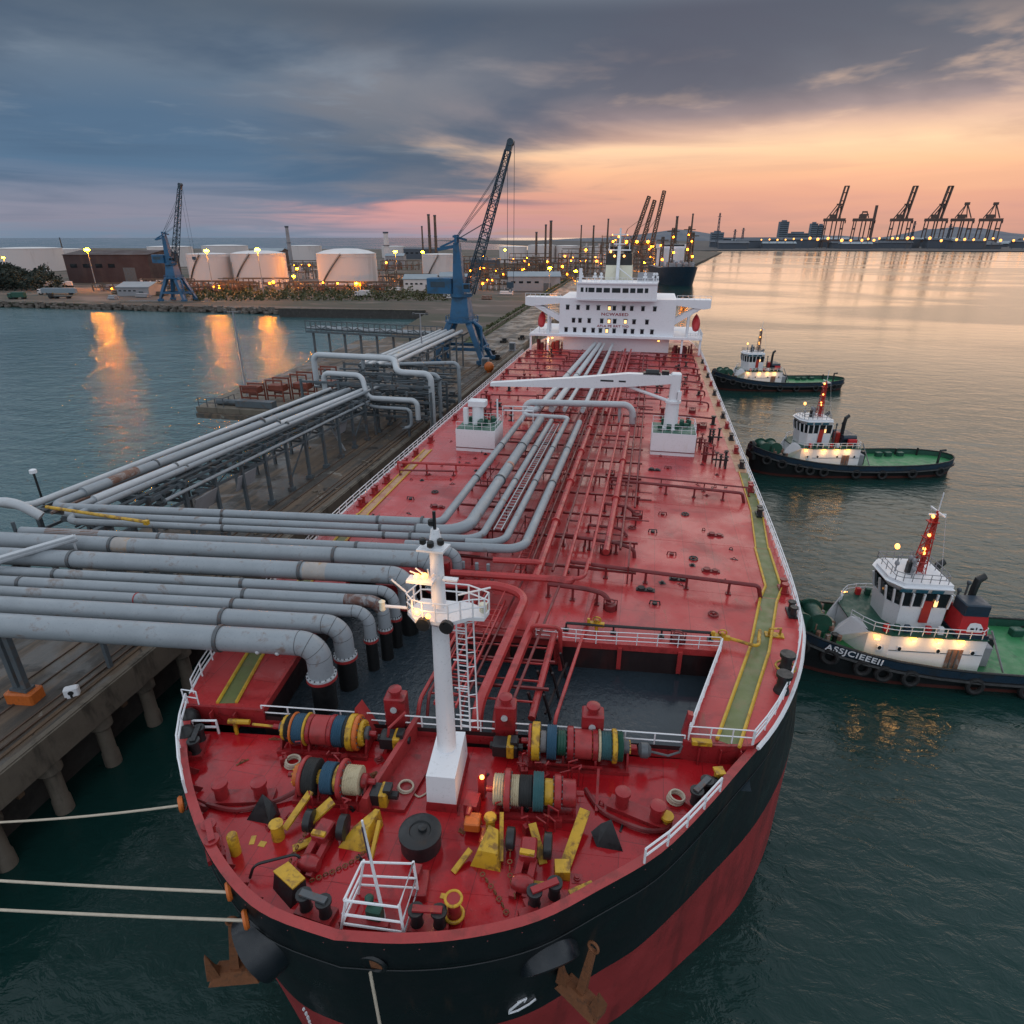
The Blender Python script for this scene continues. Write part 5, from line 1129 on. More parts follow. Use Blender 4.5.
# ---- loading lines: grey pipes crossing from the jetty to the tanker
LZ = 20.3
RINGX = {}
lines = [  # Y at x=-24, radius, leg x, end kind, label
 (28.85, .80, -18.9, 'nearest and thickest grey loading pipe, curving down in front of the others'),
 (31.1, .66, -18.35, 'second nearest grey loading pipe, thick with a seamed elbow'),
 (33.2, .43, -17.45, 'thin grey loading pipe, third from the front, with a red flange'),
 (34.55, .46, -16.95, 'grey loading pipe, fourth from the front, its elbow streaked brown with rust'),
 (36.05, .40, -16.75, 'thin grey loading pipe, fifth from the front, tucked behind the rust streaked elbow'),
 (38.0, .70, -16.5, 'thick grey loading pipe with a beige patch by its clamp, sixth from the front'),
 (40.7, .68, -15.2, 'thick grey loading pipe bending down just left of the white mast, seventh in the row'),
 (42.9, .42, -14.0, 'thin grey loading pipe ending behind the mast top, eighth from the front')]
ringx = [(-25.3,), (-26.5,), (-27.2, -46.5), (-27.2, -44.8), (-28.3, -43.4), (-24.7, -43.6), (-23.3, -42.4), (-22.5, -40)]
for i, (y0, r, lx_, lab) in enumerate(lines):
    o = thing('loading_pipe', lab, 'pipe', (lx_, along(y0, lx_), 14), 'grey loading pipes between jetty and tanker')
    ly = along(y0, lx_); zf = 17.9
    x_start = -64 if i < 5 else (-50 if i == 5 else -53)
    rad = max(1.5, r * 3)
    zz = LZ - (.25 if r < .5 else 0)
    pts = [(x_start, along(y0, x_start), zz), (lx_, ly, zz), (lx_, ly, zf)]
    gpipe('pipe_run', pts, r, grey_pipe, o, min(rad, zz - zf - .25), 24, 10, rings=[((x, along(y0, x), zz), XD) for x in ringx[i]])
    # weld seams on the elbow
    q = bend(pts, min(rad, zz - zf - .25), 10)
    k = MB()
    for a in (1, 4, 7, 10):
        if a < len(q) - 1: d = (q[a + 1] - q[a - 1]).normalized(); k.torus(q[a], d, r, .022, 24, 5)
    k.build('weld_ring', clamp_m, o)
    k = MB(); k.lathe([(r * 1.02, .14), (r * 1.22, .12), (r * 1.22, 0), (r * .9, 0)], (lx_, ly, zf - .05), 28); k.build('flange_collar', grey_pale, o)
    k = MB(); k.lathe([(r * 1.24, 0), (r * 1.24, -.2), (r * .9, -.22)], (lx_, ly, zf - .06), 28); k.build('flange', rim_red, o)
    k = MB()
    for j in range(16): t = math.pi * j / 8; k.cyl((lx_ + math.cos(t) * r * 1.14, ly + math.sin(t) * r * 1.14, zf - .3), (lx_ + math.cos(t) * r * 1.14, ly + math.sin(t) * r * 1.14, zf + .16), .045, 5)
    k.build('flange_bolts', clamp_m, o)
    k = MB(); k.lathe([(r * .98, 0), (r * .96, 4.5)], (lx_, ly, 13.2), 24); k.build('riser', black_rub, o)
    if i == 3:
        k = MB(); qq = [p for p in q if p.x > -21.2]; random.seed(2)
        k.tube([q[1] - XD * 1.7] + q[1:9], [r * 1.004] * 9, 24, False); kk = k.build('rust_patch', None or mat('rust_patch', (.27, .27, .28), .6, dirt=(.13, .06, .045), amt=1, dscale=1.1, thr=.42, scale=1.5), o)
    if i == 5: k = MB(); k.tube([(-24.4, along(y0, -24.4), zz), (-22.6, along(y0, -22.6), zz)], r * 1.004, 24, False); k.build('primer_patch', mat('primer_patch', (.36, .33, .31), .6, dirt=(.38, .22, .1), amt=.8, dscale=1.0, thr=.5, scale=1), o)
    if i == 6: k = MB(); k.tube([(-42.2, along(y0, -42.2), zz), (-40.8, along(y0, -40.8), zz)], r * 1.004, 24, False); k.build('primer_patch', bpy.data.materials['primer_patch'], o)
    if i == 2: k = MB(); k.torus((-34.5, along(y0, -34.5), zz), XD, r, .05, 20, 6); k.build('red_band', rim_red, o)
    if i == 7: k = MB(); k.tube([(-50.5, along(y0, -50.5), zz), (-45.5, along(y0, -45.5), zz)], r * 1.006, 18, False); k.build('rust_band', rusty_pipe, o)
    if i == 0:
        k = MB()
        for x in (-22.5, -21.2): k.ball((x, along(y0, x) - r * .82, zz - r * .5), .16, 8)
        k.build('drain_boss', grey_pale, o)
# loading lines that turn off the rack and cross to the deck headers
for (gx, gy, r), X0, lab, mt in ((G[4], None, '', 0), (G[0], -56.5, 'grey pipe turning off the jetty rack, farthest back of those crossing to the tanker', 1), (G[1], -53.8, 'grey pipe turning off the jetty rack, second farthest of the pipes crossing to the tanker', 2), (G[2], -52.3, 'thin grey crossing pipe, third farthest back, fed from the jetty rack', 3)):
    if X0 is None: continue
    rr_ = {1: .42, 2: .36, 3: .32}[mt]; far = {1: .56, 2: .44, 3: .3}[mt]
    o = thing('rack_pipe', lab, 'pipe', (X0, along(gy, X0), LZ - .4), 'grey pipes turning off the jetty rack')
    yc = along(gy, X0); zc = GZ
    pts = [(-19.15, along(gy, -19.15), zc), (X0, yc, zc), (X0 + .6, 108 + mt * 3, rz_(110) + far + .12)]
    gpipe('pipe_run', pts, rr_, grey_pipe, o, 1.6, 18, 8, rings=[((x, along(gy, x), zc), XD) for x in (-24.2 + mt * .9, -39.5 + mt)])
    gpipe('rack_run', [(X0 + .02, yc + 4, zc - .1), (X0 + .6, 107 + mt * 3, rz_(110) + far + .12)], far, grey_pale if mt == 2 else grey_pipe, o, rings=[((X0 + .1, 60, zc - (60 - yc) * .034), (0, 1, -.03)), ((X0 + .3, 82, zc - (82 - yc) * .034), (0, 1, -.03))], ringr=1.06)
    k = MB(); k.lathe([(rr_ * 1.35, -.1), (rr_ * 1.35, .1)], (-19.1, along(gy, -19.1), zc), 18, XD); k.build('flange', clamp_m, o)
    if mt == 1: k = MB(); k.tube([(X0 + .05, 53, zc - .25), (X0 + .1, 57, zc - .35)], far * 1.006, 18, False); k.build('rust_band', rusty_pipe, o)
o = thing('rack_pipe', 'slim pale pipe on the basin side of the jetty rack', 'pipe', (-60, 46, 18))
gpipe('pipe_run', [(-72, 43.5, 18.4), (-63, 44.5, 20.2), (-60, 46, 19.0), (-60.4, 112, rz_(112) + .45)], .36, grey_pale, o, 1.5)
# support bent under the loading lines
sp = thing('pipe_trestle', 'trestle under the loading pipes with a double column on an orange footing', 'trestle', (-49, 34, JZ))
m = MB(); m.beam((-49.8, 27.5, LZ - 1.1), (-47.8, 45.5, LZ - 1.1), .5, .5); m.build('cap_beam', rack_steel, sp, smooth=False)
for x, y in ((-49.1, 32.4), (-48.0, 43)):
    for d_ in (-.45, .45): m = MB(); m.beam((x + d_, y, JZ + .9), (x + d_, y, LZ - 1.3), .42, .5); m.build('column', rack_steel, sp, smooth=False)
    m = MB(); m.box((x, y, JZ + 1.2), (1.7, .9, .25)); m.build('base_plate', rack_steel, sp, smooth=False)
    m = MB(); m.box((x, y, JZ + .55), (2.5, 1.5, 1.1), .12, 0, .15); m.build('footing', orange, sp)
m = MB(); m.beam((-66, 26, LZ - 1.2), (-64, 46, LZ - 1.2), .5, .5)
for y in (27, 36, 45): m.beam((-65, y, JZ), (-65, y, LZ - 1.2), .45, .45)
m.build('rear_bent', rack_steel, sp, smooth=False)
for y in (37.5, 41, 44):
    m = MB(); m.beam((-45.4, y, JZ), (-45.4, y, LZ - 1.1), .35, .35); m.build('column', rack_steel, sp, smooth=False)
m = MB(); m.tube([(-52, 28.5, LZ + .2), (-44.5, 37.4, LZ + 1.1)], .3, 10); m.beam((-52, 28.3, LZ + .45), (-44.5, 37.2, LZ + 1.35), .5, .12); m.tube([(-44.7, 37.2, LZ - .9), (-44.7, 37.2, LZ + 1)], .1, 6)
tag(m.build('diagonal_strut', grey_pale), 'pale diagonal strut lying across the grey loading pipes at the left edge', 'strut')
m = MB(); m.tube([(-54, 43.4, LZ + .45), (-42.5, 42.5, LZ + .4)], .16, 8); m.box((-42.4, 42.5, LZ + .35), (.4, .35, .4)); tag(m.build('yellow_pipe', yellow), 'slim yellow pipe lying over the grey pipes at the left', 'pipe')
o = thing('rack_cabin', 'grey pipe cradle with a bundle of short pipes at the left edge', 'pipe cradle', (-56, 38, 19))
for k in range(3): m = MB(); m.tube([(-64, 34.5 + k * 1.3, 20.6 + .3 * k), (-55.5, 36.8 + k * 1.3, 21.0 + .3 * k)] if k < 2 else bend([(-70, 38, 21.6), (-56, 42.2, 21.6), (-54.2, 42.8, 20.0)], 1), .45, 12); m.build('cradle_pipe', [grey_pipe, rusty_pipe, grey_pale][k], o)
m = MB()
for x in (-61, -57, -53.4):
    for y in (36, 39.5): m.beam((x, y, 16), (x, y, 21), .22, .22)
for k in range(14): m.tube([(-62 + k * .62, 37, 16.4), (-62 + k * .62, 37, 20)], .1, 5)
m.build('cradle_frame', rack_steel, o)
o = thing('pole_lamp', 'small white-capped lamp on a short post at the far left above the pipes', 'lamp', (-72, 52, 18)); m = MB(); m.tube([(-61.8, 49.5, 17.5), (-61.8, 49.5, 21.4)], .12, 6); m.build('post', black_met, o); m = MB(); m.lathe([(.1, 0), (.36, .05), (.34, .4), (.1, .5)], (-61.8, 49.5, 21.3), 10); m.build('cap', white_p, o)

# ---- expansion loops where the rack reaches the crane
def loop(pts, r, lab, mm=grey_pipe, rad=1.4):
    o = thing('pipe_loop', lab, 'pipe', pts[0], 'pipe loops over the jetty'); gpipe('pipe_run', pts, r, mm, o, rad, 14, 7)
    k = MB(); p = Vector(pts[-1]); k.lathe([(r * 1.5, -.1), (r * 1.5, .1)], p + Vector((0, 0, .3)), 14); k.build('flange', clamp_m, o)
loop([(-66.5, 118, 15.5), (-66.5, 118, 22), (-48.5, 117, 22), (-46.5, 113, 20.2), (-39.5, 112.5, 20.2), (-39.5, 112.5, 9.5)], .58, 'largest pale pipe loop, arching highest above the jetty before it drops to the ship side', grey_pale, 1.4)
loop([(-59, 125, 16), (-59, 125, 21), (-51, 124, 21), (-49, 120, 18.7), (-40.2, 119.5, 18.7), (-40.2, 119.5, 9.5)], .42, 'grey pipe loop standing behind the largest arch', grey_pipe)
loop([(-61.5, 112, 16), (-61.5, 112, 19.6), (-53.2, 111.5, 19.6), (-51.6, 110, 15.6), (-41.6, 110, 15.6), (-41.6, 110, 11.5)], .5, 'front pale pipe loop that steps down at mid height', grey_pale, 1.2)
loop([(-58, 111, 15.2), (-50, 109.6, 14.0), (-42.8, 109.4, 14.0), (-42.8, 109.4, 10.5), (-44.6, 109.4, 10.2)], .34, 'lowest grey pipe loop, hugging the front of the loop frame', grey_pipe, 1)
loop([(-56, 130, 18.2), (-38.6, 128, 19.6), (-38.6, 128, 9.6)], .4, 'plain grey pipe loop at the back, nearest the blue crane', grey_pipe)
fr = thing('loop_frame', 'dense dark steel frame holding up the pipe loops', 'steel frame', (-52, 118, JZ))
random.seed(19)
for x in (-66, -58, -51, -44, -39.2):
    for y in (111, 121, 130):
        if x > -43 and False: continue
        m = MB(); m.beam((max(x, -66), y, JZ), (max(x, -66), y, 18.5 if x < -45 else 17), .4, .4); m.build('column', rack_steel, fr, smooth=False)
for y in (111, 121, 130):
    m = MB()
    for z in (12, 15, 18): m.beam((-66, y, z), (-39.2, y, z), .3, .4)
    m.build('frame_beam', rack_steel, fr, smooth=False)
m = MB()
for k in range(340):
    x, y, z = random.uniform(-66, -39.5), random.uniform(111, 131), random.uniform(11, 18.3)
    if k % 2: m.tube([(x, y, z), (min(x + random.uniform(2, 7), -39.5), y, z)], random.uniform(.08, .22), 5)
    else: m.box((x, y, z), (random.uniform(.4, 2), random.uniform(.3, 1), random.uniform(.2, .9)))
kind(m.build('frame_piping', rack_steel, fr), 'stuff')
o = thing('gangway_rack', 'low railed deck of pipework at the basin edge behind the pipe loops', 'pipe rack', (-95, 205, JZ))
m = MB()
for k in range(2): m.beam((-112, 196 + 6 * k, 15), (-62, 190 + 6 * k, 15), .5, .6)
for k in range(26): m.beam((-112 + k * 2, 196 - k * .24, 15), (-112 + k * 2, 196 - k * .24, 18.5), .22, .22); m.beam((-112 + k * 2, 196 - k * .24, 16 + (k % 3) * .6), (-110 + k * 2, 196 - k * .24, 16 + (k % 2)), .3, .3)
for k in range(9): m.beam((-110 + k * 6, 197 - k * .7, 3), (-110 + k * 6, 197 - k * .7, 15), .6, .6)
m.beam((-112, 196, 18.5), (-62, 190, 18.5), .3, .3); m.build('frame', rack_steel, o, smooth=False)
for k in range(3): m = MB(); m.tube([(-112, 197 + k * 2, 16), (-62, 191 + k * 2, 16)], .4, 8); m.build('rack_line', grey_pipe, o)
# second length of rack running on to the crane
o = thing('pipe_rack', 'short far length of pipe trestle running from the loops to the blue crane', 'pipe rack', (-58, 155, JZ))
for k in range(9):
    y = 132 + k * 6.5; m = MB(); m.beam((-63, y, JZ), (-63, y, 17.2), .4, .4); m.build('leg', rack_steel, o, smooth=False); m = MB(); m.beam((-54, y, JZ), (-54, y, 17.2), .4, .4); m.build('leg', rack_steel, o, smooth=False)
    m = MB(); m.beam((-63.5, y, 17.2), (-53.5, y, 17.2), .35, .4); m.beam((-54, y, 15), (-54, y + 6.5, 15), .25, .3); m.beam((-54, y, 17), (-54, y + 6.5, 17), .25, .4); m.build('beam', rack_steel, o, smooth=False)
for x, r in ((-62, .4), (-60.2, .5), (-58, .62), (-55.2, .5)): gpipe('rack_run', [(x, 130, 18), (x + .5, 186, 18)], r, grey_pale, o)
# loose things on the jetty under the crane
random.seed(22)
lab = {0: 'grey cabinet', 1: 'orange buoy', 2: 'dark pallet'}
m = MB(); m.ball((-43.9, 176, JZ + 1.6), 1.5, 12); m.cyl((-43.9, 176, JZ), (-43.9, 176, JZ + .6), .7, 10); tag(m.build('buoy', orange), 'round orange buoy on the jetty edge below the blue crane', 'buoy')
for x, y, l in ((-47, 184, 'pale upright cabinet on the jetty beside the orange buoy'), (-45.2, 215, 'low pale cabinet on the jetty road beyond the blue crane')):
    m = MB(); m.box((x, y, JZ + 1.4), (2.2, 1.6, 2.6), .1, 0, .1); m.box((x, y, JZ + .1), (2.6, 2, .2)); o = tag(m.build('cabinet', shed_grey), l, 'cabinet'); m = MB(); m.box((x, y - .83, JZ + 1.4), (1.6, .05, 2), .1); m.build('cabinet_door', rack_steel, o)
for k, (x, y) in enumerate(((-50, 205), (-46.5, 197), (-52, 232), (-47, 241))):
    m = MB()
    for a in range(4): m.box((x, y - 1.2 + a * .8, JZ + .7), (2.6, .6, .25))
    for a in (-1, 0, 1): m.box((x + a, y, JZ + .3), (.3, 3, .5))
    m.box((x + .2, y, JZ + 1.2), (1.6, 1.6, .8), .2)
    tag(m.build('pallet_load', black_met, smooth=False), 'dark pallet load lying on the jetty road behind the crane', 'pallet', 'dark pallet loads on the jetty road')

# ================================================================== TUGS
def tug(name, label, loc, rz, letter=None, big=True, mastc=None, trim=None, u=0, um=0):
    o = thing(name, label, 'tugboat', (0, 0, 0)); hl = 21.0
    def half(x):
        t = x / hl
        return 5.6 * (max(0, 1 - abs(t) ** (3.2 if x > 0 else 4.2)) ** .55)
    def top(x): return 2.7 + (2.9 * ((x + 2) / 23) ** 2 if x > -2 else .5 * ((-2 - x) / 19) ** 2)
    xs_ = [-hl + .001, -20.6, -19.8, -18, -15, -11, -7, -3, 1, 5, 9, 12, 14.5, 16.5, 18, 19.3, 20.3, 20.8, hl - .001]
    def sec(lv, mm, nm):
        m = MB(); n = len(xs_)
        loop_ = [(x, half(x)) for x in xs_] + [(x, -half(x)) for x in reversed(xs_)]
        k = len(loop_)
        for f, ins in lv:
            for x, y in loop_:
                z = f(x); s_ = ins; m.v.append((x * (1 - (1 - s_) * .35) if x > 0 else x * (1 - (1 - s_) * .2), y * s_, z))
        for a in range(len(lv) - 1):
            for i in range(k): m.f.append((a * k + i, a * k + (i + 1) % k, (a + 1) * k + (i + 1) % k, (a + 1) * k + i)); m.mi.append(0)
        return m.build(nm, mm, o)
    sec([(top, 1.0), (lambda x: top(x) - 1.1, .985)], tug_navy, 'bulwark')
    sec([(lambda x: top(x) - 1.1, .985), (lambda x: .5, .9)], black_met, 'hull')
    sec([(lambda x: .5, .9), (lambda x: -1, .82)], mat('tug_boot', (.09, .025, .02), .6), 'boot_topping')
    sec([(top, .99), (lambda x: top(x) - 1.0, .965)], trim or dk_green, 'bulwark_lining')
    m = MB()
    for s_ in (-1, 1): m.tube([(x, s_ * (half(x) + .02), top(x) - 1.25) for x in xs_], .24, 6); m.tube([(x * .995, s_ * half(x) * .995, top(x) + .02) for x in xs_], .13, 6)
    m.build('fender_belt', black_rub, o)
    m = MB(); m.torus((20.4, 0, top(20) - .4), (1, 0, .2), .9, .5, 14, 6); m.box((20.3, 0, 3.6), (1.2, 3.4, 1.6), 0, 0, .3); m.build('bow_fender', black_rub, o)
    dv = MB(); n = len(xs_)
    for x in xs_: dv.v += [(x * .985, half(x) * .96, top(x) - 1.0), (x * .985, -half(x) * .96, top(x) - 1.0)]
    for i in range(n - 1): dv.f.append((2 * i, 2 * i + 2, 2 * i + 3, 2 * i + 1)); dv.mi.append(0)
    dv.build('deck', tug_green, o)
    fixed = set(o.children)
    # deckhouse: bluff rounded front, long sides
    hz = 5.9
    ph = [(13.2, -1.6), (13.2, 1.6), (11.6, 3.6), (9, 4.3), (-3.2, 4.3), (-3.2, -4.3), (9, -4.3), (11.6, -3.6)]
    m = MB(); m.prism(ph, 2.0, hz); hs = m.build('deckhouse', white_p, o, smooth=False)
    for s_ in (-1, 1): m = MB(); m.extr([(13.2, s_ * 1.6, 3.2), (15.2, s_ * 1.1, 3.4), (14.4, s_ * 1.3, 5.0), (13.2, s_ * 1.7, 6.4), (12.4, s_ * 2.3, 6.6), (11.6, s_ * 3.6, 5.9)], (0, s_ * .25, 0)); m.build('front_wing', white_p, o, smooth=False)
    m = MB(); m.prism([(x * 1.01, y * 1.04) for x, y in ph], hz, hz + .14); m.build('house_deck', dk_green, o, smooth=False)
    m = MB(); railing(m, [(x * 1.0, y * 1.02, hz + .14) for x, y in [ph[1], ph[2], ph[3], ph[4], ph[5], ph[6], ph[7], ph[0]]], 1.05, 1.5, (1, .55), .05); m.build('house_rail', white_p, o)
    for s_ in (-1, 1): m = MB(); m.box((2.9, s_ * 4.33, 4.05), (12, .06, .07)); m.build('rubbing_strip', rack_steel, hs)
    for s_ in (-1, 1):
        for x in (10.2, 7.6, 2.6, -1.8):
            m = MB(); m.box((x, s_ * 4.3, 4.3), (.62, .12, .62)); f = m.build('porthole', white_p, hs); k = MB(); k.lathe([(.24, 0), (.24, .05)], (x, s_ * 4.34, 4.3), 12, (0, s_, 0)); k.build('port_glass', glass, f)
        m = MB(); m.box((.4, s_ * 4.3, 3.35), (1.9, .16, 2.5)); f = m.build('side_door', rusty_pipe, hs, smooth=False)
        k = MB(); k.box((.1, s_ * 4.4, 3.35), (.12, .1, 2.4)); k.box((.8, s_ * 4.4, 3.35), (.12, .1, 2.4)); k.build('door_post', rack_steel, f)
        for x in (11.0, 6.3, 3.0, .2):
            m = MB(); m.box((x, s_ * 4.52, 5.6), (.6, .34, .22)); m.box((x, s_ * 4.42, 5.78), (.8, .3, .1)); m.build('side_lamp', WARM, hs)
            plight((x, s_ * 5.0, 5.25), 44 if s_ > 0 else 6, (1, .52, .16), .2, o)
    # wheelhouse
    o_, kids = o, set(o.children)
    wp = lambda k_, g_: [(9.2 + g_, -1.5 * k_), (9.2 + g_, 1.5 * k_), (7.8 + g_ * .6, 2.9 * k_), (1.6, 2.9 * k_), (1.6, -2.9 * k_), (7.8 + g_ * .6, -2.9 * k_)]
    m = MB(); a, b, c = wp(.95, -.7), wp(.98, -.4), wp(1.12, .35)
    for (p, z0), (q, z1) in (((a, hz + .1), (b, 8.6)), ((b, 10.3), (c, 11.0))):
        k = len(p); m.add([(x, y, z0) for x, y in p] + [(x, y, z1) for x, y in q], [(i, (i + 1) % k, k + (i + 1) % k, k + i) for i in range(k)] + [tuple(range(k, 2 * k))])
    m.prism([(x * .99, y * .93) for x, y in wp(1.05, 0)], 11.0, 11.35)
    whh = m.build('wheelhouse', white_p, o, smooth=False)
    m = MB(); k = 6; p, q = b, wp(1.05, 0)
    m.add([(x * .985, y * .97, 8.6) for x, y in p] + [(x * .985, y * .97, 10.3) for x, y in q], [(i, (i + 1) % k, k + (i + 1) % k, k + i) for i in range(k)]); m.build('window_band', glass, whh, smooth=False)
    m = MB()
    for i in range(k):
        (x0, y0), (x1, y1) = p[i], p[(i + 1) % k]; (u0, v0), (u1, v1) = q[i], q[(i + 1) % k]
        for f in ((0, .5) if abs(x0 - x1) < 3 else (0, .22, .45, .72)):
            m.beam((x0 + (x1 - x0) * f, y0 + (y1 - y0) * f, 8.6), (u0 + (u1 - u0) * f, v0 + (v1 - v0) * f, 10.3), .22, .22)
    m.build('window_mullion', white_p, whh, smooth=False)
    for s_ in (-1, 1):
        for x in (7.6, 5.6, 3.6): m = MB(); m.extr([(x - .75, s_ * 3.06, 10.45), (x + .75, s_ * 3.06, 10.45), (x + .75, s_ * 3.16, 10.85), (x - .75, s_ * 3.16, 10.85)], (0, s_ * .06, 0)); m.build('roof_light', bpy.data.materials.get('roof_glass') or mat('roof_glass', (.03, .13, .19), .15), whh, smooth=False)
        m = MB(); m.box((4.2, s_ * 2.9, 8.1), (1.1, .15, 2.6)); m.build('bridge_door', mast_red if s_ > 0 else white_p, whh, smooth=False)
        m = MB(); m.box((3.3, s_ * 3.0, 9.2), (.4, .1, .7)); m.build('lit_panel', LITWIN, whh, smooth=False)
    m = MB(); railing(m, [(8.6, -2.4, 11.3), (8.6, 2.4, 11.3), (2, 2.7, 11.3), (2, -2.7, 11.3), (8.6, -2.4, 11.3)], 1.0, 1.1, (1, .5), .045)
    random.seed(33)
    for k in range(7): x, y = random.uniform(3, 8), random.uniform(-2, 2); m.tube([(x, y, 11.3), (x, y, 11.3 + random.uniform(1, 2.4))], .1, 5); m.ball((x, y, 12.2 + random.uniform(0, 1)), .3, 7)
    m.build('roof_gear', shed_grey, o)
    m = MB(); m.ball((7.2, -1.2, 13.6), .32, 8); m.build('search_lamp', WARM, o)
    for x, y in ((6.1, .5), (4.9, -1)): m = MB(); m.box((x, y, 12), (.7, .7, 1.4), 0, 0, .08); m.build('monitor', black_met, o)
    # mast, raked aft a little
    m = MB(); m.hexa([(3.0, -.2, 11.2), (3.5, -.2, 11.2), (3.5, .2, 11.2), (3.0, .2, 11.2), (3.1, -.12, 18.4), (3.35, -.12, 18.4), (3.35, .12, 18.4), (3.1, .12, 18.4)]); lattice(m, (3.5, 0, 11.2), (3.4, 0, 17.8), 1.2, .5, 9, .07, .045)
    for z in (13.5, 15.4, 17.2): m.box((3.5, 0, z), (1.3, .8, .1))
    ms = m.build('mast', mastc or mast_red, o, smooth=False)
    m = MB(); m.tube([(3.2, 0, 18.4), (3.2, 0, 20.4)], .07, 5); m.beam((3.2, -1.4, 18.3), (3.2, 1.4, 18.3), .14, .14); m.beam((2.1, 0, 18.0), (4.3, 0, 18.0), .16, .16); m.tube([(2.1, 0, 18), (.4, 0, 11.5)], .03, 4); m.tube([(3.2, -1.3, 18.3), (1.4, -2, 11.5)], .03, 4); m.build('mast_yard', white_p, ms)
    for x, z in ((3.9, 17.9), (3.7, 15.8), (3.8, 14.2), (3.7, 13.7)): m = MB(); m.ball((x, .35, z), .2, 8); m.build('mast_lamp', WARM, ms); 
    plight((3.4, 1.4, 15.5), 5, (1, .5, .2), .2, o)
    # stacks, casing, winch, aft gear
    for x, y, h in ((.6, -2.1, 11.6), (-2.4, 1.2, 11.8)):
        m = MB(); m.tube([(x, y, hz), (x, y, h - 1.6), (x - .15, y, h - .5), (x - .9, y, h)], [.42, .42, .42, .34], 10); m.build('exhaust_stack', black_met, o)
    for x, y, h in ((-.6, 1.2, 10), (-4, -1.6, 9.4)): m = MB(); m.tube([(x, y, hz), (x, y, h)], .13, 6); m.ball((x, y, h), .28, 7); m.build('vent_pipe', rack_steel, o)
    for c in list(o.children):
        if c not in kids: c.location.x += u + (um if c.name.startswith('mast') else 0)
    if big:
        m = MB(); m.hexa([(-3.0, 1.6, hz + .2), (.9, 1.6, hz + .2), (.9, 4.2, hz + .2), (-3.0, 4.2, hz + .2), (-2.6, 1.8, 8.5), (.6, 1.8, 8.5), (.6, 3.9, 8.5), (-2.6, 3.9, 8.5)]); cs = m.build('funnel_casing', flag_red, o, smooth=False)
        m = MB(); m.box((-1.0, 2.85, 9.15), (3.2, 2.2, 1.3), 0, 0, .12); m.build('casing_top', tug_navy, cs); m = MB(); m.box((-1.05, 2.9, hz + .3), (4.2, 2.8, .5)); m.build('casing_base', tug_navy, cs)
        # badge: white cap shape with dark mark on the aft-facing red side
        m = MB(); pts = [(-2.0, 0), (-2.0, .5), (-1.6, .95), (-.9, 1.05), (-.3, .95), (-.05, .45), (-.05, 0)]
        sl = lambda z: 4.2 - (z - hz - .2) * .3 / 2.4 + .03
        m.extr([(x - .2, sl(z + 6.75), z + 6.75) for x, z in pts], (0, .03, 0)); m.build('badge', white_p, cs, smooth=False)
        m = MB()
        for x, w_, h_ in ((-1.75, .3, .22), (-1.2, .12, .42), (-.65, .4, .25)): m.box((x - .2, sl(7.1) + .05, 7.1), (w_, .04, h_))
        m.build('badge_mark', black_met, cs, smooth=False)
    else:
        m = MB(); m.box((-1, 0, 7.2), (3.4, 4.6, 1.8), 0, 0, .15); m.cyl((-2.5, 2.4, 7.6), (.8, 2.4, 7.6), .55, 12); m.build('stack_casing', tug_navy, o); m = MB(); m.box((-1.2, 3.3, 7.0), (2.2, .6, 1.1), 0, 0, .08); m.build('red_locker', flag_red, o)
    m = MB(); m.box((-.2, -1, 6.9), (1.6, 2.2, 1.8), 0, 0, .1); m.box((1.2, .6, 7.2), (1.2, 1.4, 2.2), 0, 0, .2); m.build('fire_pump', bpy.data.materials['mast_red'], o)
    for sx in (16.2, 18.2):
        m = MB(); m.cyl((sx, -1.6, 5.0), (sx, 1.6, 5.0), 1.0, 16); m.lathe([(1.35, -.12), (1.35, .12)], (sx, -1.6, 5.0), 18, (0, 1, 0)); m.lathe([(1.35, -.12), (1.35, .12)], (sx, 1.6, 5.0), 18, (0, 1, 0)); m.box((sx, 0, 3.9), (1.2, 4, .8)); m.build('towing_winch', dk_green, o)
    for k, (x, mm) in enumerate(((9.6, flag_red), (8.2, dk_green), (6.9, tug_navy), (4.2, flag_red), (2.6, white_p), (-1.6, tug_navy))):
        for s_ in (-1, 1): m = MB(); m.box((x, s_ * 3.7, hz + .55), (.7, .5, .8), 0, 0, .06); m.build('side_locker', mm, o)
    for x, y in ((14.6, 2.4), (14.8, -2.2), (17.3, 2.6), (17.3, -2.6), (19.2, .8)): m = MB(); m.lathe([(.3, 0), (.26, .1), (.26, .8), (.4, .85), (.4, 1.0)], (x, y, 3.4), 10); m.build('bow_bitt', black_met, o)
    m = MB(); m.torus((15.2, 0, 4.2), (0, 0, 1), .9, .18, 18, 6); m.torus((15.2, 0, 4.5), (0, 0, 1), .8, .18, 18, 6); m.build('rope_coil', hawser, o)
    random.seed(35)
    for k in range(18): m = MB(); m.box((random.uniform(13.8, 18.5), random.uniform(-3, 3), 4 + random.uniform(0, .8)), (.5, .4, random.uniform(.5, 1.2)), random.random(), 0, .05); m.build('bow_fitting', rusty_pipe, o)
    m = MB(); m.box((-6.2, -1.8, 3.0), (1.1, 1, 3.0), 0, 0, .1); m.cyl((-6.2, -2.6, 4.0), (-6.2, 1.6, 4.0), .35, 10); m.box((-6.2, 1.2, 3.0), (1.1, 1, 3.0), 0, 0, .1); m.build('towing_bitt', black_met, o)
    m = MB(); m.tube([(-3.4, -4.1, 7), (-6.4, -4.4, 2.2)], .12, 6); m.tube([(-3.4, 4.1, 7), (-6.4, 4.4, 2.2)], .12, 6); m.box((-4.6, 0, 3), (1.8, 6, 2.4), 0, 0, .1); m.build('aft_ladder_house', shed_grey, o)
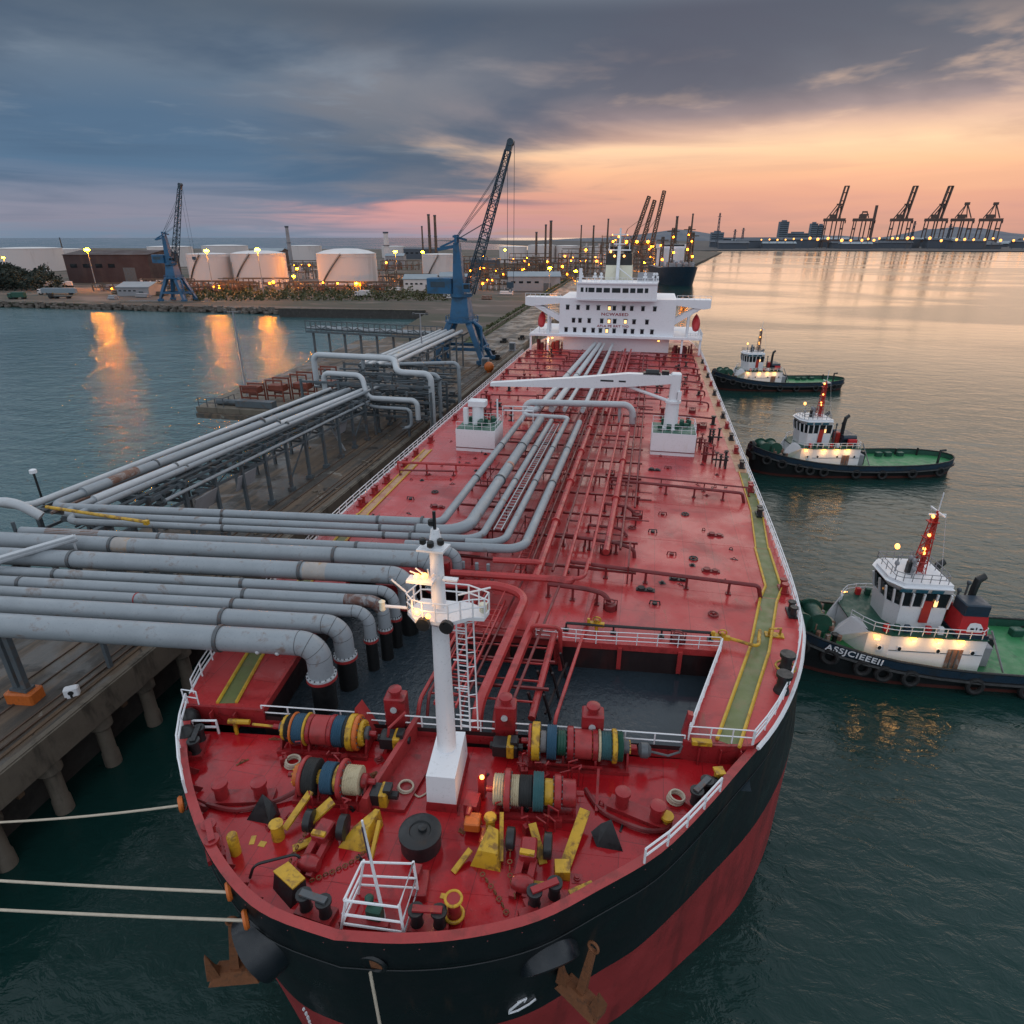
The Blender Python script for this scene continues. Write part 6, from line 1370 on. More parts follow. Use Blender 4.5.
    m = MB(); m.tube([(-16, -3.6, 1.9), (-16, -3.6, 3.6)], .2, 8); m.tube([(-12, -4.4, 1.8), (-12, -4.4, 3.2)], .2, 8); m.tube([(-16, 3.2, 1.9), (-16, 3.2, 5.2), (-17, 3.2, 5.3)], .25, 8); m.build('aft_post', black_met, o)
    for x in (-8, -10, -12.5): m = MB(); m.box((x, -3.6, 2.2), (1.3, .9, .9), .1, 0, .08); m.build('aft_stores', dk_green, o)
    for x, dz_ in ((18.3, 0), (15.6, .1), (12.4, 0), (10.3, -.1), (7.6, 0), (1.2, .1), (-4, 0), (-10, .1), (-16, 0)):
        for s_ in (-1, 1):
            y = s_ * (half(x) * .97 + .22); nx_ = 0 if x < 14 else .45
            m = MB(); m.torus((x, y, top(x) - 1.75 + dz_), (nx_, s_, .12), .72, .27, 16, 8); m.build('tyre_fender', tyre_m, o)
    if letter:
        x = 13.4; sl_ = (half(x - 1) - half(x + 1)) / 2
        text('bow_name', letter, .95, (x, half(x) * .995 + .05, top(x) - .5), (R(88), R(9), R(180) - math.atan(sl_)), white_p, o, .02, 1.15)
    for c in list(o.children):      # the house sits forward of midships and is compact
        if c not in fixed and c.name.split('.')[0] not in ('tyre_fender', 'bow_name', 'aft_post', 'aft_stores', 'towing_winch', 'bow_fitting', 'bow_bitt'):
            c.location.x = 13 * .23 + .77 * c.location.x
            if c.type == 'MESH': c.scale.x = .77
    o.location = loc; o.rotation_euler = (0, 0, rz); return o
t3 = tug('tugboat', 'nearest tug with red funnel casing and red mast, its bow against the tanker', (37.2, 66.4, 0), R(180 + 5.8), 'ASSJCIEEEII', True, u=.4, um=1)
t2 = tug('tugboat', 'middle tug with white wheelhouse, red locker and long green aft deck', (42.8, 132.4, 0), R(180 + 11.9), None, False, u=2.8, um=.3)
t1 = tug('tugboat', 'farthest tug with a slim dark mast, small beyond the other two', (41.8, 210.0, 0), R(180 + 11.9), None, False, rusty_pipe, u=2.8, um=-.3)

# ================================================================== HARBOUR CRANES
def harbour_crane(label, loc, sc_=1.0):
    o = thing('harbour_crane', label, 'crane', (0, 0, 0))
    m = MB()
    for sx in (-1, 1):
        for sy in (-1, 1):
            m.hexa([(sx * 7.5 - .7, sy * 5 - .7, 1.4), (sx * 7.5 + .7, sy * 5 - .7, 1.4), (sx * 7.5 + .7, sy * 5 + .7, 1.4), (sx * 7.5 - .7, sy * 5 + .7, 1.4), (sx * 3.0 - 1, sy * 2.6 - 1, 12.2), (sx * 3.0 + 1, sy * 2.6 - 1, 12.2), (sx * 3.0 + 1, sy * 2.6 + 1, 12.2), (sx * 3.0 - 1, sy * 2.6 + 1, 12.2)])
    m.build('portal_leg', crane_blue, o, smooth=False)
    m = MB()
    for sy in (-1, 1): m.beam((-7, sy * 4.6, 4.6), (7, sy * 4.6, 4.6), .7, .9)
    for sx in (-1, 1): m.beam((sx * 7, -4.6, 4.6), (sx * 7, 4.6, 4.6), .7, .9); m.beam((sx * 9, 0, .9 + 3), (sx * 7, 0, 4.5), .6, .6)
    for sx in (-1, 1):
        for sy in (-1, 1): m.box((sx * 7.5, sy * 5, .9), (3.6, 1.3, 1.1), 0, 0, .2); m.cyl((sx * 7.5 - 1, sy * 5 - .5, .45), (sx * 7.5 - 1, sy * 5 + .5, .45), .45, 10); m.cyl((sx * 7.5 + 1, sy * 5 - .5, .45), (sx * 7.5 + 1, sy * 5 + .5, .45), .45, 10)
    m.build('portal_beam', crane_blue, o, smooth=False)
    m = MB(); m.lathe([(5.2, 12.2), (5.2, 12.7), (3.2, 12.8)], (0, 0, 0), 18); railing(m, [(5 * math.cos(a * .35), 5 * math.sin(a * .35), 12.7) for a in range(19)], 1.2, 1.6, (1,), .07); m.tube([(7, -3, 1), (6.8, -3, 11), (4.5, -3, 12.6)], .5, 6); m.build('portal_platform', crane_blue, o)
    m = MB(); m.hexa([(-3.1, -3, 12.7), (3.1, -3, 12.7), (3.1, 3, 12.7), (-3.1, 3, 12.7), (-2.3, -2.2, 19.5), (2.3, -2.2, 19.5), (2.3, 2.2, 19.5), (-2.3, 2.2, 19.5)]); m.lathe([(3.4, 19.5), (3.4, 20.4)], (0, 0, 0), 18); m.build('slew_column', crane_blue, o, smooth=False)
    m = MB(); m.box((-6.2, 0, 22.6), (7.6, 5, 4.4), 0, 0, .2); m.build('machine_house', crane_blue, o)
    m = MB(); m.box((-6.5, -2.53, 23), (4.5, .06, 1.6)); m.build('house_louvre', crane_dark, o)
    m = MB(); m.hexa([(-2.2, -1.6, 20.4), (1.4, -1.6, 20.4), (1.4, 1.6, 20.4), (-2.2, 1.6, 20.4), (-1.7, -1, 34.5), (0, -1, 34.5), (0, 1, 34.5), (-1.7, 1, 34.5)]); m.beam((-6.8, 0, 32.6), (-1, 0, 33.6), .9, .9); m.beam((-6, 0, 33.2), (-1.2, 0, 35.2), .5, .5); m.beam((-.8, -1.2, 34.2), (-.8, -1.2, 36.6), .7, .7); m.beam((-.8, 1.2, 34.2), (-.8, 1.2, 36.6), .7, .7); m.beam((-2, 0, 36.2), (2.2, 0, 35.2), .6, .6); m.build('tower', crane_blue, o, smooth=False)
    m = MB(); m.box((2.4, -2.2, 22.2), (2.2, 1.8, 2.4), 0, 0, .15); cb = m.build('driver_cab', crane_blue, o); m = MB(); m.box((3.52, -2.2, 22.5), (.06, 1.5, 1.2)); m.box((2.5, -3.12, 22.5), (1.6, .06, 1.2)); m.build('cab_window', glass, cb)
    m = MB(); lattice(m, (2.4, 0, 20.5), (14.6, 0, 57.6), 2.9, 1.5, 20, .2, .1, (0, 1, 0)); m.build('jib', crane_dark, o)
    m = MB(); m.box((15, 0, 58.8), (1.6, 1.6, 2.6), 0, .3, .1); m.cyl((15.4, -1, 59.6), (15.4, 1, 59.6), .9, 12); m.build('jib_head', crane_dark, o)
    m = MB()
    for sy in (-.9, .9):
        for a, b in (((-.6, sy, 36.2), (11.6, sy * .6, 49)), ((-.6, sy * .6, 35.4), (8.4, sy * .7, 40)), ((-.4, sy * .8, 36.5), (13.4, sy * .6, 54.5))): m.tube([a, b], .07, 4)
    m.build('luffing_rope', crane_dark, o)
    m = MB()
    for d_ in (-.9, 1.0): m.tube([(15.4 + d_, 0, 59), (15.2 + d_, 0, 24)], .07, 4)
    m.box((15.2, 0, 23), (2, .6, 1.6)); m.torus((15.2, 0, 21.6), (0, 1, 0), .5, .14, 10, 5); m.build('hoist_rope', crane_dark, o)
    o.location = loc; o.scale = (sc_,) * 3; return o
ca = harbour_crane('blue portal crane with raised lattice jib standing on the jetty beside the tanker', (-56, 191, JZ))
cb2 = copy_tree(ca); cb2.location = (-321, 397, 3.3); cb2.scale = (1.22, 1.22, 1.2); cb2['label'] = 'small distant blue crane on a dark dock across the basin'
dk = thing('dock', 'low dark dock wall under the distant blue crane', 'dock', (-326, 380, 0))
m = MB(); m.prism([(-354, 381), (-300, 393), (-296, 404), (-358, 396)], -1, 3.25); m.build('dock_wall', black_met, dk, smooth=False)
m = MB(); m.prism([(-354.5, 380.4), (-299.5, 392.5), (-299.5, 393.6), (-354.5, 381.5)], 3.2, 3.7); m.build('dock_kerb', concrete, dk, smooth=False)
for k in range(8): m = MB(); m.box((-350 + k * 6.8, 381 + k * 1.5, 1.8), (.9, .8, 2.6), .22); m.build('dock_fender', tyre_m, dk)

# ================================================================== TANK TERMINAL ON THE LEFT
TH, PS = R(23.92), R(11.906)
def gnd(px, py, z=3.2):            # real ground point seen at a place of the photograph
    f = Vector((-math.sin(PS) * math.cos(TH), math.cos(PS) * math.cos(TH), -math.sin(TH))); r = Vector((math.cos(PS), math.sin(PS), 0)); u = r.cross(f)
    d = f * 620 + r * (px - 512) - u * (py - 512); t = (z - 44) / d.z; return Vector((d.x * t, d.y * t, z))
def tank(px0, px1, py, h, label, mm=None, dome=.12, group=None, stair=True):
    a, b = gnd(px0, py), gnd(px1, py); c = (a + b) / 2; r = (b - a).length / 2; c = c + Vector((-.2, .98, 0)) * r
    o = thing('storage_tank', label, 'storage tank', c, group); mm = mm or tank_white
    m = MB(); m.lathe([(r, 0), (r, h), (r * 1.01, h + .1), (r * 1.01, h + .5), (r * .99, h + .5)], c, 40); m.build('shell', mm, o)
    m = MB(); m.lathe([(r * .99, h + .45), (r * .75, h + .45 + r * dome * .55), (r * .4, h + .45 + r * dome * .9), (0, h + .45 + r * dome)], c, 36); m.build('roof', bpy.data.materials.get('tank_roof') or mat('tank_roof', (.66, .64, .64), .55, scale=.05), o)
    if stair:
        m = MB(); n = 14
        for i in range(n):
            t0, t1 = -2.2 + .9 * i / n, -2.2 + .9 * (i + 1) / n
            p = [c + Vector((math.cos(t) * (r + .8), math.sin(t) * (r + .8), h * f)) for t, f in ((t0, i / n), (t1, (i + 1) / n))]
            m.beam(p[0], p[1], 1.0, .5); m.beam(p[0] + Vector((0, 0, 1.4)), p[1] + Vector((0, 0, 1.4)), .2, .2)
        m.build('stairway', steel_brown, o, smooth=False)
        m = MB(); m.torus(c + Vector((0, 0, h * .92)), (0, 0, 1), r + .15, .18, 40, 5); m.build('wind_girder', tank_white, o)
    return o
tank(312, 372, 288, 27, 'large white domed storage tank right of centre on the terminal shore', dome=.16)
tank(226, 279, 284, 26, 'white storage tank left of the large domed one, under a bright lamp', dome=.1)
tank(183, 224, 284, 25.5, 'white storage tank just right of the distant blue crane', dome=.05)
tank(421, 456, 283, 25, 'white storage tank partly hidden behind the blue jetty crane', dome=.04)
tank(499, 527, 263, 25, 'pale storage tank behind the bridge wing, right of the raised jib', dome=.04, stair=False)
for k, (a, b, y, h) in enumerate(((-12, 44, 272, 27), (46, 76, 269, 25), (142, 184, 267, 27), (196, 240, 262, 26), (286, 318, 262, 26), (528, 556, 262, 27), (556, 580, 262, 26), (580, 612, 262, 24), (380, 404, 258, 22))):
    tank(a, b, y, h, 'pale storage tank in the hazy back row of the terminal', dome=.04, group='back row of pale tanks', stair=False)
# dark brown shed
def shed(px0, px1, py, h, dep, label, wm, rm, cat='shed', group=None, ridge=.12, door=True):
    a, b = gnd(px0, py), gnd(px1, py); d = (b - a); w_ = d.length; d.normalize(); n = Vector((-d.y, d.x, 0))
    o = thing('industrial_shed', label, cat, a, group)
    p = [a, b, b + n * dep, a + n * dep]; z = Vector((0, 0, h)); rz = Vector((0, 0, h + dep * ridge))
    m = MB(); m.add([*p, *[q + z for q in p], a + n * dep / 2 + rz, b + n * dep / 2 + rz], [(0, 1, 5, 4), (1, 2, 6, 9, 5), (2, 3, 7, 6), (3, 0, 4, 8, 7)]); m.build('wall', wm, o, smooth=False)
    e = d * .8; m = MB()
    for f, g_ in ((0, 1), (3, -1)):
        q0, q1 = p[0 if f == 0 else 3] - e - n * g_ * .6 + z, p[1 if f == 0 else 2] + e - n * g_ * .6 + z; r0, r1 = a + n * dep / 2 + rz - e, b + n * dep / 2 + rz + e
        m.extr([q0, q1, r1, r0], (0, 0, .35))
    m.build('roof', rm, o, smooth=False)
    if door:
        m = MB(); c = a + d * w_ * .75 - n * .06; m.box(c + Vector((0, 0, h * .28)), (w_ * .14, .2, h * .55), math.atan2(d.y, d.x)); m.build('door', rack_steel, o, smooth=False)
        for f in (.1, .25, .4, .55): m = MB(); c = a + d * w_ * f - n * .06 + Vector((0, 0, h * .62)); m.box(c, (w_ * .08, .2, h * .14), math.atan2(d.y, d.x)); m.build('window', glass, o, smooth=False)
    return o
shed(70, 153, 283, 25, 60, 'big dark brown shed behind the lamp on the left shore', shed_brown, shed_brown, ridge=.06)
for px0, px1, py, h, lab, wm in ((256, 284, 271, 24, 'dark shed behind the tanks with a tall chimney beside it', shed_brown), (404, 437, 259, 18, 'dark flat block left of the crane tower on the skyline', far_dark), (386, 404, 267, 15, 'long low grey shed in the middle of the terminal', shed_grey), (470, 500, 268, 10, 'low dark shed right of the crane jib foot', far_dark), (508, 560, 291, 11, 'pale low warehouse beside the bright quay lamp', shed_grey), (440, 470, 288, 9, 'rust red shed behind the blue crane tower', mat('shed_rust', (.25, .05, .04), .7)), (118, 150, 296, 6, 'low pinkish shed on the left quay near the distant crane', shed_grey), (404, 436, 291, 9, 'white workshop with flat roof near the shore right of the domed tank', tank_white)):
    shed(px0, px1, py, h, 26, lab, wm, roof_blue if wm is not far_dark else far_dark)
# chimneys
for px, py, h, w_, lab, mm in ((292, 268, 55, 2.6, 'grey chimney rising behind the sheds left of the domed tank', shed_grey), (388, 266, 48, 4, 'thick pale chimney right of the large domed tank', tank_white), (431, 268, 70, 2, 'tall thin stack, left one of the pair by the crane tower', steel_brown), (437, 268, 69, 2, 'tall thin stack, right one of the pair by the crane tower', steel_brown), (550, 268, 62, 2, 'thin stack behind the bridge left of the funnel', steel_brown), (424, 268, 55, 1.2, 'slender pole stack left of the tall pair', steel_brown), (545, 270, 56, 1.4, 'slender stack just left of another behind the bridge', steel_brown), (606, 262, 70, 1.6, 'slim mast left of the funnel on the skyline', steel_brown), (536, 266, 48, 1.8, 'short stack among the pale tanks behind the bridge', steel_brown), (592, 264, 58, 1.5, 'stack between the pale tanks and the funnel', steel_brown), (673, 262, 74, 2.4, 'thick lit column left of the far ship masts', steel_brown), (688, 262, 78, 1.6, 'thin column right of the far ship masts', steel_brown), (580, 262, 60, 1.2, 'thin pole above the left half of the bridge house', steel_brown), (66, 262, 40, 1.0, 'thin pole over the pale tanks at the far left', steel_brown)):
    p = gnd(px, py); o = thing('chimney', lab, 'chimney', p)
    m = MB(); m.lathe([(w_ * 1.2, 0), (w_ * .85, h)], p, 14); m.build('stack', mm, o); m = MB(); m.lathe([(w_ * 1.05, h - 2), (w_ * 1.05, h), (w_ * .6, h)], p, 14); m.build('cap_ring', far_dark, o); m = MB(); m.lathe([(w_ * 1.3, h * .6), (w_ * 1.3, h * .6 + .8)], p, 14); m.build('cap_ring', far_dark, o)
# process racks and towers: steel frames full of pipes
def plant(px, py, w_, dep, h, label, seed, lit=2, group=None):
    p = gnd(px, py); o = thing('process_frame', label, 'industrial plant', p, group); rnd = random.Random(seed); d = Vector((math.cos(PS), math.sin(PS), 0)); n = Vector((-d.y, d.x, 0))
    m = MB(); nx_ = max(2, int(w_ / 8)); nz = max(2, int(h / 5))
    for i in range(nx_ + 1):
        for k in (0, 1): q = p + d * (w_ * i / nx_ - w_ / 2) + n * dep * k; m.beam(q, q + Vector((0, 0, h * rnd.uniform(.75, 1))), .7, .7)
    for j in range(1, nz + 1):
        for k in (0, 1): q = p + n * dep * k + Vector((0, 0, h * j / nz * .95)); m.beam(q - d * w_ / 2, q + d * w_ / 2, .5, .7)
    m.build('frame', steel_brown, o, smooth=False)
    m = MB()
    for i in range(int(w_ * .7)):
        q = p + d * rnd.uniform(-w_ / 2, w_ / 2) + n * rnd.uniform(0, dep) + Vector((0, 0, rnd.uniform(1, h)))
        if rnd.random() < .5: m.beam(q, q + d * rnd.uniform(2, 9), rnd.uniform(.3, 1.2), rnd.uniform(.3, 1.2))
        else: m.beam(q, Vector((q.x, q.y, 3.2)), rnd.uniform(.4, 1.6), rnd.uniform(.4, 1.6))
    m.build('pipework', rnd.choice([steel_brown, shed_grey, tank_white, rusty_pipe]), o, smooth=False)['kind'] = 'stuff'
    for i in range(lit):
        q = p + d * rnd.uniform(-w_ / 2, w_ / 2) - n * .8 + Vector((0, 0, rnd.uniform(h * .3, h))); m = MB(); m.ball(q, rnd.choice((.35, .5, .6, .8, 1.1)), 8); m.build('plant_lamp', SOFT, o)
for i, (px, py, w_, h, lit, lab) in enumerate(((255, 288, 62, 8, 2, 'long pipe bridge in front of the second white tank'), (340, 291, 90, 7, 2, 'long brown pipe bridge running before the large domed tank'), (295, 279, 40, 14, 3, 'cluttered brown pipework between the two white tanks, lit by small lamps'), (410, 287, 36, 11, 1, 'short brown pipe rack right of the large domed tank'), (205, 293, 44, 9, 1, 'low pipe rack at the shore right of the distant crane'), (475, 290, 30, 14, 2, 'cluttered pipework right of the blue crane, near the road'), (500, 283, 40, 15, 3, 'brown process frame left of the bright quay lamp'), (545, 280, 46, 22, 4, 'process frame behind the left bridge wing, hung with lamps'), (580, 279, 46, 26, 5, 'tall process frame left of the funnel, hung with lamps'), (600, 272, 50, 36, 5, 'highest process frame just left of the funnel'), (640, 268, 40, 40, 5, 'process frame right of the funnel below the raised booms'), (665, 262, 40, 36, 4, 'process frame on the quay behind the far ship'),
 (520, 276, 54, 18, 3, 'wide process frame between the quay lamp and the bridge wing'), (563, 286, 40, 12, 3, 'low lit pipe rack just behind the left bridge wing'), (615, 266, 44, 44, 5, 'tall process frame directly behind the funnel'), (650, 272, 36, 30, 4, 'lit process frame left of the far ship'), (530, 268, 60, 20, 2, 'hazy process frame left of the pale back tanks'), (478, 276, 40, 14, 2, 'brown pipework beyond the jetty crane, left of the road'), (378, 283, 34, 12, 2, 'brown lit pipework at the right foot of the large domed tank'), (270, 272, 60, 12, 1, 'dark pipework behind the white tanks'), (165, 289, 44, 8, 1, 'low brown pipe rack behind the distant crane'), (130, 291, 60, 6, 1, 'low pipe bridge in front of the dark brown shed'), (440, 276, 40, 12, 2, 'pipework round the tank behind the jetty crane'), (318, 272, 70, 14, 2, 'hazy pipework behind the large domed tank'), (400, 270, 50, 12, 1, 'hazy pipework left of the crane tower'), (470, 268, 50, 16, 2, 'hazy brown pipework right of the jib foot'), (505, 290, 30, 9, 2, 'low lit pipework left of the pale quay warehouse'), (575, 276, 30, 30, 3, 'slim lit process frame above the left half of the bridge house'), (235, 291, 30, 7, 1, 'short pipe rack on the shore between two lamp reflections'))):
    plant(px, py, w_, 10, h, lab, 100 + i, lit)
# raised loading booms behind the bridge
for px0, px1, y1, lab in ((627, 646, 195, 'raised boom crane, left of the three behind the funnel'), (637, 651, 199, 'raised boom crane, middle and shortest of the three behind the funnel'), (648, 659, 190, 'raised boom crane, right and tallest of the three behind the funnel')):
    p = gnd(px0, 266); k = (p.xy.length) / 620; d = Vector((math.cos(PS), math.sin(PS), 0))
    top_ = p + d * (px1 - px0) * k * .8 + Vector((0, 0, (266 - y1) * k * .80)); o = thing('boom_crane', lab, 'crane', p)
    m = MB(); lattice(m, p + Vector((0, 0, 12)), top_, 5.5, 4.2, 12, .9, .6); m.build('boom', steel_brown, o)
    m = MB()
    for a in (-6, 6): m.beam(p + d * a, p + d * a * .6 + Vector((0, 0, 30)), 1.6, 1.6); m.beam(p + d * a + Vector((0, 10, 0)), p + d * a * .6 + Vector((0, 10, 30)), 1.6, 1.6)
    m.beam(p + d * -7 + Vector((0, 0, 14)), p + d * 7 + Vector((0, 0, 14)), 1.4, 1.8); m.beam(p + d * -12 + Vector((0, 5, 31)), p + d * 8 + Vector((0, 5, 31)), 3, 4); m.beam(p + d * -11 + Vector((0, 5, 31)), p + d * -3 + Vector((0, 5, 52)), .9, .9); m.beam(p + d * -3 + Vector((0, 5, 52)), p.lerp(top_, .7), .5, .5); m.build('portal', steel_brown, o, smooth=False)
    m = MB(); m.ball(p + d * -3 + Vector((0, -2, 34)), 2.0, 8); m.build('boom_lamp', SOFT, o)
# lamp posts with sodium heads
for px, py, h, r_, lab in ((97, 289, 31, 2.1, 'tall sodium lamp in front of the dark brown shed'), (214, 293, 31, 1.8, 'bright sodium lamp before the tank right of the distant crane'), (264, 294, 32, 2.0, 'bright sodium lamp at the edge of the second white tank'), (397, 277, 26, 2.0, 'round sodium lamp right of the large domed tank'), (424, 278, 26, 1.7, 'sodium lamp left of the blue crane tower'), (549, 297, 20, 1.3, 'starry bright sodium lamp by the road beyond the jetty'), (9, 277, 20, 1.3, 'small sodium lamp at the far left edge of the terminal'), (370, 276, 25, 1.0, 'small lamp at the shoulder of the large domed tank'), (505, 268, 24, 1.6, 'lamp on the pale tank right of the raised jib'), (295, 287, 9, 1.1, 'low lamp left of the domed tank, lower of two'), (299, 283, 13, 1.1, 'low lamp left of the domed tank, upper of two'), (357, 291, 6, 1.1, 'low lamp at the foot of the large domed tank'), (575, 285, 12, 1.4, 'low wide lamp behind the left bridge wing'), (643, 271, 10, 1.5, 'sodium lamp right of the funnel, lower of two'), (657, 268, 12, 1.3, 'sodium lamp between the funnel and the far ship')):
    p = gnd(px, py); o = thing('sodium_lamp', lab, 'lamp post', p)
    m = MB(); m.lathe([(.4, 0), (.22, h - 1)], p, 8); m.beam(p + Vector((-1.6, 0, h - 1)), p + Vector((1.6, 0, h - 1)), .25, .25); m.build('pole', shed_grey, o)
    m = MB(); m.lathe([(r_ * .4, -r_ * .45), (r_, -r_ * .2), (r_, r_ * .2), (r_ * .4, r_ * .5)], p + Vector((0, 0, h)), 10); m.build('lamp_head', LAMP, o)
# vehicles on the left quay
def truck(px, py, label, ln, body, cabm, flat=False):
    p = gnd(px, py); o = thing('truck', label, 'truck', p); an = PS; d = Vector((math.cos(an), math.sin(an), 0)); z = lambda h: Vector((0, 0, h))
    m = MB(); m.box(p + z(1.6 if flat else 3.0), (ln, 3, .6 if flat else 3.6), an, 0, .15); m.build('cargo_box', body, o)
    m = MB(); m.box(p - d * (ln / 2 + 1.8) + z(2.3), (3, 2.9, 3.2), an, 0, .4); cb = m.build('cab', cabm, o); m = MB(); m.box(p - d * (ln / 2 + 2) + z(3) + Vector((0, -1.47, 0)), (1.4, .06, 1), an); m.build('cab_window', glass, cb)
    for a in (-ln / 2 - 1.6, -ln / 3, ln / 3): m = MB(); q = p + d * a + z(.75); m.cyl(q + Vector((0, -1.6, 0)), q + Vector((0, 1.6, 0)), .75, 12); m.build('wheel', tyre_m, o)
truck(46, 287, 'white lorry parked before the dark wood on the left shore', 14, tank_white, tank_white)
truck(70, 287, 'small white van parked right of the white lorry', 5, tank_white, tank_white)
truck(20, 299, 'dark green lorry on the left quay', 9, dk_green, dk_green)
truck(63, 298.5, 'empty flatbed trailer truck on the left quay', 13, black_met, black_met, True)
truck(60, 294.5, 'long blue-grey tank lorry behind the flatbed', 26, roof_blue, tank_white)
truck(365, 297, 'white lorry at the shore below the large domed tank', 8, tank_white, tank_white)
# dark wood and scrub: leaf clumps
def leaves(n, fn, s0, s1, nm, mm, seed):
    rnd = random.Random(seed); m = MB()
    for i in range(n):
        c = fn(rnd); s_ = rnd.uniform(s0, s1); a = Vector((rnd.gauss(0, 1), rnd.gauss(0, 1), rnd.gauss(0, 1))).normalized(); b = a.orthogonal().normalized() * s_; e = a.cross(b)
        m.add([c - b, c - e * .6, c + b * .9, c + e * .7], [(0, 1, 2, 3)])
    return kind(m.build(nm, mm, smooth=False), 'stuff')
def woodpt(r):
    px = r.triangular(-30, 66, 5); p = gnd(px, r.uniform(279, 291)); w_ = int(px * .45); hmax = 9 + 4 * math.sin(w_ * 12.9) + (4 if px < 55 else 0); t = r.random() ** .8
    return p + Vector((r.gauss(0, 2.4) * (1 - t), r.gauss(0, 2), hmax * t * (1 if px < 52 else .5)))
leaves(5200, woodpt, .9, 2.0, 'woodland', wood_m, 51)
def scrubpt(r):
    px = r.uniform(185, 470); p = gnd(px, r.uniform(291.5, 301)); h = max(0, 2.2 + 2.6 * math.sin(px * .31) + 1.5 * math.sin(px * .83)); return p + Vector((0, 0, r.random() * (h + .6)))
leaves(5200, scrubpt, .5, 1.3, 'scrub', bush_m, 52)
def vergept(r):
    t = r.random(); y = 232 + t * 400; return Vector((-64.6 - t * 10 + r.uniform(-2.5, 2), y, 8.3 + r.random() * .9))
leaves(2600, vergept, .25, .7, 'verge_weeds', bush_m, 53)
w_ = thing('quay_wall', 'dark weathered quay wall along the basin shore below the domed tank', 'wall', (-220, 370, 0))
m = MB(); a, b = gnd(283, 311, 3), gnd(428, 313, 3); m.beam(a + Vector((0, -4, -1.0)), b + Vector((0, -4, -1.0)), 1.6, 5.6); m.build('wall_face', mat('quay_stone', (.05, .045, .042), .85, scale=.4, dirt=(.15, .13, .115), amt=.8, dscale=.9, stretch=(1, 1, .6), thr=.56), w_, smooth=False)
m = MB(); m.beam(a + Vector((0, -4, 2.0)), b + Vector((0, -4, 2.0)), 2.2, .4); m.build('coping', concrete, w_, smooth=False)
# concrete parapet beside the road
w_ = thing('parapet', 'pale concrete parapet running beside the road beyond the blue crane', 'wall', (-64, 400, 8))
m = MB(); m.beam((-63.0, 230, 8.7), (-73, 640, 8.7), .5, 1.4); m.build('parapet_wall', concrete, w_, smooth=False)
for k in range(40): m = MB(); m.box((-63.0 - k * .25, 231 + k * 10.2, 8.8), (.8, .8, 1.8), 0, 0, .1); m.build('parapet_pier', concrete, w_, smooth=False)
# random low clutter on the terminal: skips, drums and stacked pipe
rnd = random.Random(77)
for k in range(46):
    px, py = rnd.uniform(100, 520), rnd.uniform(288, 300)
    if 180 < px < 440 and py > 291: continue
    p = gnd(px, py); L_ = rnd.uniform(4, 12); m = MB()
    for j in range(3): m.cyl(p + Vector((-L_ / 2, j * 1.5, .8)), p + Vector((L_ / 2, j * 1.5, .8)), .75, 8)
    for j in range(2): m.cyl(p + Vector((-L_ / 2, j * 1.5 + .75, 2.1)), p + Vector((L_ / 2, j * 1.5 + .75, 2.1)), .75, 8)
    tag(m.build('pipe_stack', rnd.choice([rusty_pipe, shed_grey, steel_brown, tank_white])), 'low stack of stored pipes on the terminal yard', 'pipe stack', 'pipe stacks on the terminal yard')

# ================================================================== FAR SHIP, FAR SHORE
fs = thing('cargo_ship', 'dark hulled ship moored beyond the bridge, seen from its bow quarter with lit masts', 'ship', (0, 0, 0))
m = MB(); xs2 = [(-18, 0), (-17, -22), (-13, -38), (-6, -46), (0, -48), (6, -46), (13, -38), (17, -22), (18, 0), (18, 70), (-18, 70)]
hb = [(x * .86, y * .9 + 2, -1) for x, y in xs2]; ht = [(x, y, 15 + max(0, -y) * .06) for x, y in xs2]; k = len(xs2)
m.add(hb + ht, [(i, (i + 1) % k, k + (i + 1) % k, k + i) for i in range(k)] + [tuple(range(k, 2 * k))]); m.build('hull', tug_navy, fs)
m = MB(); m.box((0, 40, 24), (26, 18, 18)); m.box((0, 40, 35), (30, 12, 4)); m.build('deckhouse', white_far, fs, smooth=False)
m = MB(); m.box((0, 33.8, 36), (26, .3, 1.6)); m.build('bridge_window', glass, fs, smooth=False)
random.seed(61)
for k, (x, y, h) in enumerate(((-10, -20, 52), (12, -8, 48), (14, 20, 54), (-12, 24, 44))):
    m = MB(); lattice(m, (x, y, 15), (x, y, h), 3.2, 2.2, 9, .45, .3); m.beam((x - 6, y, h - 3), (x + 6, y, h - 3), .9, .9); m.beam((x, y, h - 8), (x + random.uniform(-9, 9), y - 12, h - 22), .7, .7); m.build('cargo_mast', steel_brown, fs)
    for j in range(2): q = (x + random.uniform(-3, 3), y - 2, h - 8 - 14 * j); m = MB(); m.ball(q, .7 + .3 * j, 8); m.build('deck_light', SOFT, fs)
m = MB()
for k in range(30): m = MB(); m.box((random.uniform(-13, 13), random.uniform(-32, 28), 17 + random.uniform(0, 2)), (random.uniform(1, 5), random.uniform(1, 5), random.uniform(3, 7)), 0, 0, .3); m.build('deck_gear', shed_grey, fs, smooth=False)
fs.location = (24, 708, 0); fs.rotation_euler = (0, 0, R(9))

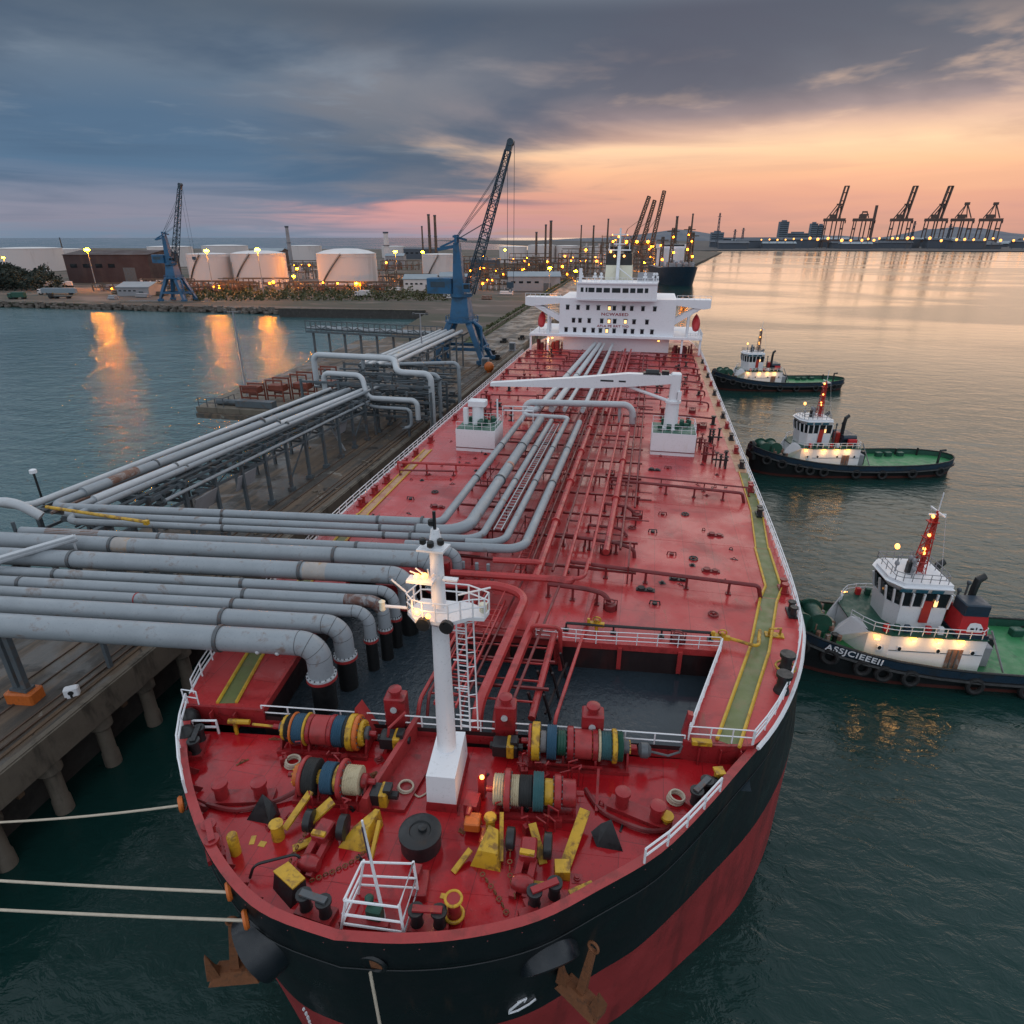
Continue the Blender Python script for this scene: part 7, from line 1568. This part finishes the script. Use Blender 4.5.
def sts(label, px, raised, group=None):
    p = gnd(px - 4, 248, 2.5); o = thing('gantry_crane', label, 'crane', (0, 0, 0)); W = 33; G = 100
    m = MB()
    for sx in (-1, 1):
        for sy in (-1, 1): m.beam((sx * W, sy * 22, 0), (sx * W * .95, sy * 20, G), 3.5, 3.5)
        m.beam((sx * W, -22, 30), (sx * W, 22, 30), 4, 4); m.beam((sx * W * .96, -21, G * .72), (sx * W * .96, 21, G * .72), 5, 6)
    m.beam((-W, -22, 26), (W, -22, 26), 5, 7); m.beam((-W, 22, 26), (W, 22, 26), 5, 7); m.beam((-10, -22, 4), (-10, -22, G), 4, 4); m.beam((14, 22, 4), (14, 22, G), 4, 4); m.build('portal', sts_m, o, smooth=False)
    m = MB(); m.box((0, 0, G + 5), (W * 2 + 14, 20, 11)); m.box((-6, 0, G + 18), (26, 16, 14)); m.box((W + 9, 0, G - 2), (3, 8, 12)); m.build('girder', sts_m, o, smooth=False)
    if raised == 1:
        m = MB()
        for sy in (-8, 8): m.beam((2, sy, G + 10), (17, sy, G + 126), 4, 4); m.beam((16, sy, G + 10), (30, sy, G + 126), 4, 4)
        for f in (0.35, .55, .8, 1): a = Vector((2 + 15 * f, 0, G + 10 + 116 * f)); m.beam(a + Vector((-2, 0, 0)), a + Vector((15, 0, 0)), 14, 3)
        m.build('boom', sts_m, o, smooth=False)
        m = MB(); m.beam((-W + 2, 0, G + 8), (3, 0, G + 62), 3.5, 3.5); m.beam((-12, 0, G + 20), (8, 0, G + 55), 4, 4); m.beam((20, 0, G + 10), (14, 0, G + 62), 4, 4); m.beam((-2, 0, G + 62), (24, 0, G + 62), 4, 4); m.build('apex_frame', sts_m, o, smooth=False)
    elif raised == 2:
        m = MB(); m.beam((-W + 4, 0, G + 12), (0, 0, G + 62), 3.5, 3.5); m.beam((W - 4, 0, G + 12), (4, 0, G + 62), 3.5, 3.5); m.beam((-W * .4, 0, G + 12), (0, 0, G + 62), 3, 3); m.beam((W * .4, 0, G + 12), (3, 0, G + 62), 3, 3); m.box((2, 0, G + 64), (16, 12, 10)); m.build('apex_frame', sts_m, o, smooth=False)
    else:
        m = MB(); m.beam((-20, 0, G + 12), (-8, 0, G + 34), 3.5, 3.5); m.beam((16, 0, G + 12), (6, 0, G + 34), 3.5, 3.5); m.box((-2, 0, G + 34), (18, 10, 6)); m.box((-2, 0, G + 24), (30, 10, 6)); m.beam((W + 6, 8, 0), (W + 6, 8, G + 58), 9, 9); m.build('apex_frame', sts_m, o, smooth=False)
    o.location = p; o.rotation_euler = (0, 0, -PS * .2); return o
for px, kd, lab in ((833, 1, 'leftmost of the three container cranes with booms raised high'), (862, 0, 'low container crane without a raised boom, right of the leftmost one'), (899, 1, 'middle one of the three container cranes with booms raised high'), (933, 1, 'rightmost of the three container cranes with booms raised high'), (959, 2, 'container crane with a pointed frame, left one of the pair at right'), (987, 2, 'container crane with a pointed frame, rightmost on the far shore')): sts(lab, px, kd)
# far shore lamps, sheds, towers
rnd = random.Random(88)
for k, px in enumerate((800, 808, 816, 826, 840, 849, 860, 866, 872, 877, 890, 895, 905, 910, 927, 939, 954, 962, 971, 982, 990, 998, 1011, 1022, 760, 768, 776, 784, 792)):
    p = gnd(px, 249.4, 2.5); h = 28 + rnd.uniform(-3, 6); r_ = 5.2 if px > 800 else 3.4; m = MB(); m.lathe([(1.2, 0), (.8, h)], p, 6)
    o = thing('shore_lamp', 'small glowing lamp in the row along the far container quay', 'lamp', p, 'lamps along the far quay'); m.build('pole', far_dark, o); m = MB(); m.ball(p + Vector((0, 0, h + 4)), r_ * rnd.uniform(.7, 1.05), 8); m.build('lamp_head', mat('far_sodium', (1, .5, .2), .5, emit=(1, .34, .06), es=2.6) if k == 0 else bpy.data.materials['far_sodium'], o)
for k in range(44):
    px = rnd.uniform(722, 1040); py = rnd.uniform(245.6, 249.2); p = gnd(px, py, 2.5); o = thing('quay_building', 'low dark building on the hazy far shore', 'building', p, 'low buildings on the far shore')
    w_, h, dp = rnd.uniform(60, 190), rnd.uniform(14, 34), rnd.uniform(30, 60); m = MB(); m.box(p + Vector((0, dp / 2, h / 2)), (w_, dp, h)); m.build('wall', far_dark, o, smooth=False)
    q = p + Vector((0, dp / 2, h)); m = MB(); m.add([q + Vector((-w_ / 2 - 3, -dp / 2 - 3, 0)), q + Vector((w_ / 2 + 3, -dp / 2 - 3, 0)), q + Vector((w_ / 2 + 3, dp / 2 + 3, 0)), q + Vector((-w_ / 2 - 3, dp / 2 + 3, 0)), q + Vector((-w_ / 2 - 3, 0, 7)), q + Vector((w_ / 2 + 3, 0, 7))], [(0, 1, 5, 4), (2, 3, 4, 5), (1, 2, 5), (3, 0, 4), (0, 3, 2, 1)]); m.build('roof', roof_blue if k % 3 == 0 else far_dark, o, smooth=False)
for px, w_, h, lab in ((781, 42, 108, 'slim tall tower block on the far shore skyline'), (811, 30, 100, 'pair-like tower left of the first container crane'), (818, 26, 92, 'narrow tower nearest left of the first container crane'), (796, 110, 58, 'broad pale block between the towers on the far shore'), (716, 60, 62, 'pale block at the left end of the far shore')):
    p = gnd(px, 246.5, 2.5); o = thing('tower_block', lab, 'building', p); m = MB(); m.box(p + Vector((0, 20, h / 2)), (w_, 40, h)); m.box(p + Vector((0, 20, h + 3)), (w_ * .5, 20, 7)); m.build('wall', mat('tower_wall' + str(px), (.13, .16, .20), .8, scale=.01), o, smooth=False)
    m = MB()
    for j in range(int(h / 9)): m.box(p + Vector((0, -.3, 7 + j * 9)), (w_ * .86, .8, 3))
    m.build('window_band', glass, o, smooth=False)
for px, h, lab in ((716, 130, 'thin far mast standing at the left end of the far shore'), (741, 75, 'thin short mast on the far shore'), (733, 70, 'faint mast left of another on the far shore'), (945, 90, 'thin mast right of the container cranes'), (909, 100, 'thin mast beside the middle container crane')):
    p = gnd(px, 248, 2.5); o = thing('shore_mast', lab, 'mast', p); m = MB(); lattice(m, p, p + Vector((0, 0, h)), 9, 4, 9, 1.2, .7); m.build('lattice', far_dark, o); m = MB(); m.beam(p + Vector((-8, 0, h * .9)), p + Vector((8, 0, h * .9)), 1.5, 1.5); m.build('cross_arm', far_dark, o)
